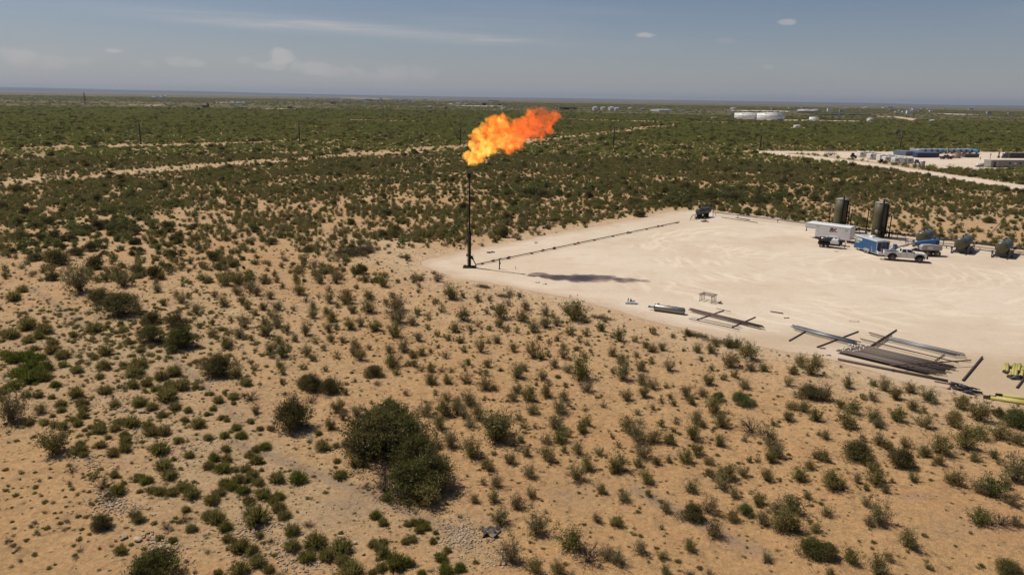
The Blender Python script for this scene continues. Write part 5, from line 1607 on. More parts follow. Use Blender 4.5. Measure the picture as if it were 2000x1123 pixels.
# ------------------------------------------------------------------ white pickup
def pickup(name, label, loc, rz, body, group=None, lift=.12, detail=True):
    t_ = thing(name, label, 'truck', loc, rz, group)
    R_ = .47; L_ = 3.95

    def arch(cx, r, n=9, zc=None):
        zc = zc if zc is not None else .5 + lift
        return [(cx + r * math.cos(q), zc + r * math.sin(q)) for q in np.linspace(0, PI, n)]
    z0 = .62 + lift; zb = 1.36 + lift; zh = 1.38 + lift
    # bed: two sides, floor, tailgate, headboard
    for sy in (-1, 1):
        pr = [(-1.15, z0), (-1.2, zb)] + [(1.05, zb), (1.05, z0)] + [(x_, max(z_, z0)) for x_, z_ in arch(0, .62)]
        b = MB(); b.prism(pr, sy * .99, sy * .86, 0); b.build('bed_side', body, t_)
    b = MB(); b.box((-.05, 0, z0 + .12), (2.2, 1.72, .08)); b.box((0, .72, z0 + .3), (.9, .25, .35)); b.box((0, -.72, z0 + .3), (.9, .25, .35)); b.build('bed_floor', paint('black_bed_liner', (.02, .02, .02), .8, 0, .35), t_)
    b = MB(); b.box((-1.17, 0, (z0 + zb) / 2), (.08, 1.7, zb - z0)); b.build('tailgate', body, t_)
    # cab and nose lower body
    fx = 4.95
    pr = [(1.08, z0 - .05), (1.08, zb + .01), (3.15, zb + .03), (3.3, zh + .04), (4.6, zh - .02), (4.88, zh - .12), (fx - .02, zh - .3), (fx - .02, z0 + .12), (4.75, z0)] + [(x_, max(z_, z0)) for x_, z_ in arch(L_, .62)] + [(3.2, z0 - .05)]
    b = MB(); b.prism(pr, -.99, .99, 0); b.build('body', body, t_)
    b = MB(); b.box((4.0, 0, zh + .015), (1.25, 1.2, .09), taper=(.9, .85)); b.build('hood_bulge', body, t_)
    # greenhouse
    zt = 1.93 + lift; y0_, y1_ = .93, .74
    gx = [(1.12, 3.22), (1.32, 2.55)]
    vs = [(gx[0][0], -y0_, zb), (gx[0][1], -y0_, zb), (gx[0][1], y0_, zb), (gx[0][0], y0_, zb), (gx[1][0], -y1_, zt), (gx[1][1], -y1_, zt), (gx[1][1], y1_, zt), (gx[1][0], y1_, zt)]
    b = MB(); b.add(vs, [(0, 1, 5, 4), (1, 2, 6, 5), (2, 3, 7, 6), (3, 0, 4, 7), (4, 5, 6, 7)], 0)
    b.box((1.93, 0, zt + .02), (1.15, 1.42, .06), taper=(.92, .92)); cab = b.build('cab', body, t_)
    V = [Vector(v) for v in vs]

    def pane(a, b_, c, d, u0_, u1_, v0, v1, push):
        def q(u, v): return (V[a].lerp(V[b_], u)).lerp(V[d].lerp(V[c], u), v)
        p = [q(u0_, v0), q(u1_, v0), q(u1_, v1), q(u0_, v1)]
        n_ = (p[1] - p[0]).cross(p[3] - p[0]).normalized()
        return [tuple(x_ + n_ * push) for x_ in p]
    for a_, b_, c_2, d_2 in ((0, 1, 5, 4), (2, 3, 7, 6)):
        for u0_, u1_ in ((.08, .42), (.50, .93)):
            if a_ == 2: u0_, u1_ = 1 - u1_, 1 - u0_
            w_ = MB(); w_.quad(*pane(a_, b_, c_2, d_2, u0_, u1_, .12, .86, .006)); w_.build('window', M_GLASS, cab)
    w_ = MB(); w_.quad(*pane(1, 2, 6, 5, .06, .94, .08, .9, .006)); w_.build('windshield', M_GLASS, cab)
    w_ = MB(); w_.quad(*pane(3, 0, 4, 7, .14, .86, .15, .85, .006)); w_.build('rear_window', M_GLASS, cab)
    for sy in (-1, 1):
        for cx in (0, L_):
            pts_o = arch(cx, .72, 11); pts_i = arch(cx, .60, 11)
            b = MB(); b.prism(pts_o + list(reversed(pts_i)), sy * .985, sy * 1.09, 0); b.build('fender_flare', M_BLACK, t_)
            b = MB(); b.box((cx, sy * .6, .55 + lift), (1.1, .7, .5)); b.build('wheel_well', M_BLACK, t_)
            add_wheel(t_, (cx, sy * .88, R_), R_, .31, paint('dusty_alloy_rim', (.18, .17, .155), .5, .4, .3), side=sy)
        b = MB(); b.box((3.02, sy * 1.12, zb + .12), (.14, .22, .26)); b.build('mirror', M_BLACK, t_)
        b = MB(); b.box((4.90, sy * .78, zh - .30), (.12, .34, .22)); b.build('headlight', M_GAUGE, t_)
        b = MB(); b.box((-1.19, sy * .90, zb - .22), (.06, .16, .34)); b.build('tail_light', M_RED, t_)
        b = MB(); b.box((1.9, sy * 1.0, zb - .12), (.16, .03, .04)); b.build('door_handle', M_BLACK, t_)
        for xx in (1.13, 2.08, 3.10):
            b = MB(); b.box((xx, sy * .992, zb - .33), (.018, .01, .66)); b.build('door_seam', M_BLACK, t_)
    b = MB(); b.box((fx + .02, 0, zh - .34), (.06, 1.1, .34)); b.build('grille', M_BLACK, t_)
    b = MB(); b.box((fx + .08, 0, z0 + .08), (.22, 2.0, .26)); b.box((fx + .18, 0, z0 + .2), (.1, 1.2, .3)); b.build('front_bumper', M_BLACK, t_)
    b = MB(); b.box((-1.3, 0, z0 + .02), (.18, 1.9, .2)); b.build('rear_bumper', M_DSTEEL, t_)
    b = MB(); b.box((1.9, 0, z0 - .1), (5.4, .8, .16)); b.cyl((0, -.85, R_), (0, .85, R_), .08, 8); b.cyl((L_, -.85, R_), (L_, .85, R_), .08, 8); b.build('chassis', M_BLACK, t_)
    return t_


gr_, gf_ = G(1741.5, 509.6), G(1791, 513.4)
rzp = heading(gr_, gf_)
off = Vector((-math.sin(rzp), math.cos(rzp), 0)) * .9
pick = pickup('pickup_truck', 'white four-door pickup on big tyres in front of the blue trailer', gr_ + off, rzp, M_DIRTYW)
MP = Matrix.Translation(gr_ + off) @ Matrix.Rotation(rzp, 4, 'Z')
t_ = thing('cooler', 'blue and white cooler in the back of the white pickup bed', 'cooler', MP @ Vector((-.8, -.25, .92)), rzp)
b = MB(); b.box((0, 0, .3), (.55, 1.0, .6)); b.build('box', M_DKGLASSB, t_); b = MB(); b.box((0, 0, .64), (.58, 1.03, .09)); b.build('lid', M_PALEB, t_)
t_ = thing('hitch_rack', 'white tubular carrier rack on the tail of the white pickup', 'rack', MP @ Vector((-1.45, 0, .85)), rzp)
b = MB()
for yy in (-.8, 0, .8): b.tube([(0, yy, 0), (-.65, yy, .02), (-.65, yy, .35)], .045)
b.tube([(-.65, -.8, .35), (-.65, .8, .35)], .045); b.tube([(-.65, -.8, .02), (-.65, .8, .02)], .045); b.tube([(0, -.8, 0), (0, .8, 0)], .045); b.build('frame', M_WHITE, t_)
b = MB(); b.box((-.35, -.3, .16), (.4, .6, .28)); b.build('jug', M_GAUGE, t_)
b = MB(); b.cyl((-.2, -.85, .1), (-.2, -.85, 1.0), .02, 5); b.build('whip_pole', M_GAUGE, t_)
for q, (xx, yy, sx, sy_, h_) in enumerate([(.2, .35, .9, .5, .35), (.55, -.3, .5, .5, .3)]):
    b = MB(); b.box((0, 0, h_ / 2), (sx, sy_, h_)); b.box((0, 0, h_ + .03), (sx + .03, sy_ + .03, .05))
    o = b.build('tool_box', M_BLACK if q == 0 else M_RUST); o.location = MP @ Vector((xx, yy, .92)); o.rotation_euler = (0, 0, rzp); tag(o, ['black toolbox in the bed of the white pickup', 'small brown box behind the white pickup cab'][q], 'toolbox')

# ------------------------------------------------------------------ blue cargo trailer (local x towards the rear door, near side is -y)
A_, B_ = G(1679.1, 460.5, 2.5), G(1713.0, 470.9, 2.5)
C_ = G(1740.8, 471.4, 2.5)
hb_ = math.radians(-80)
LB = 5.9; WB = 2.35
bt = thing('cargo_trailer', 'blue enclosed cargo trailer with grey roof and rear ramp door', 'trailer', (0, 0, 0), hb_)
rear = G(1713.5, 471.2, 2.52)
dirv = Vector((math.cos(hb_), math.sin(hb_), 0)); lat = Vector((-math.sin(hb_), math.cos(hb_), 0))
o_ = rear - dirv * LB; bt.location = (o_.x + lat.x * WB / 2, o_.y + lat.y * WB / 2, 0)
b = MB(); b.box((LB / 2, 0, 1.45), (LB, WB, 1.98)); body_ = b.build('body', M_BLUE, bt)
b = MB(); pr = [(-WB / 2 - .02, 2.44), (WB / 2 + .02, 2.44), (WB / 2 - .05, 2.52), (0, 2.60), (-WB / 2 + .05, 2.52)]
b.add([(0, y_, z_) for y_, z_ in pr] + [(LB + .02, y_, z_) for y_, z_ in pr], [(0, 1, 2, 3, 4), (9, 8, 7, 6, 5)] + [(i, (i + 1) % 5, (i + 1) % 5 + 5, i + 5) for i in range(5)]); rf_ = b.build('roof', M_ROOFG, bt)
b = MB(); b.box((LB * .45, .25, 2.72), (.85, .75, .28), taper=(.85, .85)); b.build('air_conditioner', M_WHITE, rf_)
for xx in np.linspace(.6, LB - .6, 8):
    b = MB(); b.box((xx, 0, 2.585), (.03, 1.6, .012)); b.build('roof_seam', M_SILVER, rf_)
b = MB(); b.box((LB * .22, -.3, 2.60), (.4, .4, .06)); b.build('roof_vent', M_SILVER, rf_)
for yy in (-1, 1):
    b = MB(); b.box((LB + .03, yy * (WB / 2 - .05), 1.45), (.10, .14, 2.0)); b.build('corner_post', M_SILVER, bt)
    b = MB(); b.box((LB / 2, yy * (WB / 2 + .01), .46), (LB, .05, .09)); b.build('bottom_rail', M_SILVER, bt)
    b = MB(); b.box((LB / 2, yy * (WB / 2 + .01), 2.4), (LB, .05, .08)); b.build('top_rail', M_SILVER, bt)
    b = MB(); b.prism([(LB * .48, .5), (LB * .51, .86), (LB * .73, .86), (LB * .76, .5)], yy * (WB / 2 + .01), yy * (WB / 2 + .20)); b.build('fender', M_SILVER, bt)
    for xx in (LB * .56, LB * .68): add_wheel(bt, (xx, yy * (WB / 2 + .08), .36), .36, .22, M_SILVER, side=yy)
b = MB(); b.box((LB + .03, 0, 2.38), (.12, WB - .1, .14)); b.build('rear_header', M_SILVER, bt)
b = MB(); b.box((LB + .035, 0, 1.42), (.05, WB - .34, 1.84)); dr_ = b.build('rear_door', M_DBLUE, bt)
b = MB(); b.box((LB + .07, .05, 1.42), (.02, .86, 1.7)); b.build('door_panel', paint('deep_teal_door', (.012, .045, .075), .45, 0, .1), dr_)
for yy in (-.40, .50):
    b = MB(); b.cyl((LB + .09, yy, .6), (LB + .09, yy, 2.25), .022, 6); b.build('lock_bar', M_SILVER, dr_)
b = MB(); b.box((LB + .1, 0, .42), (.2, WB, .14)); b.build('rear_bumper', M_SILVER, bt)
for yy in (-.8, .8):
    b = MB(); b.box((LB + .2, yy, .44), (.03, .2, .09)); b.build('tail_light', M_RED, bt)
b = MB(); b.box((.5, -WB / 2 - .03, .42), (.9, .05, .14)); b.tube([(-1.3, 0, .45), (0, .7, .45)], .06); b.tube([(-1.3, 0, .45), (0, -.7, .45)], .06); b.cyl((-1.1, 0, .0), (-1.1, 0, .9), .05, 6); b.build('tongue', M_BLACK, bt)
Rside = (PI / 2, 0, 0)
tx0 = .12
textmesh('lettering', 'C', .60, M_LETW, body_, (.36, -WB / 2 - .006, 1.98), Rside, bold=.02)
textmesh('lettering', 'L', .64, M_LETY, body_, (.73, -WB / 2 - .006, 2.0), Rside, bold=.03)
textmesh('lettering', 'EAN', .60, M_LETW, body_, (1.42, -WB / 2 - .006, 1.98), Rside, bold=.02)
for z_, x0_, w_, mt in ((1.60, .85, 1.35, M_LETY), (1.40, .80, 1.0, M_LETW)):
    b = MB(); b.box((x0_, -WB / 2 - .008, z_), (w_, .012, .07)); b.build('stripe', mt, body_)
b = MB(); b.box((LB * .80, -WB / 2 - .008, 1.25), (.22, .012, .42)); b.build('sticker', paint('pink_sticker', (.45, .10, .16), .5, 0, .1), body_)
b = MB(); b.box((LB * .82, -WB / 2 - .012, .82), (.16, .02, .16)); b.build('socket_cover', M_LETW, body_)
textmesh('lettering', 'CLEAN', .24, M_GREYP, dr_, (LB + .085, .05, 1.98), (PI / 2, 0, PI / 2), bold=.004)

# ------------------------------------------------------------------ white gooseneck trailer (local x from nose to tail, near side -y)
A_, B_ = G(1591.9, 461, .55), G(1658.5, 469.8, .55)
hw = heading(G(1575.9, 440.1, 2.75), G(1661.2, 450.8, 2.75)) * .5 + heading(A_, B_) * .5
gt = thing('gooseneck_trailer', 'long white gooseneck cargo trailer with dark red RK letters on its side', 'trailer', (0, 0, 0), hw)
LG = (B_ - A_).length + .1; NK = 1.95; WG = 2.4
dv = Vector((math.cos(hw), math.sin(hw), 0)); lt = Vector((-math.sin(hw), math.cos(hw), 0))
mid_ = (A_ + B_) / 2 - dv * (LG / 2) + lt * (WG / 2)
gt.location = (mid_.x, mid_.y, 0)
ZT = 2.85
pr = [(0, .55), (LG, .55), (LG, ZT), (-NK + .35, ZT), (-NK, ZT - .18), (-NK, ZT - .85), (0, ZT - .85)]
b = MB(); b.prism(pr, -WG / 2, WG / 2); gb = b.build('body', paint('white_trailer_side', (.62, .60, .59), .45, 0, .12, (.5, .42, .34), scale=.4), gt)
b = MB(); b.box(((LG - NK) / 2 + .15, 0, ZT + .03), (LG + NK - .25, WG + .04, .09), taper=(.99, .9)); rf2 = b.build('roof', M_WHITE, gt)
b = MB(); b.box((-NK - .01, 0, ZT - .52), (.05, WG - .1, .62)); b.build('nose_cap', M_WHITE, gt)
for yy in (-1, 1):
    b = MB(); b.box(((LG - NK) / 2, yy * (WG / 2 + .01), ZT - .07), (LG + NK - .2, .03, .10)); b.build('top_rail', M_WHITE, gt)
    b = MB(); b.box((LG / 2, yy * (WG / 2 + .01), .52), (LG, .05, .1)); b.build('bottom_rail', M_SILVER, gt)
    b = MB(); b.prism([(LG * .43, .5), (LG * .45, .98), (LG * .69, .98), (LG * .71, .5)], yy * (WG / 2 + .01), yy * (WG / 2 + .16)); b.build('fender', M_WHITE, gt)
    for xx in (LG * .50, LG * .64): add_wheel(gt, (xx, yy * (WG / 2 + .10), .40), .40, .2, M_SILVER, side=yy)
    b = MB(); b.box((LG + .01, yy * (WG / 2 - .05), 1.7), (.06, .1, 2.3)); b.build('corner_post', M_SILVER, gt)
b = MB(); b.box((LG + .03, 0, 1.7), (.05, WG - .25, 2.1)); b.build('rear_door', M_WHITE, gt)
b = MB(); b.box((-NK / 2, -WG / 2 + .15, ZT - .9), (NK, .1, .1)); b.box((-NK / 2, WG / 2 - .15, ZT - .9), (NK, .1, .1)); b.tube([(-NK - .15, 0, ZT - .9), (-NK - .15, 0, ZT - 1.6)], .07); b.box((-NK - .15, 0, ZT - 1.65), (.22, .22, .2)); b.build('gooseneck_frame', M_DSTEEL, gt)
b = MB(); b.tube([(.12, -WG / 2 + .2, .5), (.12, -WG / 2 + .2, .06)], .06); b.tube([(.12, WG / 2 - .2, .5), (.12, WG / 2 - .2, .06)], .06); b.box((.12, 0, .06), (.3, 2.2, .05)); b.build('landing_leg', M_DSTEEL, gt)
b = MB(); b.box((LG - .6, -WG / 2 + .1, .3), (.3, .2, .5)); b.build('mud_flap', M_WHITE, gt)
b = MB(); b.box((.35, -WG / 2 - .008, ZT - .42), (.5, .012, .3)); b.build('small_decal', M_SILVER, gb)
b = MB(); b.box((LG - .75, -WG / 2 - .008, ZT - .55), (.55, .012, .35)); b.build('small_decal', M_SILVER, gb)
textmesh('lettering', 'R', 1.02, M_LET, gb, (LG * .455, -WG / 2 - .006, 2.02), Rside, mirror=True, bold=.05)
textmesh('lettering', 'K', 1.02, M_DRED, gb, (LG * .455 + .66, -WG / 2 - .010, 2.02), Rside, bold=.03)
g = G(1669, 477)
t_ = thing('jack_stand', 'small black tripod stand right of the white trailer tail', 'stand', g)
b = MB(); b.tube([(0, 0, 0.05), (0, 0, .95)], .05); b.tube([(-.6, -.1, .05), (0, 0, .1), (.5, .1, .05)], .05); b.build('post', M_BLACK, t_)
b = MB(); b.box((-.25, 0, .95), (.9, .3, .08)); b.build('tray', M_BLACK, t_)

# ------------------------------------------------------------------ small flatbed trailer with tanks (local x to the right, hitch end)
A_, B_ = G(1603.6, 483.3), G(1611.2, 484.6)
hu = heading(G(1603, 483.3), G(1647, 488.2))
ut = thing('flatbed_trailer', 'small black tandem flatbed trailer with white wheels before the white trailer', 'trailer', A_ + Vector((-math.sin(hu), math.cos(hu), 0)) * .9, hu)
b = MB(); b.box((1.15, 0, .58), (3.5, 1.7, .14)); b.box((1.15, -.85, .72), (3.5, .06, .12)); b.box((1.15, .85, .72), (3.5, .06, .12)); b.box((-.6, 0, .8), (.06, 1.7, .3)); b.build('deck', M_BLACK, ut)
b = MB(); b.tube([(2.9, -.7, .55), (4.3, 0, .5)], .07); b.tube([(2.9, .7, .55), (4.3, 0, .5)], .07); b.cyl((3.7, 0, .05), (3.7, 0, 1.05), .06, 8); b.box((4.35, 0, .52), (.3, .16, .16)); b.build('tongue', M_BLACK, ut)
for yy in (-1, 1):
    b = MB(); b.box((.35, yy * .98, .8), (1.7, .24, .05)); b.build('fender', M_BLACK, ut)
    for xx in (0, .72): add_wheel(ut, (xx, yy * .97, .34), .34, .2, M_WHITE, side=yy)
UM = Matrix.Translation(ut.location) @ Matrix.Rotation(hu, 4, 'Z')
t_ = thing('black_water_tank', 'black ribbed poly tank on the left of the small flatbed trailer', 'tank', UM @ Vector((.55, 0, .66)), hu)
b = MB(); b.vessel((-.75, 0, .58), (.75, 0, .58), .56, 20); b.build('shell', paint('black_poly', (.03, .034, .032), .3, 0, .08), t_)
for xx in (-.4, 0, .4):
    b = MB(); b.lathe((xx, 0, .58), (xx + 1, 0, .58), [(0, .58), (.06, .58)], 20); b.build('rib', M_BLACK, t_)
b = MB(); b.cyl((.1, 0, 1.1), (.1, 0, 1.26), .2, 14); b.build('lid', M_GAUGE, t_)
t_ = thing('hose_reel', 'hose reel rig on the left end of the flatbed deck', 'reel', UM @ Vector((-.45, 0, .66)), hu)
b = MB(); b.lathe((0, -.5, .75), (0, .5, .75), [(0, .3), (.03, .3), (.04, .14), (.96, .14), (.97, .3), (1, .3)], 14); b.build('spool', M_BLACK, t_)
b = MB(); b.box((0, -.55, .4), (.3, .06, .8)); b.box((0, .55, .4), (.3, .06, .8)); b.build('frame', M_RUST, t_)
t_ = thing('white_pump_housing', 'white sloped pump housing on the right of the small flatbed trailer', 'pump', UM @ Vector((2.05, 0, .66)), hu)
b = MB(); b.prism([(-.62, 0), (.62, 0), (.75, .35), (.45, .86), (-.5, .86), (-.72, .4)], -.72, .72); b.build('hood', M_WHITE, t_)
b = MB(); b.box((0, .1, .89), (.12, .5, .06)); b.build('hood_latch', M_SILVER, t_)
b = MB(); b.box((.95, 0, .35), (.35, 1.2, .7)); b.build('engine_guard', M_BLACK, t_)

# ------------------------------------------------------------------ boom lift (local x to the right of the photo)
g0, g1 = G(1809.5, 501.5), G(1830.5, 502.0)
hl = heading(g0, g1)
bl = thing('boom_lift', 'blue and grey telescopic boom lift parked behind the white pickup', 'boom lift', g0 + Vector((-math.sin(hl), math.cos(hl), 0)) * 1.0, hl)
b = MB(); b.box((.75, .3, .72), (2.9, 1.5, .5)); b.box((-.9, .8, .65), (1.0, 1.0, .35)); b.build('chassis', M_BLACK, bl)
for xx, yy in ((0, -.95), (1.75, -.95), (-.8, 1.3), (1.75, 1.3)): add_wheel(bl, (xx, yy, .52), .52, .38, paint('dusty_lift_rim', (.3, .28, .24), .6, .1, .4), side=-1 if yy < 0 else 1)
b = MB(); b.prism([(-.9, 1.05), (2.3, 1.05), (2.45, 1.3), (2.35, 1.85), (.6, 2.0), (-.7, 1.95), (-1.0, 1.6)], -.95, .5); b.build('counterweight', M_GREYP, bl)
b = MB(); b.box((.4, -.99, 1.5), (.9, .04, .5)); b.build('engine_panel', M_SILVER, bl)
b = MB(); b.prism([(2.35, 2.05), (2.35, 2.75), (1.5, 2.72), (-1.7, 2.15), (-1.7, 1.85), (1.0, 2.0)], .1, .6); b.build('boom', M_LBLUE, bl)
b = MB(); b.box((2.05, .35, 2.1), (.5, .7, .7)); b.build('turret', M_DBLUE, bl)
b = MB(); b.tube([(-1.6, .35, 2.0), (-4.3, .35, 1.35)], .15, 8); b.tube([(-2.5, .35, 1.6), (-4.6, .35, .95)], .06, 6); b.build('inner_boom', M_GREYP, bl)
b = MB(); b.tube([(-4.2, .35, 1.4), (-4.6, .35, .8), (-4.9, .35, .75)], .1, 8); b.box((-4.75, .35, 1.3), (.5, .5, .9)); b.build('platform_mast', M_LBLUE, bl)
b = MB()
for xx, yy in ((-6.3, -.3), (-5.1, -.3), (-6.3, 1.0), (-5.1, 1.0)): b.tube([(xx, yy, .35), (xx, yy, 1.4)], .03)
for z_ in (.4, .9, 1.4): b.tube([(-6.3, -.3, z_), (-5.1, -.3, z_), (-5.1, 1.0, z_), (-6.3, 1.0, z_), (-6.3, -.3, z_)], .03)
b.box((-5.7, .35, .36), (1.2, 1.3, .06)); b.build('basket', M_GREYP, bl)
b = MB(); b.box((-5.0, .35, .75), (.3, .9, .4)); b.build('control_box', M_BLUE, bl)

# ------------------------------------------------------------------ things laid out on the pad
def lying_pipe(X0, Y0, X1, Y1, r, mat, name, lab, cat='pipe', z=None, group=None, n=8):
    r *= .72
    z = r + .03 if z is None else z
    a, c_ = G(X0, Y0, z), G(X1, Y1, z)
    L_ = (c_ - a).length
    b_ = MB(); b_.lathe((0, 0, 0), (L_, 0, 0), [(.03, r * .72), (0, r * .72), (0, r), (L_, r), (L_, r * .72), (L_ - .03, r * .72)], n)
    o_ = b_.build(name, mat); o_.location = a; o_.rotation_euler = (0, 0, heading(a, c_))
    if lab: tag(o_, lab, cat, group)
    return o_


def bundle(name, lab, X0, Y0, X1, Y1, Xw, Yw, count, r, mat, z, jit=.5, cat='pipe bundle', mats=None, side=-1):
    """pipes side by side: first pipe X0,Y0 -> X1,Y1, the last begins at Xw,Yw"""
    a, c_, w_ = G(X0, Y0, z), G(X1, Y1, z), G(Xw, Yw, z)
    hd = heading(a, c_); L_ = (c_ - a).length
    t_ = thing(name, lab, cat, (a.x, a.y, 0), hd)
    q = Matrix.Rotation(-hd, 3, 'Z') @ (w_ - a)
    rr2 = random.Random(count)
    for k in range(count):
        f = k / max(1, count - 1)
        x0_ = q.x * f + rr2.uniform(-jit, jit); y0_ = q.y * f
        LL = L_ * rr2.uniform(.97, 1.03)
        b_ = MB(); b_.lathe((0, 0, 0), (LL, 0, 0), [(.04, r * .7), (0, r * .7), (0, r), (LL, r), (LL, r * .7), (LL - .04, r * .7)], 8)
        o_ = b_.build('pipe', (mats or [mat])[k % len(mats or [mat])], t_)
        o_.location = (x0_, y0_, z + rr2.uniform(-.03, .05)); o_.rotation_euler = (0, 0, rr2.uniform(-.006, .006))
    return t_


# table of short legs
A_, B_ = G(1366.5, 588.8), G(1389, 593.2)
t_ = thing('pipe_stand', 'rusty low pipe table on thin legs in front of the parked trailers', 'pipe stand', A_, heading(A_, B_))
LL = (B_ - A_).length; WW = 1.3
for xx in (0, LL):
    for k in range(4):
        b = MB(); b.cyl((xx, WW * k / 3, 0), (xx, WW * k / 3, .85), .035, 6); b.box((xx, WW * k / 3, .04), (.16, .16, .04)); b.build('leg', M_RUST, t_)
    b = MB(); b.cyl((xx, -.15, .86), (xx, WW + .15, .86), .045, 6); b.build('crossbar', M_RUST, t_)
for k in range(4):
    b = MB(); b.cyl((-.25, WW * k / 3 + .03, .95), (LL + .2, WW * k / 3 + .03, .95), .04, 6); b.build('rail', M_RUST, t_)
o = MB().box((0, 0, .12), (.22, .16, .24)).box((.2, .1, .2), (.08, .08, .4)).box((.25, -.1, .1), (.3, .1, .1), 0, .5).build('valve_part', M_RUST); o.location = G(1405, 593.5); tag(o, 'small rusty valve part right of the low pipe table', 'valve')
# white tray with posts
g = G(1231, 593.5)
t_ = thing('parts_tray', 'small white tray of upright fittings left of the steel cylinder', 'tray', g, heading(G(1221, 593), G(1241, 594)))
b = MB(); b.box((0, 0, .14), (1.25, .55, .24)); b.box((0, 0, .27), (1.3, .6, .04)); b.build('box', M_GAUGE, t_)
for xx, h_ in ((-.3, .45), (.0, .42), (.12, .25)):
    b = MB(); b.cyl((xx, 0, .28), (xx + .03, 0, .28 + h_), .06, 8); b.build('fitting', M_RUST, t_)
b = MB(); b.cyl((.25, .1, .36), (.55, .1, .36), .06, 8); b.build('fitting', M_RUST, t_)
b = MB(); b.box((.75, .1, .04), (.5, .5, .03)); o = b.build('blue_rag', M_DKGLASSB, None); o.location = g; o.rotation_euler = t_.rotation_euler; tag(o, 'blue rag on the ground right of the white parts tray', 'rag')
# steel cylinder
A_, B_ = G(1280.5, 600.5, .42), G(1337, 608.2, .42)
t_ = thing('steel_cylinder', 'shiny bare steel cylinder vessel lying on the near edge of the pad', 'tank', (A_.x, A_.y, 0), heading(A_, B_))
LL = (B_ - A_).length; r = .40
b = MB(); b.lathe((0, 0, .44), (1, 0, .44), [(-.02, .05), (-.02, r * .97), (.0, r), (LL - .12, r), (LL - .03, r * .85), (LL + .05, r * .5), (LL + .08, .01)], 30); b.build('shell', M_STEEL, t_)
b = MB(); b.lathe((-.1, 0, .44), (1, 0, .44), [(0, r * .3), (0, r * 1.08), (.08, r * 1.08), (.08, r)], 30); b.build('flange', M_STEEL, t_)
b = MB(); b.cyl((-.6, .05, .42), (-.1, .05, .42), .12, 12); b.box((-.75, .05, .42), (.3, .2, .2)); b.build('nozzle', M_PALEB, t_)
b = MB(); b.cyl((LL * .45, .0, .8), (LL * .45, 0, .90), .07, 10); b.cyl((LL * .7, .0, .8), (LL * .7, 0, .90), .07, 10); b.box((.3, .1, .9), (.2, .2, .12)); b.build('port', M_STEEL, t_)
b = MB(); b.box((LL * .2, 0, .05), (.12, .7, .1)); b.box((LL * .8, 0, .05), (.12, .7, .1)); b.build('chock', M_WOOD, t_)

# brown beams and racks, left group (tile 1200,560 zoom 6.25)
def T6(x, y): return 1200 + x / 6.25, 560 + y / 6.25
def T4(x, y): return 1520 + x / 4.1667, 620 + y / 4.1667
bundle('pipe_bundle', 'narrow bundle of rusty pipes right of the steel cylinder', *T6(915, 262), *T6(1790, 478), *T6(925, 283), 5, .055, M_RUST, .30, .25)
for k, (p, q, r, z, lab) in enumerate([((1010, 400), (1335, 288), .08, .11, 'rusty sleeper pipe under the left end of the rusty pipe bundle'), ((1435, 492), (1722, 368), .08, .11, 'rusty sleeper pipe under the right end of the rusty pipe bundle'), ((910, 388), (1525, 522), .07, .26, 'outermost long dark pipe of the left rack'),
                                       ((940, 372), (1565, 505), .035, .25, 'thin rod second from the front of the left rack'), ((1045, 328), (1630, 466), .03, .25, 'thin rod just in front of the rusty pipe bundle'), ((1100, 398), (1540, 490), .03, .25, 'short thin rod between the front rods of the left rack'), ((1240, 262), (1425, 303), .05, .28, 'short brown pipe behind the rusty pipe bundle'),
                                       ((1905, 300), (2060, 325), .09, .10, 'lone short brown pipe in the middle of the pad')]):
    lying_pipe(*T6(*p), *T6(*q), r, M_RUST, 'loose_pipe', lab, z=z, group='loose pipes on the pad')
# galvanized bundle with two sleepers
bundle('pipe_bundle', 'narrow bundle of grey galvanized pipes on two rusty sleepers', *T4(140, 64), *T4(650, 196), *T4(105, 80), 6, .06, M_GALV, .32, .3, mats=[M_GALV, M_DSTEEL, M_DSTEEL, M_GALV])
for p, q, r, z, mt, lab in [((88, 188), (222, 112), .09, .12, M_RUST, 'rusty sleeper pipe under the left end of the galvanized bundle'), ((315, 240), (652, 112), .09, .12, M_RUST, 'rusty sleeper pipe under the right end of the galvanized bundle'),
                      ((738, 122), (900, 168), .09, .30, M_RUST, 'short rusty pipe left of the second galvanized bundle'), ((745, 138), (895, 180), .04, .3, M_RUST, 'thin rod left of the second galvanized bundle'),
                      ((738, 240), (962, 100), .10, .13, M_RUST, 'long rusty cross pipe at the left end of the second galvanized bundle'), ((775, 236), (925, 140), .06, .12, M_RUST, 'thinner cross pipe beside the long rusty cross pipe'), ((800, 240), (900, 175), .06, .12, M_RUST, 'short cross pipe above the brown bundle corner'),
                      ((668, 172), (1468, 368), .075, .30, M_RUST, 'long rusty pipe between the galvanized and brown bundles'), ((680, 185), (1440, 360), .03, .3, M_RUST, 'thin rod beside the long rusty pipe between bundles'),
                      ((900, 390), (1568, 347), .085, .62, M_RUST, 'rusty pipe laid slantwise across the brown pipe bundle'), ((1275, 350), (1352, 300), .07, .14, M_RUST, 'short cross pipe at the right end of the second galvanized bundle'), ((1400, 350), (1570, 362), .03, .12, M_RUST, 'thin rod right of the brown pipe bundle'),
                      ((485, 336), (1382, 514), .15, .18, M_BRPIPE, 'thick brown pipe along the near rim of the pad'), ((1502, 508), (1660, 320), .13, .16, M_RUST, 'single rusty pipe lying right of the brown pipe bundle'),
                      ((1270, 518), (1440, 548), .07, .10, M_RUST, 'thin pipe pointing at the black hose pile'), ((1942, 568), (2040, 440), .12, .14, M_RUST, 'rusty pipe at the right frame edge below the yellow fittings')]:
    lying_pipe(*T4(*p), *T4(*q), r, mt, 'loose_pipe', lab, z=z, group='loose pipes on the pad')
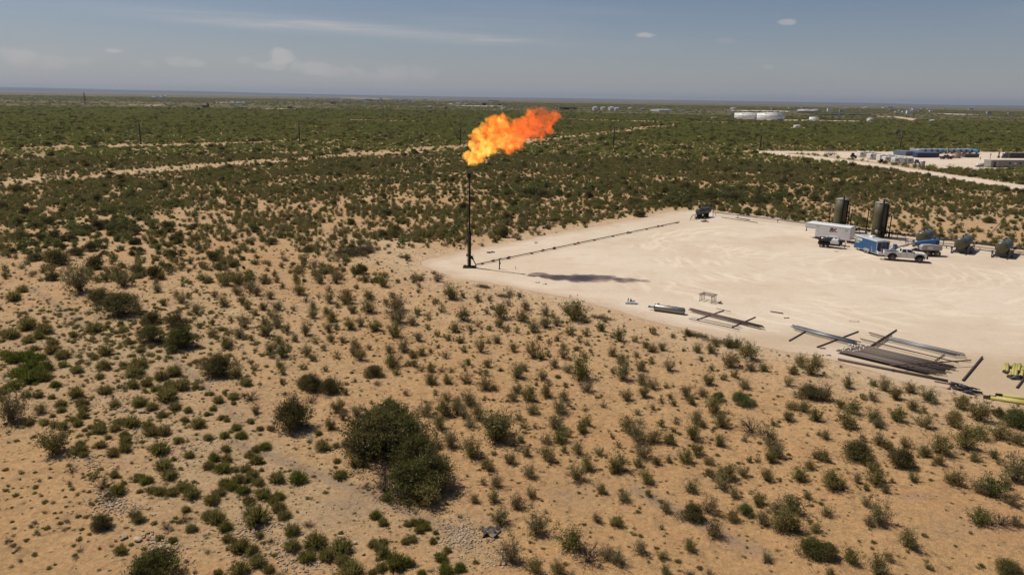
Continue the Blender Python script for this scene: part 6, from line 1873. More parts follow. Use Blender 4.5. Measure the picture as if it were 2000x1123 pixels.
bundle('pipe_bundle', 'narrow bundle of grey galvanized pipes behind the brown bundle', *T4(905, 158), *T4(1500, 296), *T4(885, 178), 5, .055, M_GALV, .32, .3, mats=[M_GALV, M_DSTEEL, M_GALV])
bundle('pipe_bundle', 'wide mat of many brown coated pipes with pale ends', *T4(680, 222), *T4(1415, 392), *T4(520, 280), 26, .078, M_BRPIPE, .30, .6, mats=[M_BRPIPE, M_BRPIPE2, M_RUST, M_BRPIPE, M_BRPIPE3])
# pale thread protectors scattered at the left pipe ends
capm = paint('pale_pipe_cap', (.62, .60, .52), .5, 0, .1)
rr2 = random.Random(5)
t_ = thing('pipe_end_caps', 'pale plastic caps on the left ends of the brown pipe mat', 'caps', (G(*T4(600, 240)).x, G(*T4(600, 240)).y, 0))
for k in range(46):
    u, v = rr2.random(), rr2.random()
    X, Y = T4(490 + 170 * u + 60 * v, 275 - 55 * v + 12 * u)
    g = G(X, Y, .34) - t_.location
    b = MB(); b.cyl((0, 0, 0), (.12, 0, 0), .075, 8); o = b.build('cap', capm, t_); o.location = (g.x, g.y, .38 + rr2.uniform(-.05, .08)); o.rotation_euler = (0, 0, rr2.uniform(-.9, 0))
# black hose pile
g = G(1889, 765)
t_ = thing('hose_pile', 'tangled pile of short black hoses on the near pad rim', 'hose pile', g, heading(G(1865, 757), G(1915, 770)))
for k in range(70):
    a_ = rr2.gauss(0, .10); x0_ = rr2.uniform(-1.5, .35); y0_ = rr2.uniform(-.6, .6) * (1 - abs(x0_) * .35); l_ = rr2.uniform(.4, 1.0); z_ = .06 + .55 * rr2.random() * (1 - abs(y0_) * 1.5)
    b = MB(); b.cyl((0, 0, 0), (l_, 0, rr2.uniform(-.04, .04)), .045, 6); o = b.build('hose', [M_BLACK, M_DSTEEL, paint('blue_black_hose', (.03, .05, .08), .5, 0, .1)][k % 3], t_); o.location = (x0_, y0_, max(.05, z_)); o.rotation_euler = (0, 0, a_)
# yellow fittings
T9 = lambda x, y: (1870 + x / 9.36, 680 + y / 9.36)
t_g = 'yellow pipe fittings'
for k, (x0_, y0_, x1_, y1_, lab) in enumerate([(862, 425, 880, 300, 'leftmost short yellow pipe of the cluster'), (900, 445, 915, 290, 'second short yellow pipe from the left of the cluster'), (945, 340, 1010, 330, 'small yellow elbow near the top of the cluster'), (940, 515, 985, 455, 'short yellow pipe at the lower left of the cluster'),
                                          (1010, 510, 1045, 290, 'long yellow pipe left of the cluster middle'), (1060, 520, 1090, 310, 'long yellow pipe in the cluster middle'), (1110, 430, 1140, 290, 'yellow pipe right of the cluster middle'), (1165, 545, 1200, 360, 'yellow pipe at the lower right of the cluster'), (1200, 430, 1240, 300, 'rightmost yellow pipe of the cluster')]):
    a, c_ = G(*T9(x0_, y0_), .16), G(*T9(x1_, y1_), .16)
    t_ = thing('yellow_pipe', lab, 'pipe', a, heading(a, c_), t_g); LL = (c_ - a).length
    b = MB(); b.cyl((0, 0, 0), (LL, 0, 0), .15, 12); b.build('pipe', M_YELL, t_)
    b = MB(); b.lathe((-.05, 0, 0), (1, 0, 0), [(0, .1), (0, .19), (.06, .19), (.06, .15)], 12); b.build('flange', M_RUST, t_)
g = G(*T9(1050, 570)); b = MB()
for q in range(5): b.cyl((rr2.uniform(-.4, .1), rr2.uniform(-.2, .2), .1 + .06 * q), (rr2.uniform(.3, .7), rr2.uniform(-.2, .2), .14 + .06 * q), .08, 8)
b.box((-.1, 0, .12), (.7, .4, .2)); o = b.build('valve_pile', M_DSTEEL); o.location = g; tag(o, 'grey heap of valves at the foot of the yellow pipe cluster', 'valves')
for x0_, y0_, x1_, y1_, r, lab in [(600, 905, 1700, 1090, .17, 'front long yellow pipe at the right rim of the pad'), (700, 900, 1700, 1050, .15, 'middle long yellow pipe at the right rim of the pad'), (820, 865, 1700, 990, .16, 'rear long yellow pipe at the right rim of the pad')]:
    a, c_ = G(*T9(x0_, y0_), .2), G(*T9(x1_, y1_), .2)
    t_ = thing('yellow_pipe', lab, 'pipe', a, heading(a, c_), 'long yellow pipes'); LL = (c_ - a).length
    b = MB(); b.cyl((.0, 0, 0), (LL, 0, 0), r, 12); b.build('pipe', M_YELL, t_)
    b = MB(); b.cyl((-.5, 0, 0), (.0, 0, 0), r * .95, 12); b.build('bare_end', M_BLACK, t_)
# little things
for X, Y, kind_, lab in [(955, 494, 'lid', 'black round lid with scraps lying behind the flow line'), (1045, 476, 'jug', 'pair of small white jugs on the pad behind the flow line'), (1047, 552.5, 'clods', 'dark clods on the pad between flame shadow and rim'), (1065, 556, 'clods', 'second string of dark clods nearer the pad rim'),
                   (1007, 526.5, 'peg', 'tiny dark peg right of the riser post'), (924, 502, 'peg', 'tiny peg behind the flare stack base'), (822, 517, 'peg', 'tiny marker peg at the pad tip'), (1604, 681, 'clods', 'dark clod left of the brown pipe mat'), (1614, 695, 'clods', 'dark clod below the brown pipe mat corner'), (1537, 622, 'clods', 'single clod left of the galvanized bundle'),
                   (1856, 760, 'clods', 'dark clods left of the black hose pile'), (1668, 628, 'cord', 'thin coil of cord on the pad above the second galvanized bundle'), (1632, 492, 'clods', 'small clod in front of the flatbed trailer')]:
    g = G(X, Y); b = MB()
    if kind_ == 'lid': b.cyl((0, 0, .05), (0, 0, .12), .4, 20); b.box((.5, .15, .12), (.22, .2, .3)); b.box((.8, .1, .1), (.3, .05, .2), 0, .4)
    elif kind_ == 'jug': b.lathe((0, 0, 0), (0, 0, 1), [(0, .13), (.3, .13), (.36, .06), (.4, .06)], 10); b.lathe((.3, .1, 0), (.3, .1, 1), [(0, .1), (.3, .1), (.36, .05), (.4, .05)], 10)
    elif kind_ == 'clods':
        for q in range(6): b.box((rr2.uniform(-.45, .45), rr2.uniform(-.12, .12), .06), (rr2.uniform(.1, .25), rr2.uniform(.1, .2), rr2.uniform(.06, .14)), 0, rr2.uniform(0, 3), taper=(.6, .6))
    elif kind_ == 'peg': b.cyl((0, 0, 0), (0, 0, .45), .035, 6); b.box((0, 0, .45), (.1, .1, .06))
    else:
        b.tube([(math.cos(q) * .5 * (1 + q * .04), math.sin(q) * .35, .04) for q in np.linspace(0, 7, 18)], .02, 5)
    o = b.build({'lid': 'manhole_cover_plate', 'jug': 'plastic_jug', 'clods': 'dirt_clods', 'peg': 'marker_peg', 'cord': 'cord_coil'}[kind_], {'jug': M_GAUGE, 'lid': M_BLACK}.get(kind_, M_RUST)); o.location = g; tag(o, lab, {'lid': 'lid', 'jug': 'jug', 'clods': 'clods', 'peg': 'peg', 'cord': 'cord'}[kind_])
# tarp scrap and brush pile
g = G(958, 1037)
bm = bmesh.new(); bmesh.ops.create_grid(bm, x_segments=14, y_segments=10, size=.5)
for v in bm.verts: v.co = Vector((v.co.x * 1.0 * (1 + .2 * math.sin(v.co.y * 7)), v.co.y * .9 * (1 + .25 * math.sin(v.co.x * 9)), .10 + .09 * math.sin(v.co.x * 11 + v.co.y * 5) + .06 * math.cos(v.co.y * 13)))
me = bpy.data.meshes.new('tarp'); bm.to_mesh(me); bm.free(); me.materials.append(M_TARP)
o = bpy.data.objects.new('tarp', me); COL.objects.link(o); o.location = (g.x, g.y, hz(g.x, g.y)); tag(o, 'crumpled dark grey tarp scrap beside the gravel heap', 'tarp')
sm_ = o.modifiers.new('thick', 'SOLIDIFY'); sm_.thickness = .02
for cx0, cy0, w_, h_, lab in [(678, 502, 62, 16, 'tangled pile of dead brown branches left of the pad'), (712, 496, 30, 14, 'smaller darker branch pile right of the big dead brush pile')]:
    g = G(cx0, cy0); wm = w_ / pxm(g.x, g.y)
    rng = np.random.default_rng(int(cx0)); n_ = 900
    c0 = np.stack([rng.normal(0, .26, n_) * wm, rng.normal(0, .2, n_) * wm * .7, np.abs(rng.normal(0, .35, n_)) * 1.2], 1)
    d = unit(rng.normal(size=(n_, 3)) * np.array([1, 1, .45]))
    T = stem_tris(c0, c0 + d * rng.uniform(.4, 1.3, (n_, 1)), rng.uniform(.02, .05, n_), rng); T[..., 2] = np.abs(T[..., 2])
    o = bpy.data.objects.new('brush_pile', fast_mesh('brush_pile', T, L_DRY)); COL.objects.link(o); o.location = (g.x, g.y, hz(g.x, g.y)); tag(o, lab, 'brush pile')
# long flat windrows of cut brush along the pad rim
for X, Y, w_, lab in [(945, 563, 26, 'flat dead branch heap on the rim left of the flame shadow'), (985, 580, 24, 'flat dead branches among creosotes under the pad rim'), (1175, 620, 40, 'long flat dead branch row below the pad rim'), (1360, 658, 50, 'long flat dead branch row right of the steel cylinder'), (1410, 672, 60, 'leafy flat brush row below the left pipe rack'), (790, 506, 24, 'thin dead branches near the pad tip')]:
    g = G(X, Y); wm = w_ / pxm(g.x, g.y); rng = np.random.default_rng(int(X)); n_ = 220
    c0 = np.stack([rng.normal(0, .28, n_) * wm, rng.normal(0, .09, n_) * wm, np.abs(rng.normal(0, .10, n_))], 1)
    d = unit(rng.normal(size=(n_, 3)) * np.array([1, .5, .3]))
    T = stem_tris(c0, c0 + d * rng.uniform(.2, .8, (n_, 1)), rng.uniform(.015, .03, n_), rng); T[..., 2] = np.abs(T[..., 2])
    T = np.concatenate([T, leaf_tris(c0.repeat(2, 0) + rng.normal(size=(n_ * 2, 3)) * .1 + np.array([0, 0, .1]), .06, rng)])
    o = bpy.data.objects.new('brush_pile', fast_mesh('brush_row', T, L_DRY)); COL.objects.link(o); o.location = (g.x, g.y, hz(g.x, g.y)); o.rotation_euler = (0, 0, -.5); tag(o, lab, 'brush pile')


# ------------------------------------------------------------------ camp on the far lot
def at_px(X0, X1, Y):
    a, b_ = G(X0, Y), G(X1, Y)
    return a, (b_ - a).length, heading(a, b_)


def camper(X0, X1, Y, H_, lab, slide=True, side=M_RVT, yaw=0.0, depth=2.5):
    a, L_, hd = at_px(X0, X1, Y)
    t_ = thing('camper_trailer', lab, 'camper', a, hd + yaw, 'campers parked in a row')
    b = MB(); b.prism([(0, .6), (L_, .6), (L_, H_ - .5), (L_ - .6, H_), (.1, H_), (0, H_ - .1)], 0, depth); b.build('body', M_RVW, t_)
    b = MB(); b.box((L_ * .62, -.03, H_ * .48), (L_ * .68, .05, H_ * .62)); b.build('side_panel', side, t_)
    b = MB(); b.box((L_ / 2, depth / 2, H_ + .04), (L_ - .6, depth + .02, .08)); rf_ = b.build('roof', M_WHITE, t_)
    for xx in (.3, .65):
        b = MB(); b.box((L_ * xx, depth / 2, H_ + .2), (.9, .7, .3)); b.build('air_conditioner', M_GAUGE, rf_)
    for xx in (.13, .5, .8):
        b = MB(); b.box((L_ * xx, -.065, H_ * .66), (.75, .03, .55)); b.build('window', M_GLASS, t_)
    b = MB(); b.box((L_ * .66, -.065, H_ * .5), (.65, .03, 1.7)); b.build('door', M_RVW, t_)
    if slide: b = MB(); b.box((L_ * .36, -.3, H_ * .52), (L_ * .22, .5, H_ * .5)); b.build('slide_out', M_RVW, t_)
    for xx in (.52, .64):
        b = MB(); b.wheel((L_ * xx, .15, .38), .38, .25, 0, 14); b.build('wheel', M_TYRE, t_)
    b = MB(); b.box((L_ / 2, depth / 2, .5), (L_ - .4, depth - .5, .25)); b.build('chassis', M_BLACK, t_)
    b = MB(); b.tube([(L_ + 1.2, depth / 2, .5), (L_, depth / 2 - .6, .55)], .07); b.tube([(L_ + 1.2, depth / 2, .5), (L_, depth / 2 + .6, .55)], .07); b.build('tongue', M_BLACK, t_)
    return t_


HR = 2.95
camper(1679, 1711, 308.2, 2.6, 'cream camper at the far left end of the camper row', side=M_RVW)
camper(1699, 1722, 312.6, 2.7, 'camper with dark grey side, second from the left in the row', side=M_DSTEEL, yaw=.08)
camper(1717.5, 1750, 316.5, 2.95, 'white fronted camper in the middle of the row', side=M_RVT, yaw=.04)
camper(1728, 1766, 318.6, 2.6, 'low cream camper second from the right in the row')
camper(1746.5, 1784, 321.2, 2.6, 'nearest cream and taupe camper at the right end of the row')
for X, Y, L_, mt, lab in [(1717, 319.5, 2.4, M_BLACK, 'small black utility cart below the camper row middle'), (1786, 320.6, 2.6, M_DBLUE, 'dark utility vehicle at the right end of the camper row')]:
    a = G(X, Y); t_ = thing('utility_cart', lab, 'cart', a, .1)
    b = MB(); b.box((L_ / 2, .6, .65), (L_, 1.2, .5)); b.build('body', mt, t_)
    b = MB(); b.box((L_ / 2, .6, 1.35), (L_ * .5, 1.1, .9), taper=(.8, .9)); b.build('cab', mt, t_)
    for xx in (.4, L_ - .4):
        b = MB(); b.wheel((xx, .0, .32), .32, .2, 0, 12); b.build('wheel', M_TYRE, t_)
# telehandler-like black machine
a = G(1663, 310.2); t_ = thing('tractor', 'dark tractor machine left of the campers', 'tractor', a, .1)
b = MB(); b.box((1.3, .9, 1.05), (2.4, 1.3, .8)); b.build('body', M_BLACK, t_)
b = MB(); b.box((.95, .9, 1.9), (1.1, 1.2, 1.1), taper=(.85, .85)); b.build('cab', M_BLACK, t_)
b = MB(); b.tube([(.4, .9, 1.6), (.9, .9, 2.9)], .06); b.tube([(.9, .9, 2.6), (1.5, .9, 2.9)], .05); b.build('mast', M_RUST, t_)
for xx, rr_2 in ((.45, .6), (2.0, .6)):
    b = MB(); b.wheel((xx, .1, rr_2), rr_2, .4, 0, 14); b.build('wheel', M_TYRE, t_)
# caged trailer
a, L_, hd = at_px(1614.5, 1634, 304.3); t_ = thing('livestock_trailer', 'open railed trailer with thin frame at the left of the far lot', 'trailer', a, hd)
b = MB()
for xx in np.linspace(0, L_, 6):
    b.cyl((xx, 0, .6), (xx, 0, 2.3), .05, 5); b.cyl((xx, 2, .6), (xx, 2, 2.3), .05, 5)
for z_ in (.9, 1.5, 2.25): b.cyl((0, 0, z_), (L_, 0, z_), .05, 5); b.cyl((0, 2, z_), (L_, 2, z_), .05, 5)
b.build('rails', M_GREYP, t_)
b = MB(); b.box((L_ / 2, 1, 2.33), (L_, 2.05, .06)); b.build('canopy', M_WOOD, t_)
b = MB(); b.box((L_ / 2, 1, .6), (L_, 2, .15)); b.build('deck', M_BLACK, t_)
for xx in (.35, .45):
    b = MB(); b.wheel((L_ * xx, 0, .35), .35, .2, 0, 12); b.build('wheel', M_TYRE, t_)
# toilet and tan crate
a = G(1800.5, 325.6); t_ = thing('portable_toilet', 'grey portable toilet cabin with white roof on the far lot', 'toilet', a, .1)
b = MB(); b.box((.65, .6, 1.05), (1.2, 1.2, 2.1)); b.build('cabin', paint('grey_toilet_plastic', (.24, .24, .29), .5, 0, .1), t_)
b = MB(); b.box((.65, .6, 2.2), (1.25, 1.25, .2), taper=(.8, .8)); b.build('roof', M_WHITE, t_)
b = MB(); b.box((.65, -.02, 1.0), (.75, .04, 1.8)); b.build('door', M_GREYP, t_)
a = G(1794.5, 325.8); o = MB().box((.45, .45, .5), (.9, .9, 1.0)).box((.45, .45, 1.03), (.96, .96, .06)).build('crate', M_TAN); o.location = a; tag(o, 'tan crate beside the portable toilet', 'crate')


def container(X0, X1, Y, H_, mat, roof, lab, name='frac_tank', dep=2.6, cat='container', ribs=True):
    a, L_, hd = at_px(X0, X1, Y)
    t_ = thing(name, lab, cat, a, hd)
    b = MB(); b.box((L_ / 2, dep / 2, H_ / 2 + .15), (L_, dep, H_ - .3)); b.build('body', mat, t_)
    b = MB(); b.box((L_ / 2, dep / 2, H_ + .03), (L_ + .05, dep + .05, .08)); b.build('roof', roof, t_)
    if ribs:
        for xx in np.arange(.3, L_, 1.0):
            b = MB(); b.box((xx, -.04, H_ / 2 + .15), (.1, .08, H_ - .35)); b.build('rib', mat, t_)
    b = MB(); b.box((L_ / 2, dep / 2, .1), (L_, dep * .8, .2)); b.build('skid', M_BLACK, t_)
    return t_


container(1791, 1834, 308.6, 2.45, M_DBLUE, M_PALEB, 'large dark blue container with pale roof on the far lot', dep=3.2)
container(1769, 1785, 305.2, 2.2, paint('slate_container', (.06, .10, .14), .5, 0, .2), M_PALEB, 'slate blue container left of the large dark blue one', dep=9)
container(1885, 1912, 308.4, 1.7, paint('brown_black_tank', (.035, .028, .024), .6, 0, .3), M_RUST, 'low brown black bin below the row of blue tanks')
container(1972, 2040, 309.5, 2.6, paint('near_black_container', (.022, .018, .016), .6, 0, .2), M_CAMPG, 'long black container at the right frame edge')
t_ = container(1933.5, 2060, 327.8, 3.0, M_CAMPG, paint('pale_flat_roof', (.45, .42, .37), .6, 0, .3), 'long grey green site office with flat pale roof', 'site_office', 3.6, 'office', False)
for xx, w_, z_, mt, nm in ((1.9, .9, 1.35, M_DBLUE, 'door'), (3.3, .1, 1.5, M_WHITE, 'trim_board'), (9.0, .7, 1.8, M_GLASS, 'window'), (11.5, 1.2, 1.7, M_GAUGE, 'notice_board'), (14.0, .7, 1.8, M_GLASS, 'window'), (.1, .16, 1.5, M_SILVER, 'trim_board')):
    b = MB(); b.box((xx, -.04, z_), (w_, .06, 2.0 if nm == 'door' else 2.6 if nm == 'trim_board' else .7)); b.build(nm, mt, t_)
# row of blue round tanks seen end on
for k, X in enumerate([1807, 1819.5, 1830.5, 1841, 1851.5, 1863, 1875.5, 1887, 1898, 1911]):
    c0 = G(X, 301.2)
    tnk = thing('blue_tank', ['first', 'second', 'third', 'fourth', 'fifth', 'sixth', 'seventh', 'eighth', 'ninth', 'tenth'][k] + ' round blue tank from the left in the far row', 'tank', c0, math.radians(118), 'row of round blue tanks on the far lot')
    r = .95
    b = MB(); b.lathe((0, 0, 1.45), (1, 0, 1.45), [(0, .05), (-.1, r * .6), (0, r), (.15, r)], 18); b.build('end_cap', paint('navy_tank_end', (.014, .035, .075), .5, 0, .03) if k not in (3, 9) else paint('mid_blue_tank_end', (.03, .12, .2), .5, 0, .1), tnk)
    b = MB(); b.lathe((.15, 0, 1.45), (1, 0, 1.45), [(0, r), (8, r), (8.1, .05)], 18); b.build('shell', M_PALEB if k < 9 else paint('bright_blue_shell', (.12, .33, .55), .4, 0, .1), tnk)
    b = MB(); b.box((1, 0, .35), (.3, 1.7, .7)); b.box((6.5, 0, .35), (.3, 1.7, .7)); b.build('saddle', M_BLACK, tnk)
# drilling gear heap
a = G(1861, 309.8); t_ = thing('conveyor_rig', 'tan conveyor rig with raised arm in front of the blue tank row', 'machine', a, .1)
b = MB(); b.box((3.2, 1.2, 1.2), (2.2, 1.6, 2.2)); b.box((3.9, 1.0, 2.3), (.5, .5, 1.2)); b.box((2.0, 1, .5), (2, 1.4, .8)); b.build('body', M_TAN, t_)
b = MB(); b.tube([(0, 1, 1.9), (3.8, 1, 3.0)], .22, 8); b.build('arm', M_TAN, t_)
b = MB(); b.box((.6, .9, 1.2), (1.1, .9, .6)); b.build('red_engine', paint('faded_red_engine', (.40, .13, .08), .6, 0, .2), t_)
b = MB(); b.tube([(3.4, 0, .1), (3.4, 0, 3.4)], .09); b.tube([(4.4, 0, .1), (4.4, 0, 3.4)], .09); b.tube([(3.4, 0, 3.2), (4.4, 0, 3.2)], .07); b.tube([(3.4, 0, 1.6), (4.4, 0, 2.4)], .05); b.build('frame', M_RUST, t_)
a = G(1850, 303.5); t_ = thing('yellow_mast', 'yellow upright mast between the blue tanks and the dark pickup', 'mast', a)
b = MB(); b.box((0, 0, 1.7), (.3, .3, 3.4)); b.build('post', paint('ochre_mast_paint', (.42, .28, .05), .5, 0, .1), t_); b = MB(); b.box((.6, 0, 3.3), (1.8, .3, .3)); b.build('arm', paint('ochre_mast_paint', (.42, .28, .05), .5, 0, .1), t_)
a, L_, hd = at_px(1842.5, 1858, 311.5)
pickup('pickup_truck', 'dark green pickup parked on the far lot by the blue container', a + Vector((.0, .9, 0)), hd, paint('dark_pickup_paint', (.018, .028, .028), .35, 0, .25), lift=0)
# white pump skid
a = G(1908, 327.4); t_ = thing('pump_skid', 'white pump skid left of the long site office', 'pump', a, .15)
b = MB(); b.box((1.7, .7, .4), (3.4, 1.4, .25)); b.build('skid', M_BLACK, t_)
b = MB(); b.cyl((.5, .7, 1.0), (2.2, .7, 1.0), .45, 12); b.box((1.3, .7, 1.55), (1.6, .2, .1)); b.build('tank', M_WHITE, t_)
b = MB(); b.box((2.8, .7, 1.1), (.8, 1.1, 1.1)); b.build('engine', M_GREYP, t_)
a = G(1927, 317.3); o = MB().box((0, 0, .45), (1.4, .3, .8)).box((.6, .1, .6), (.5, .3, .5), 0, .3).build('red_generator', paint('pink_red_box', (.42, .16, .13), .6, 0, .2)); o.location = a; tag(o, 'pinkish red generator above the white pump skid', 'generator')
# equipment by the black container
a = G(1959, 309.5); t_ = thing('pump_unit', 'grey pump unit left of the long black container', 'pump', a)
b = MB(); b.box((1.2, .8, .5), (2.4, 1.4, .9)); b.box((.6, .8, 1.6), (.8, .9, 1.4)); b.box((2.0, .8, 1.8), (.7, .9, 1.9)); b.build('body', M_DSTEEL, t_)
b = MB(); b.cyl((1.3, .8, 1), (1.3, .8, 2.9), .14, 8); b.build('exhaust', M_BLACK, t_)
for X, Y, top, lab in [(1950, 309, 297, 'dark valve tower left of the grey pump unit'), (1933, 314, 299, 'thin pole behind the left end of the site office')]:
    a = G(X, Y); H_ = HT(X, Y, top); b = MB(); b.cyl((0, 0, 0), (0, 0, H_), .1 if X == 1933 else .28, 8); b.box((0, 0, H_ * .8), (.6, .3, .3)); b.box((0, 0, .5), (.9, .7, .9)) if X == 1950 else None
    o = b.build('valve_tower' if X == 1950 else 'pole', M_RUST); o.location = a; tag(o, lab, 'tower' if X == 1950 else 'pole')


# ------------------------------------------------------------------ worker standing on the far lot
def person(X, Y, lab):
    a = G(X, Y)
    t_ = thing('person', lab, 'person', a, .4)
    J = {'hip': (0, 0, .98), 'waist': (0, .01, 1.12), 'chest': (0, .01, 1.34), 'neck': (0, 0, 1.52), 'head': (0, -.02, 1.66), 'crown': (0, -.01, 1.78),
         'lh': (.10, 0, .92), 'lk': (.12, -.02, .50), 'la': (.13, .02, .09), 'lt': (.14, -.14, .04), 'rh': (-.10, 0, .92), 'rk': (-.13, -.03, .50), 'ra': (-.15, .03, .09), 'rt': (-.17, -.13, .04),
         'ls': (.19, .01, 1.44), 'le': (.26, .03, 1.17), 'lw': (.25, -.10, .95), 'lf': (.24, -.14, .86), 'rs': (-.19, .01, 1.44), 're': (-.27, .04, 1.17), 'rw': (-.24, -.12, 1.02), 'rf': (-.22, -.18, .95)}
    E = [('hip', 'waist'), ('waist', 'chest'), ('chest', 'neck'), ('neck', 'head'), ('head', 'crown'), ('hip', 'lh'), ('lh', 'lk'), ('lk', 'la'), ('la', 'lt'), ('hip', 'rh'), ('rh', 'rk'), ('rk', 'ra'), ('ra', 'rt'), ('chest', 'ls'), ('ls', 'le'), ('le', 'lw'), ('lw', 'lf'), ('chest', 'rs'), ('rs', 're'), ('re', 'rw'), ('rw', 'rf')]
    R_ = dict(hip=.14, waist=.13, chest=.16, neck=.06, head=.10, crown=.08, lh=.095, lk=.065, la=.05, lt=.04, rh=.095, rk=.065, ra=.05, rt=.04, ls=.07, le=.05, lw=.035, lf=.03, rs=.07, re=.05, rw=.035, rf=.03)
    ks = list(J)
    me = bpy.data.meshes.new('body'); me.from_pydata([J[k] for k in ks], [(ks.index(a_), ks.index(b_)) for a_, b_ in E], [])
    o_ = bpy.data.objects.new('body', me); COL.objects.link(o_); o_.parent = t_
    sk = o_.modifiers.new('skin', 'SKIN')
    if not me.skin_vertices: me.skin_vertices.new()
    for i, k in enumerate(ks):
        me.skin_vertices[0].data[i].radius = (R_[k], R_[k] * .85); me.skin_vertices[0].data[i].use_root = (k == 'hip')
    o_.modifiers.new('smooth', 'SUBSURF').levels = 1; o_.modifiers['smooth'].render_levels = 1
    m_, t2 = newmat('work_clothes'); tc_ = t2.n('ShaderNodeTexCoord').outputs['Object']; s_ = t2.n('ShaderNodeSeparateXYZ'); t2.l(tc_, s_.inputs[0])
    c_2 = t2.mix(t2.ramp(s_.outputs[2], .99, 1.0), (.03, .035, .05, 1), (.36, .28, .19, 1)); c_2 = t2.mix(t2.ramp(s_.outputs[2], 1.55, 1.56), c_2, (.30, .17, .11, 1)); bsdf(t2, c_2, .85)
    me.materials.append(m_)
    b = MB(); b.lathe((0, -.01, 1.70), (0, -.01, 1.86), [(0, .16), (.02, .155), (.03, .125), (.10, .10), (.14, .03)], 14); b.box((0, -.14, 1.715), (.16, .12, .015)); b.build('hard_hat', M_WHITE, t_)
    return t_


person(1914, 313.6, 'worker in tan shirt and dark trousers standing right of the blue tank row')

# ------------------------------------------------------------------ utility poles and wires
PP = [(275.5, 282.5, 234, .04), (585.5, 281.5, 236, 0), (899.5, 283.5, 241.5, 0), (1198, 288, 247, 0), (1484.5, 291.5, 251.5, 0), (1757, 296, 254, 0)]
LB_ = ['utility pole farthest left in the line', 'utility pole second from the left in the line', 'utility pole just left of the flame', 'utility pole first right of the flame', 'utility pole above the far road bend', 'utility pole behind the camper row']
tops = []
for (X, Y, top, ln), lab in zip(PP, LB_):
    g = G(X, Y); H_ = HT(X, Y, top)
    t_ = thing('utility_pole', lab, 'utility pole', g, .2, 'utility poles crossing the plain')
    b = MB(); b.lathe((0, 0, 0), (0, 0, H_), [(0, .36), (H_, .28)], 10); b.build('pole', M_WOOD, t_)
    b = MB(); b.box((0, 0, H_ - .5), (2.0, .2, .25)); b.build('crossarm', M_WOOD, t_)
    for xx in (-.7, 0, .7):
        b = MB(); b.cyl((xx, 0, H_ - .42), (xx, 0, H_ - .15), .06, 6); b.build('insulator', M_GREYP, t_)
    tops.append(Vector((g.x, g.y, H_ - .15)))
g = G(-330, 285); tops.insert(0, Vector((g.x, g.y, 11))); g = G(2060, 300); tops.append(Vector((g.x, g.y, 11)))
for k in range(len(tops) - 1):
    A_, B_ = tops[k], tops[k + 1]
    b = MB()
    for off in (-.7, .7):
        pts = []
        for q in range(13):
            f = q / 12; p = A_.lerp(B_, f); pts.append((p.x + off * .98, p.y + off * .2, p.z - 4 * 1.0 * f * (1 - f)))
        b.tube(pts, .012, 4)
    o = b.build('power_line', M_BLACK)
    tag(o, ['thin wire pair running off the left frame edge', 'thin wire pair between the first and second poles', 'thin wire pair between the second and third poles', 'thin wire pair passing behind the flame', 'thin wire pair between the fourth and fifth poles', 'thin wire pair above the far road', 'thin wire pair running off the right frame edge'][k], 'wires', 'power line wires')
# small lattice mast and pump jacks far left
for X, Y, top, w_, nm, lab, cat in [(166.5, 203.5, 182, 3.2, 'lattice_mast', 'slim dark lattice mast on the left horizon', 'mast'), (388, 218, 210, 3.5, 'water_tank_tower', 'small dark tank on legs left of the two dark sheds', 'tower'), (1351, 240, 231, 5, 'pumpjack', 'small dark pumpjack left of the sandy track end', 'pumpjack'), (841, 222.5, 217.5, 4, 'tank_battery', 'small dark block on the plain left of the flame', 'tank'), (1750, 264, 255, 5, 'rusty_tank', 'rusty brown cylindrical tank beyond the far lot', 'tank'), (871, 214, 210, 4, 'dark_shed', 'tiny dark shed left of the distant lots', 'shed')]:
    g = G(X, Y); H_ = HT(X, Y, top); b = MB()
    if nm == 'lattice_mast':
        for sx in (-1, 1):
            for sy in (-1, 1): b.cyl((sx * w_ / 2, sy * w_ / 2, 0), (sx * .3, sy * .3, H_), .25, 5)
        for q in range(7):
            z0_, z1_ = H_ * q / 7, H_ * (q + 1) / 7; k0, k1 = (w_ / 2) * (1 - q / 7) + .3 * q / 7, (w_ / 2) * (1 - (q + 1) / 7) + .3 * (q + 1) / 7
            b.cyl((-k0, -k0, z0_), (k1, -k1, z1_), .12, 4); b.cyl((k0, -k0, z0_), (-k1, -k1, z1_), .12, 4); b.box((0, -k1, z1_), (2 * k1, .2, .2))
        b.box((0, 0, H_), (1.4, 1.4, 1.2))
    elif nm == 'rusty_tank': b.cyl((0, 0, 0), (0, 0, H_), w_ / 2 * .9, 18); b.lathe((0, 0, H_), (0, 0, H_ + 1), [(0, w_ / 2 * .93), (.5, .1)], 18)
    elif nm == 'pumpjack':
        b.tube([(-1.5, 0, 0), (0, 0, H_ * .8), (1.5, 0, 0)], .35, 6); b.tube([(-3, 0, H_ * .95), (3, 0, H_ * .7)], .4, 6); b.box((-3.2, 0, H_ * .85), (1, .8, 2)); b.box((2.4, 0, .8), (2.5, 1.5, 1.6))
    elif nm == 'water_tank_tower': b.cyl((0, 0, H_ * .4), (0, 0, H_), w_ / 2, 12); [b.cyl((sx * 1.2, sy * 1.2, 0), (sx, sy, H_ * .4), .2, 5) for sx in (-1, 1) for sy in (-1, 1)]
    else: b.box((0, 0, H_ / 2), (w_, w_, H_)); b.box((0, 0, H_ + .2), (w_ * 1.1, w_ * 1.1, .4))
    o = b.build(nm, M_RUST if nm == 'rusty_tank' else M_WOOD); o.location = g; tag(o, lab, cat)
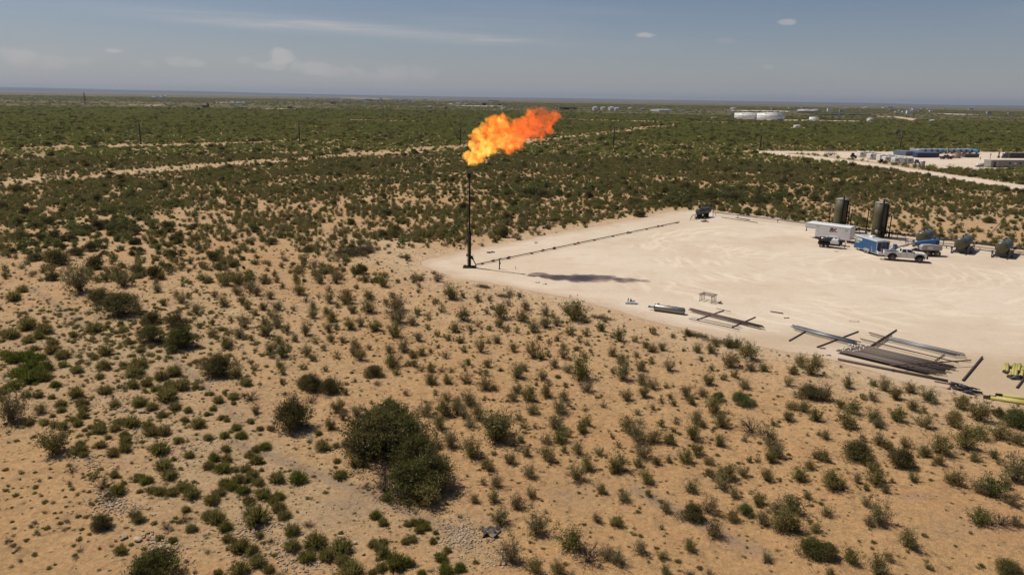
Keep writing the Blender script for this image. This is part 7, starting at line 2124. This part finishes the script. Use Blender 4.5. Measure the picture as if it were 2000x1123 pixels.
# ------------------------------------------------------------------ big white tanks, far
for k, (X0, X1, Y, top, lab) in enumerate([(1450, 1489, 235.5, 222, 'left one of the two big white storage tanks in the distance'), (1494, 1532, 237, 222, 'right one of the two big white storage tanks in the distance'), (1586.5, 1598.5, 236.5, 229.5, 'small white tank right of the two big white tanks'), (1392, 1401, 233, 229.8, 'squat white tank left of the two big white tanks')]):
    a, L_, hd = at_px(X0, X1, Y); c0 = G((X0 + X1) / 2, Y); H_ = HT((X0 + X1) / 2, Y, top)
    t_ = thing('white_tank', lab, 'tank', c0 + Vector((0, L_ / 2, 0)), 0, 'distant white storage tanks')
    b = MB(); b.lathe((0, 0, 0), (0, 0, H_), [(0, L_ / 2), (H_, L_ / 2)], 40); b.build('shell', M_WTANK, t_)
    b = MB(); b.lathe((0, 0, H_), (0, 0, H_ + 1), [(0, L_ / 2 + .15), (.15, L_ / 2 + .15), (H_ * .09, .05)], 40); b.build('roof', M_WTANK, t_)
    if k < 2:
        for z_ in (.33, .66):
            b = MB(); b.lathe((0, 0, H_ * z_), (0, 0, H_ * z_ + 1), [(0, L_ / 2 + .1), (.25, L_ / 2 + .1)], 40); b.build('wind_girder', M_GREYP, t_)
        b = MB(); b.tube([(L_ * .35, -L_ * .37, 0), (L_ * .1, -L_ * .51, H_)], .35, 6); b.build('stairway', M_GREYP, t_)
        b = MB(); b.cyl((0, 0, H_), (0, 0, H_ + 3.5), .4, 8); b.build('roof_vent', M_GREYP, t_)
for X0, X1, Y, h_, mt, lab in [(1523, 1528, 239, 3.2, M_WOOD, 'dark valve house in front of the right big white tank'), (1430, 1434, 234, 2.4, M_WOOD, 'tiny dark shed left of the big white tanks'), (1556, 1563, 249.5, 2.2, M_WHITE, 'small white box on the plain below the white tanks'),
                           (1287, 1312, 218, 4, M_WHITE, 'white shed row on the plain left of the white tanks'), (1330, 1338, 218.5, 3, M_GREYP, 'small grey shed right of the white shed row'),
                           (1560, 1600, 221, 4.5, M_CAMPG, 'long grey building beyond the white tanks'), (1570, 1583, 219, 6, M_WHITE, 'white hall beyond the white tanks'), (1590, 1598, 220, 7, M_WHITE, 'second white hall beyond the white tanks'), (1640, 1646, 225.5, 4, M_PALEB, 'pale cube building on the far pipe yard'), (1604, 1700, 225.5, 2.4, M_DSTEEL, 'long dark pipe yard beyond the white tanks'),
                           (450, 458, 204, 4.5, M_WHITE, 'first white roofed shed of three on the left plain'), (463, 470, 204.3, 4.5, M_WHITE, 'second white roofed shed of three on the left plain'), (472, 479, 204.3, 4.5, M_WHITE, 'third white roofed shed of three on the left plain'),
                           (298, 304, 193, 8, M_WHITE, 'far white building under the left ridge'), (313, 318, 192.5, 8, M_WHITE, 'second far white building under the left ridge'), (322, 326, 192, 10, M_WHITE, 'third far white building under the left ridge'),
                           (398, 405, 211, 4, M_WOOD, 'dark shed right of the tank on legs'), (407, 409, 211, 7, M_WOOD, 'thin dark vessel right of the dark shed'), (565, 571, 213, 4, M_WOOD, 'small dark shed on the bare lot left of centre'), (650, 656, 203.5, 5, M_WOOD, 'small dark shed beyond the bare lot'),
                           (838, 842, 210, 3, M_WHITE, 'small white box on the plain left of the flame'), (855, 858, 205, 14, M_WHITE, 'thin white tower on the plain left of the flame'), (878, 884, 206, 5, M_WHITE, 'white shed by the distant town edge'), (893, 900, 205, 5, M_WHITE, 'second white shed by the distant town edge'), (908, 914, 206.5, 5, M_GREYP, 'grey shed by the distant town edge'), (945, 949, 206.5, 8, M_WOOD, 'dark block in the distant yard'), (975, 978, 207, 6, M_WOOD, 'second dark block in the distant yard'), (981, 987, 213, 3, M_WHITE, 'white box right of the distant yard'),
                           (1160, 1166, 216, 7, M_WHITE, 'white building on the plain right of the flame'), (1176, 1182, 215, 6, M_WHITE, 'second white building right of the flame'), (1192, 1199, 216, 7, M_WHITE, 'third white building right of the flame'), (1202, 1209, 216, 6, M_WHITE, 'fourth white building right of the flame'), (1230, 1234, 214.5, 5, M_WHITE, 'fifth white building right of the flame'), (1100, 1112, 215, 6, M_WOOD, 'dark low block just right of the flame'), (1118, 1126, 214.5, 5, M_WOOD, 'second dark low block right of the flame'), (1253, 1258, 216, 4, M_GREYP, 'grey shed before the white shed row'),
                           (1432, 1438, 214.3, 6, M_WHITE, 'white building above the tank lot'), (1650, 1660, 214, 5, M_GREYP, 'grey building on the far right plain'), (1690, 1696, 211.5, 6, M_WHITE, 'white speck building on the far right plain'), (1780, 1790, 216.5, 3, M_CAMPG, 'dull shed on the right plain'), (1820, 1826, 239, 3, M_WHITE, 'white tank on the pale lane to the right'), (1698, 1704, 237.5, 4, M_WHITE, 'white box at the end of the pale lane'), (1733, 1740, 247, 2.5, M_WOOD, 'dark shed above the rusty tank')]:
    a, L_, hd = at_px(X0, X1, Y); dep = min(max(L_ * .5, 5), 25)
    b = MB(); b.box((L_ / 2, dep / 2, h_ / 2), (L_, dep, h_)); b.add([(0, 0, h_), (L_, 0, h_), (L_, dep, h_), (0, dep, h_), (0, dep / 2, h_ * 1.18), (L_, dep / 2, h_ * 1.18)], [(0, 1, 5, 4), (2, 3, 4, 5), (0, 4, 3), (1, 2, 5)], 1)
    o = b.build('far_building', [mt, mt]); o.location = a; o.rotation_euler = (0, 0, hd); tag(o, lab, 'building', 'distant buildings on the plain')
# scattered specks of a distant town near the horizon
rr3 = random.Random(21); b = MB(); 
for k in range(110):
    X = rr3.gauss(710, 60) if k < 60 else (rr3.gauss(930, 30) if k < 85 else rr3.uniform(1500, 1980)); Yb = 178.5 + .016 * X + (rr3.uniform(4.0, 11) if k < 85 else rr3.uniform(5, 16))
    g = G(X, Yb); L_ = rr3.uniform(12, 60) * (g.y / 8000); h_ = rr3.uniform(4, 9)
    b.M = Matrix.Translation(g); b.box((0, 0, h_ / 2), (L_, L_ * .5, h_), rr3.choice([0, 0, 1]))
o = b.build('distant_town', [M_WHITE, M_GREYP]); o['kind'] = 'stuff'; o['label'] = 'hazy pale specks of a town along the horizon'; o['category'] = 'town'
# low blue hills on the horizon
hv, hf = [], []
n_ = 260
for i in range(n_ + 1):
    a_ = math.radians(-48 + 96 * i / n_); R_ = 29000
    az_n = vnoise(np.array([i / 14.0]), np.array([3.3]), 9)[0]
    px_ = CX + FPX * math.tan(a_)
    h_ = 30 + 45 * az_n + 55 * math.exp(-((px_ - 150) / 520) ** 2)
    hv += [(math.sin(a_) * R_, math.cos(a_) * R_, -1), (math.sin(a_) * R_, math.cos(a_) * R_, h_ * .55), (math.sin(a_) * (R_ + 900), math.cos(a_) * (R_ + 900), h_), (math.sin(a_) * (R_ + 2500), math.cos(a_) * (R_ + 2500), -1)]
for i in range(n_):
    for q in range(3): hf.append((i * 4 + q, (i + 1) * 4 + q, (i + 1) * 4 + q + 1, i * 4 + q + 1))
hb2 = MB(); hb2.add(hv, hf, 0, True); m_, t2 = newmat('far_hill_scrub'); bsdf(t2, (.075, .072, .045, 1), .95, spec=.1)
hb2.build('hills', m_, None, 'structure')

# ------------------------------------------------------------------ haze
HZR = 34000
b = MB(); b.box((0, 12000, 0), (2 * HZR + 6000, HZR * 2 + 6000, 1)); vs = b.v
zt_ = 200.0
b.v = [(x_, y_, -3.0 if z_ < 0 else zt_) for x_, y_, z_ in b.v]
m_, t2 = newmat('dry_air_haze')
pv = t2.n('ShaderNodeVolumePrincipled')
pv.inputs['Color'].default_value = (.52, .58, .68, 1)
pv.inputs['Density'].default_value = HAZE_D if 'HAZE_D' in globals() else 4.5e-5
pv.inputs['Anisotropy'].default_value = .2
o_ = t2.n('ShaderNodeOutputMaterial'); t2.l(pv.outputs[0], o_.inputs['Volume'])
b.build('haze', m_, None, 'stuff')
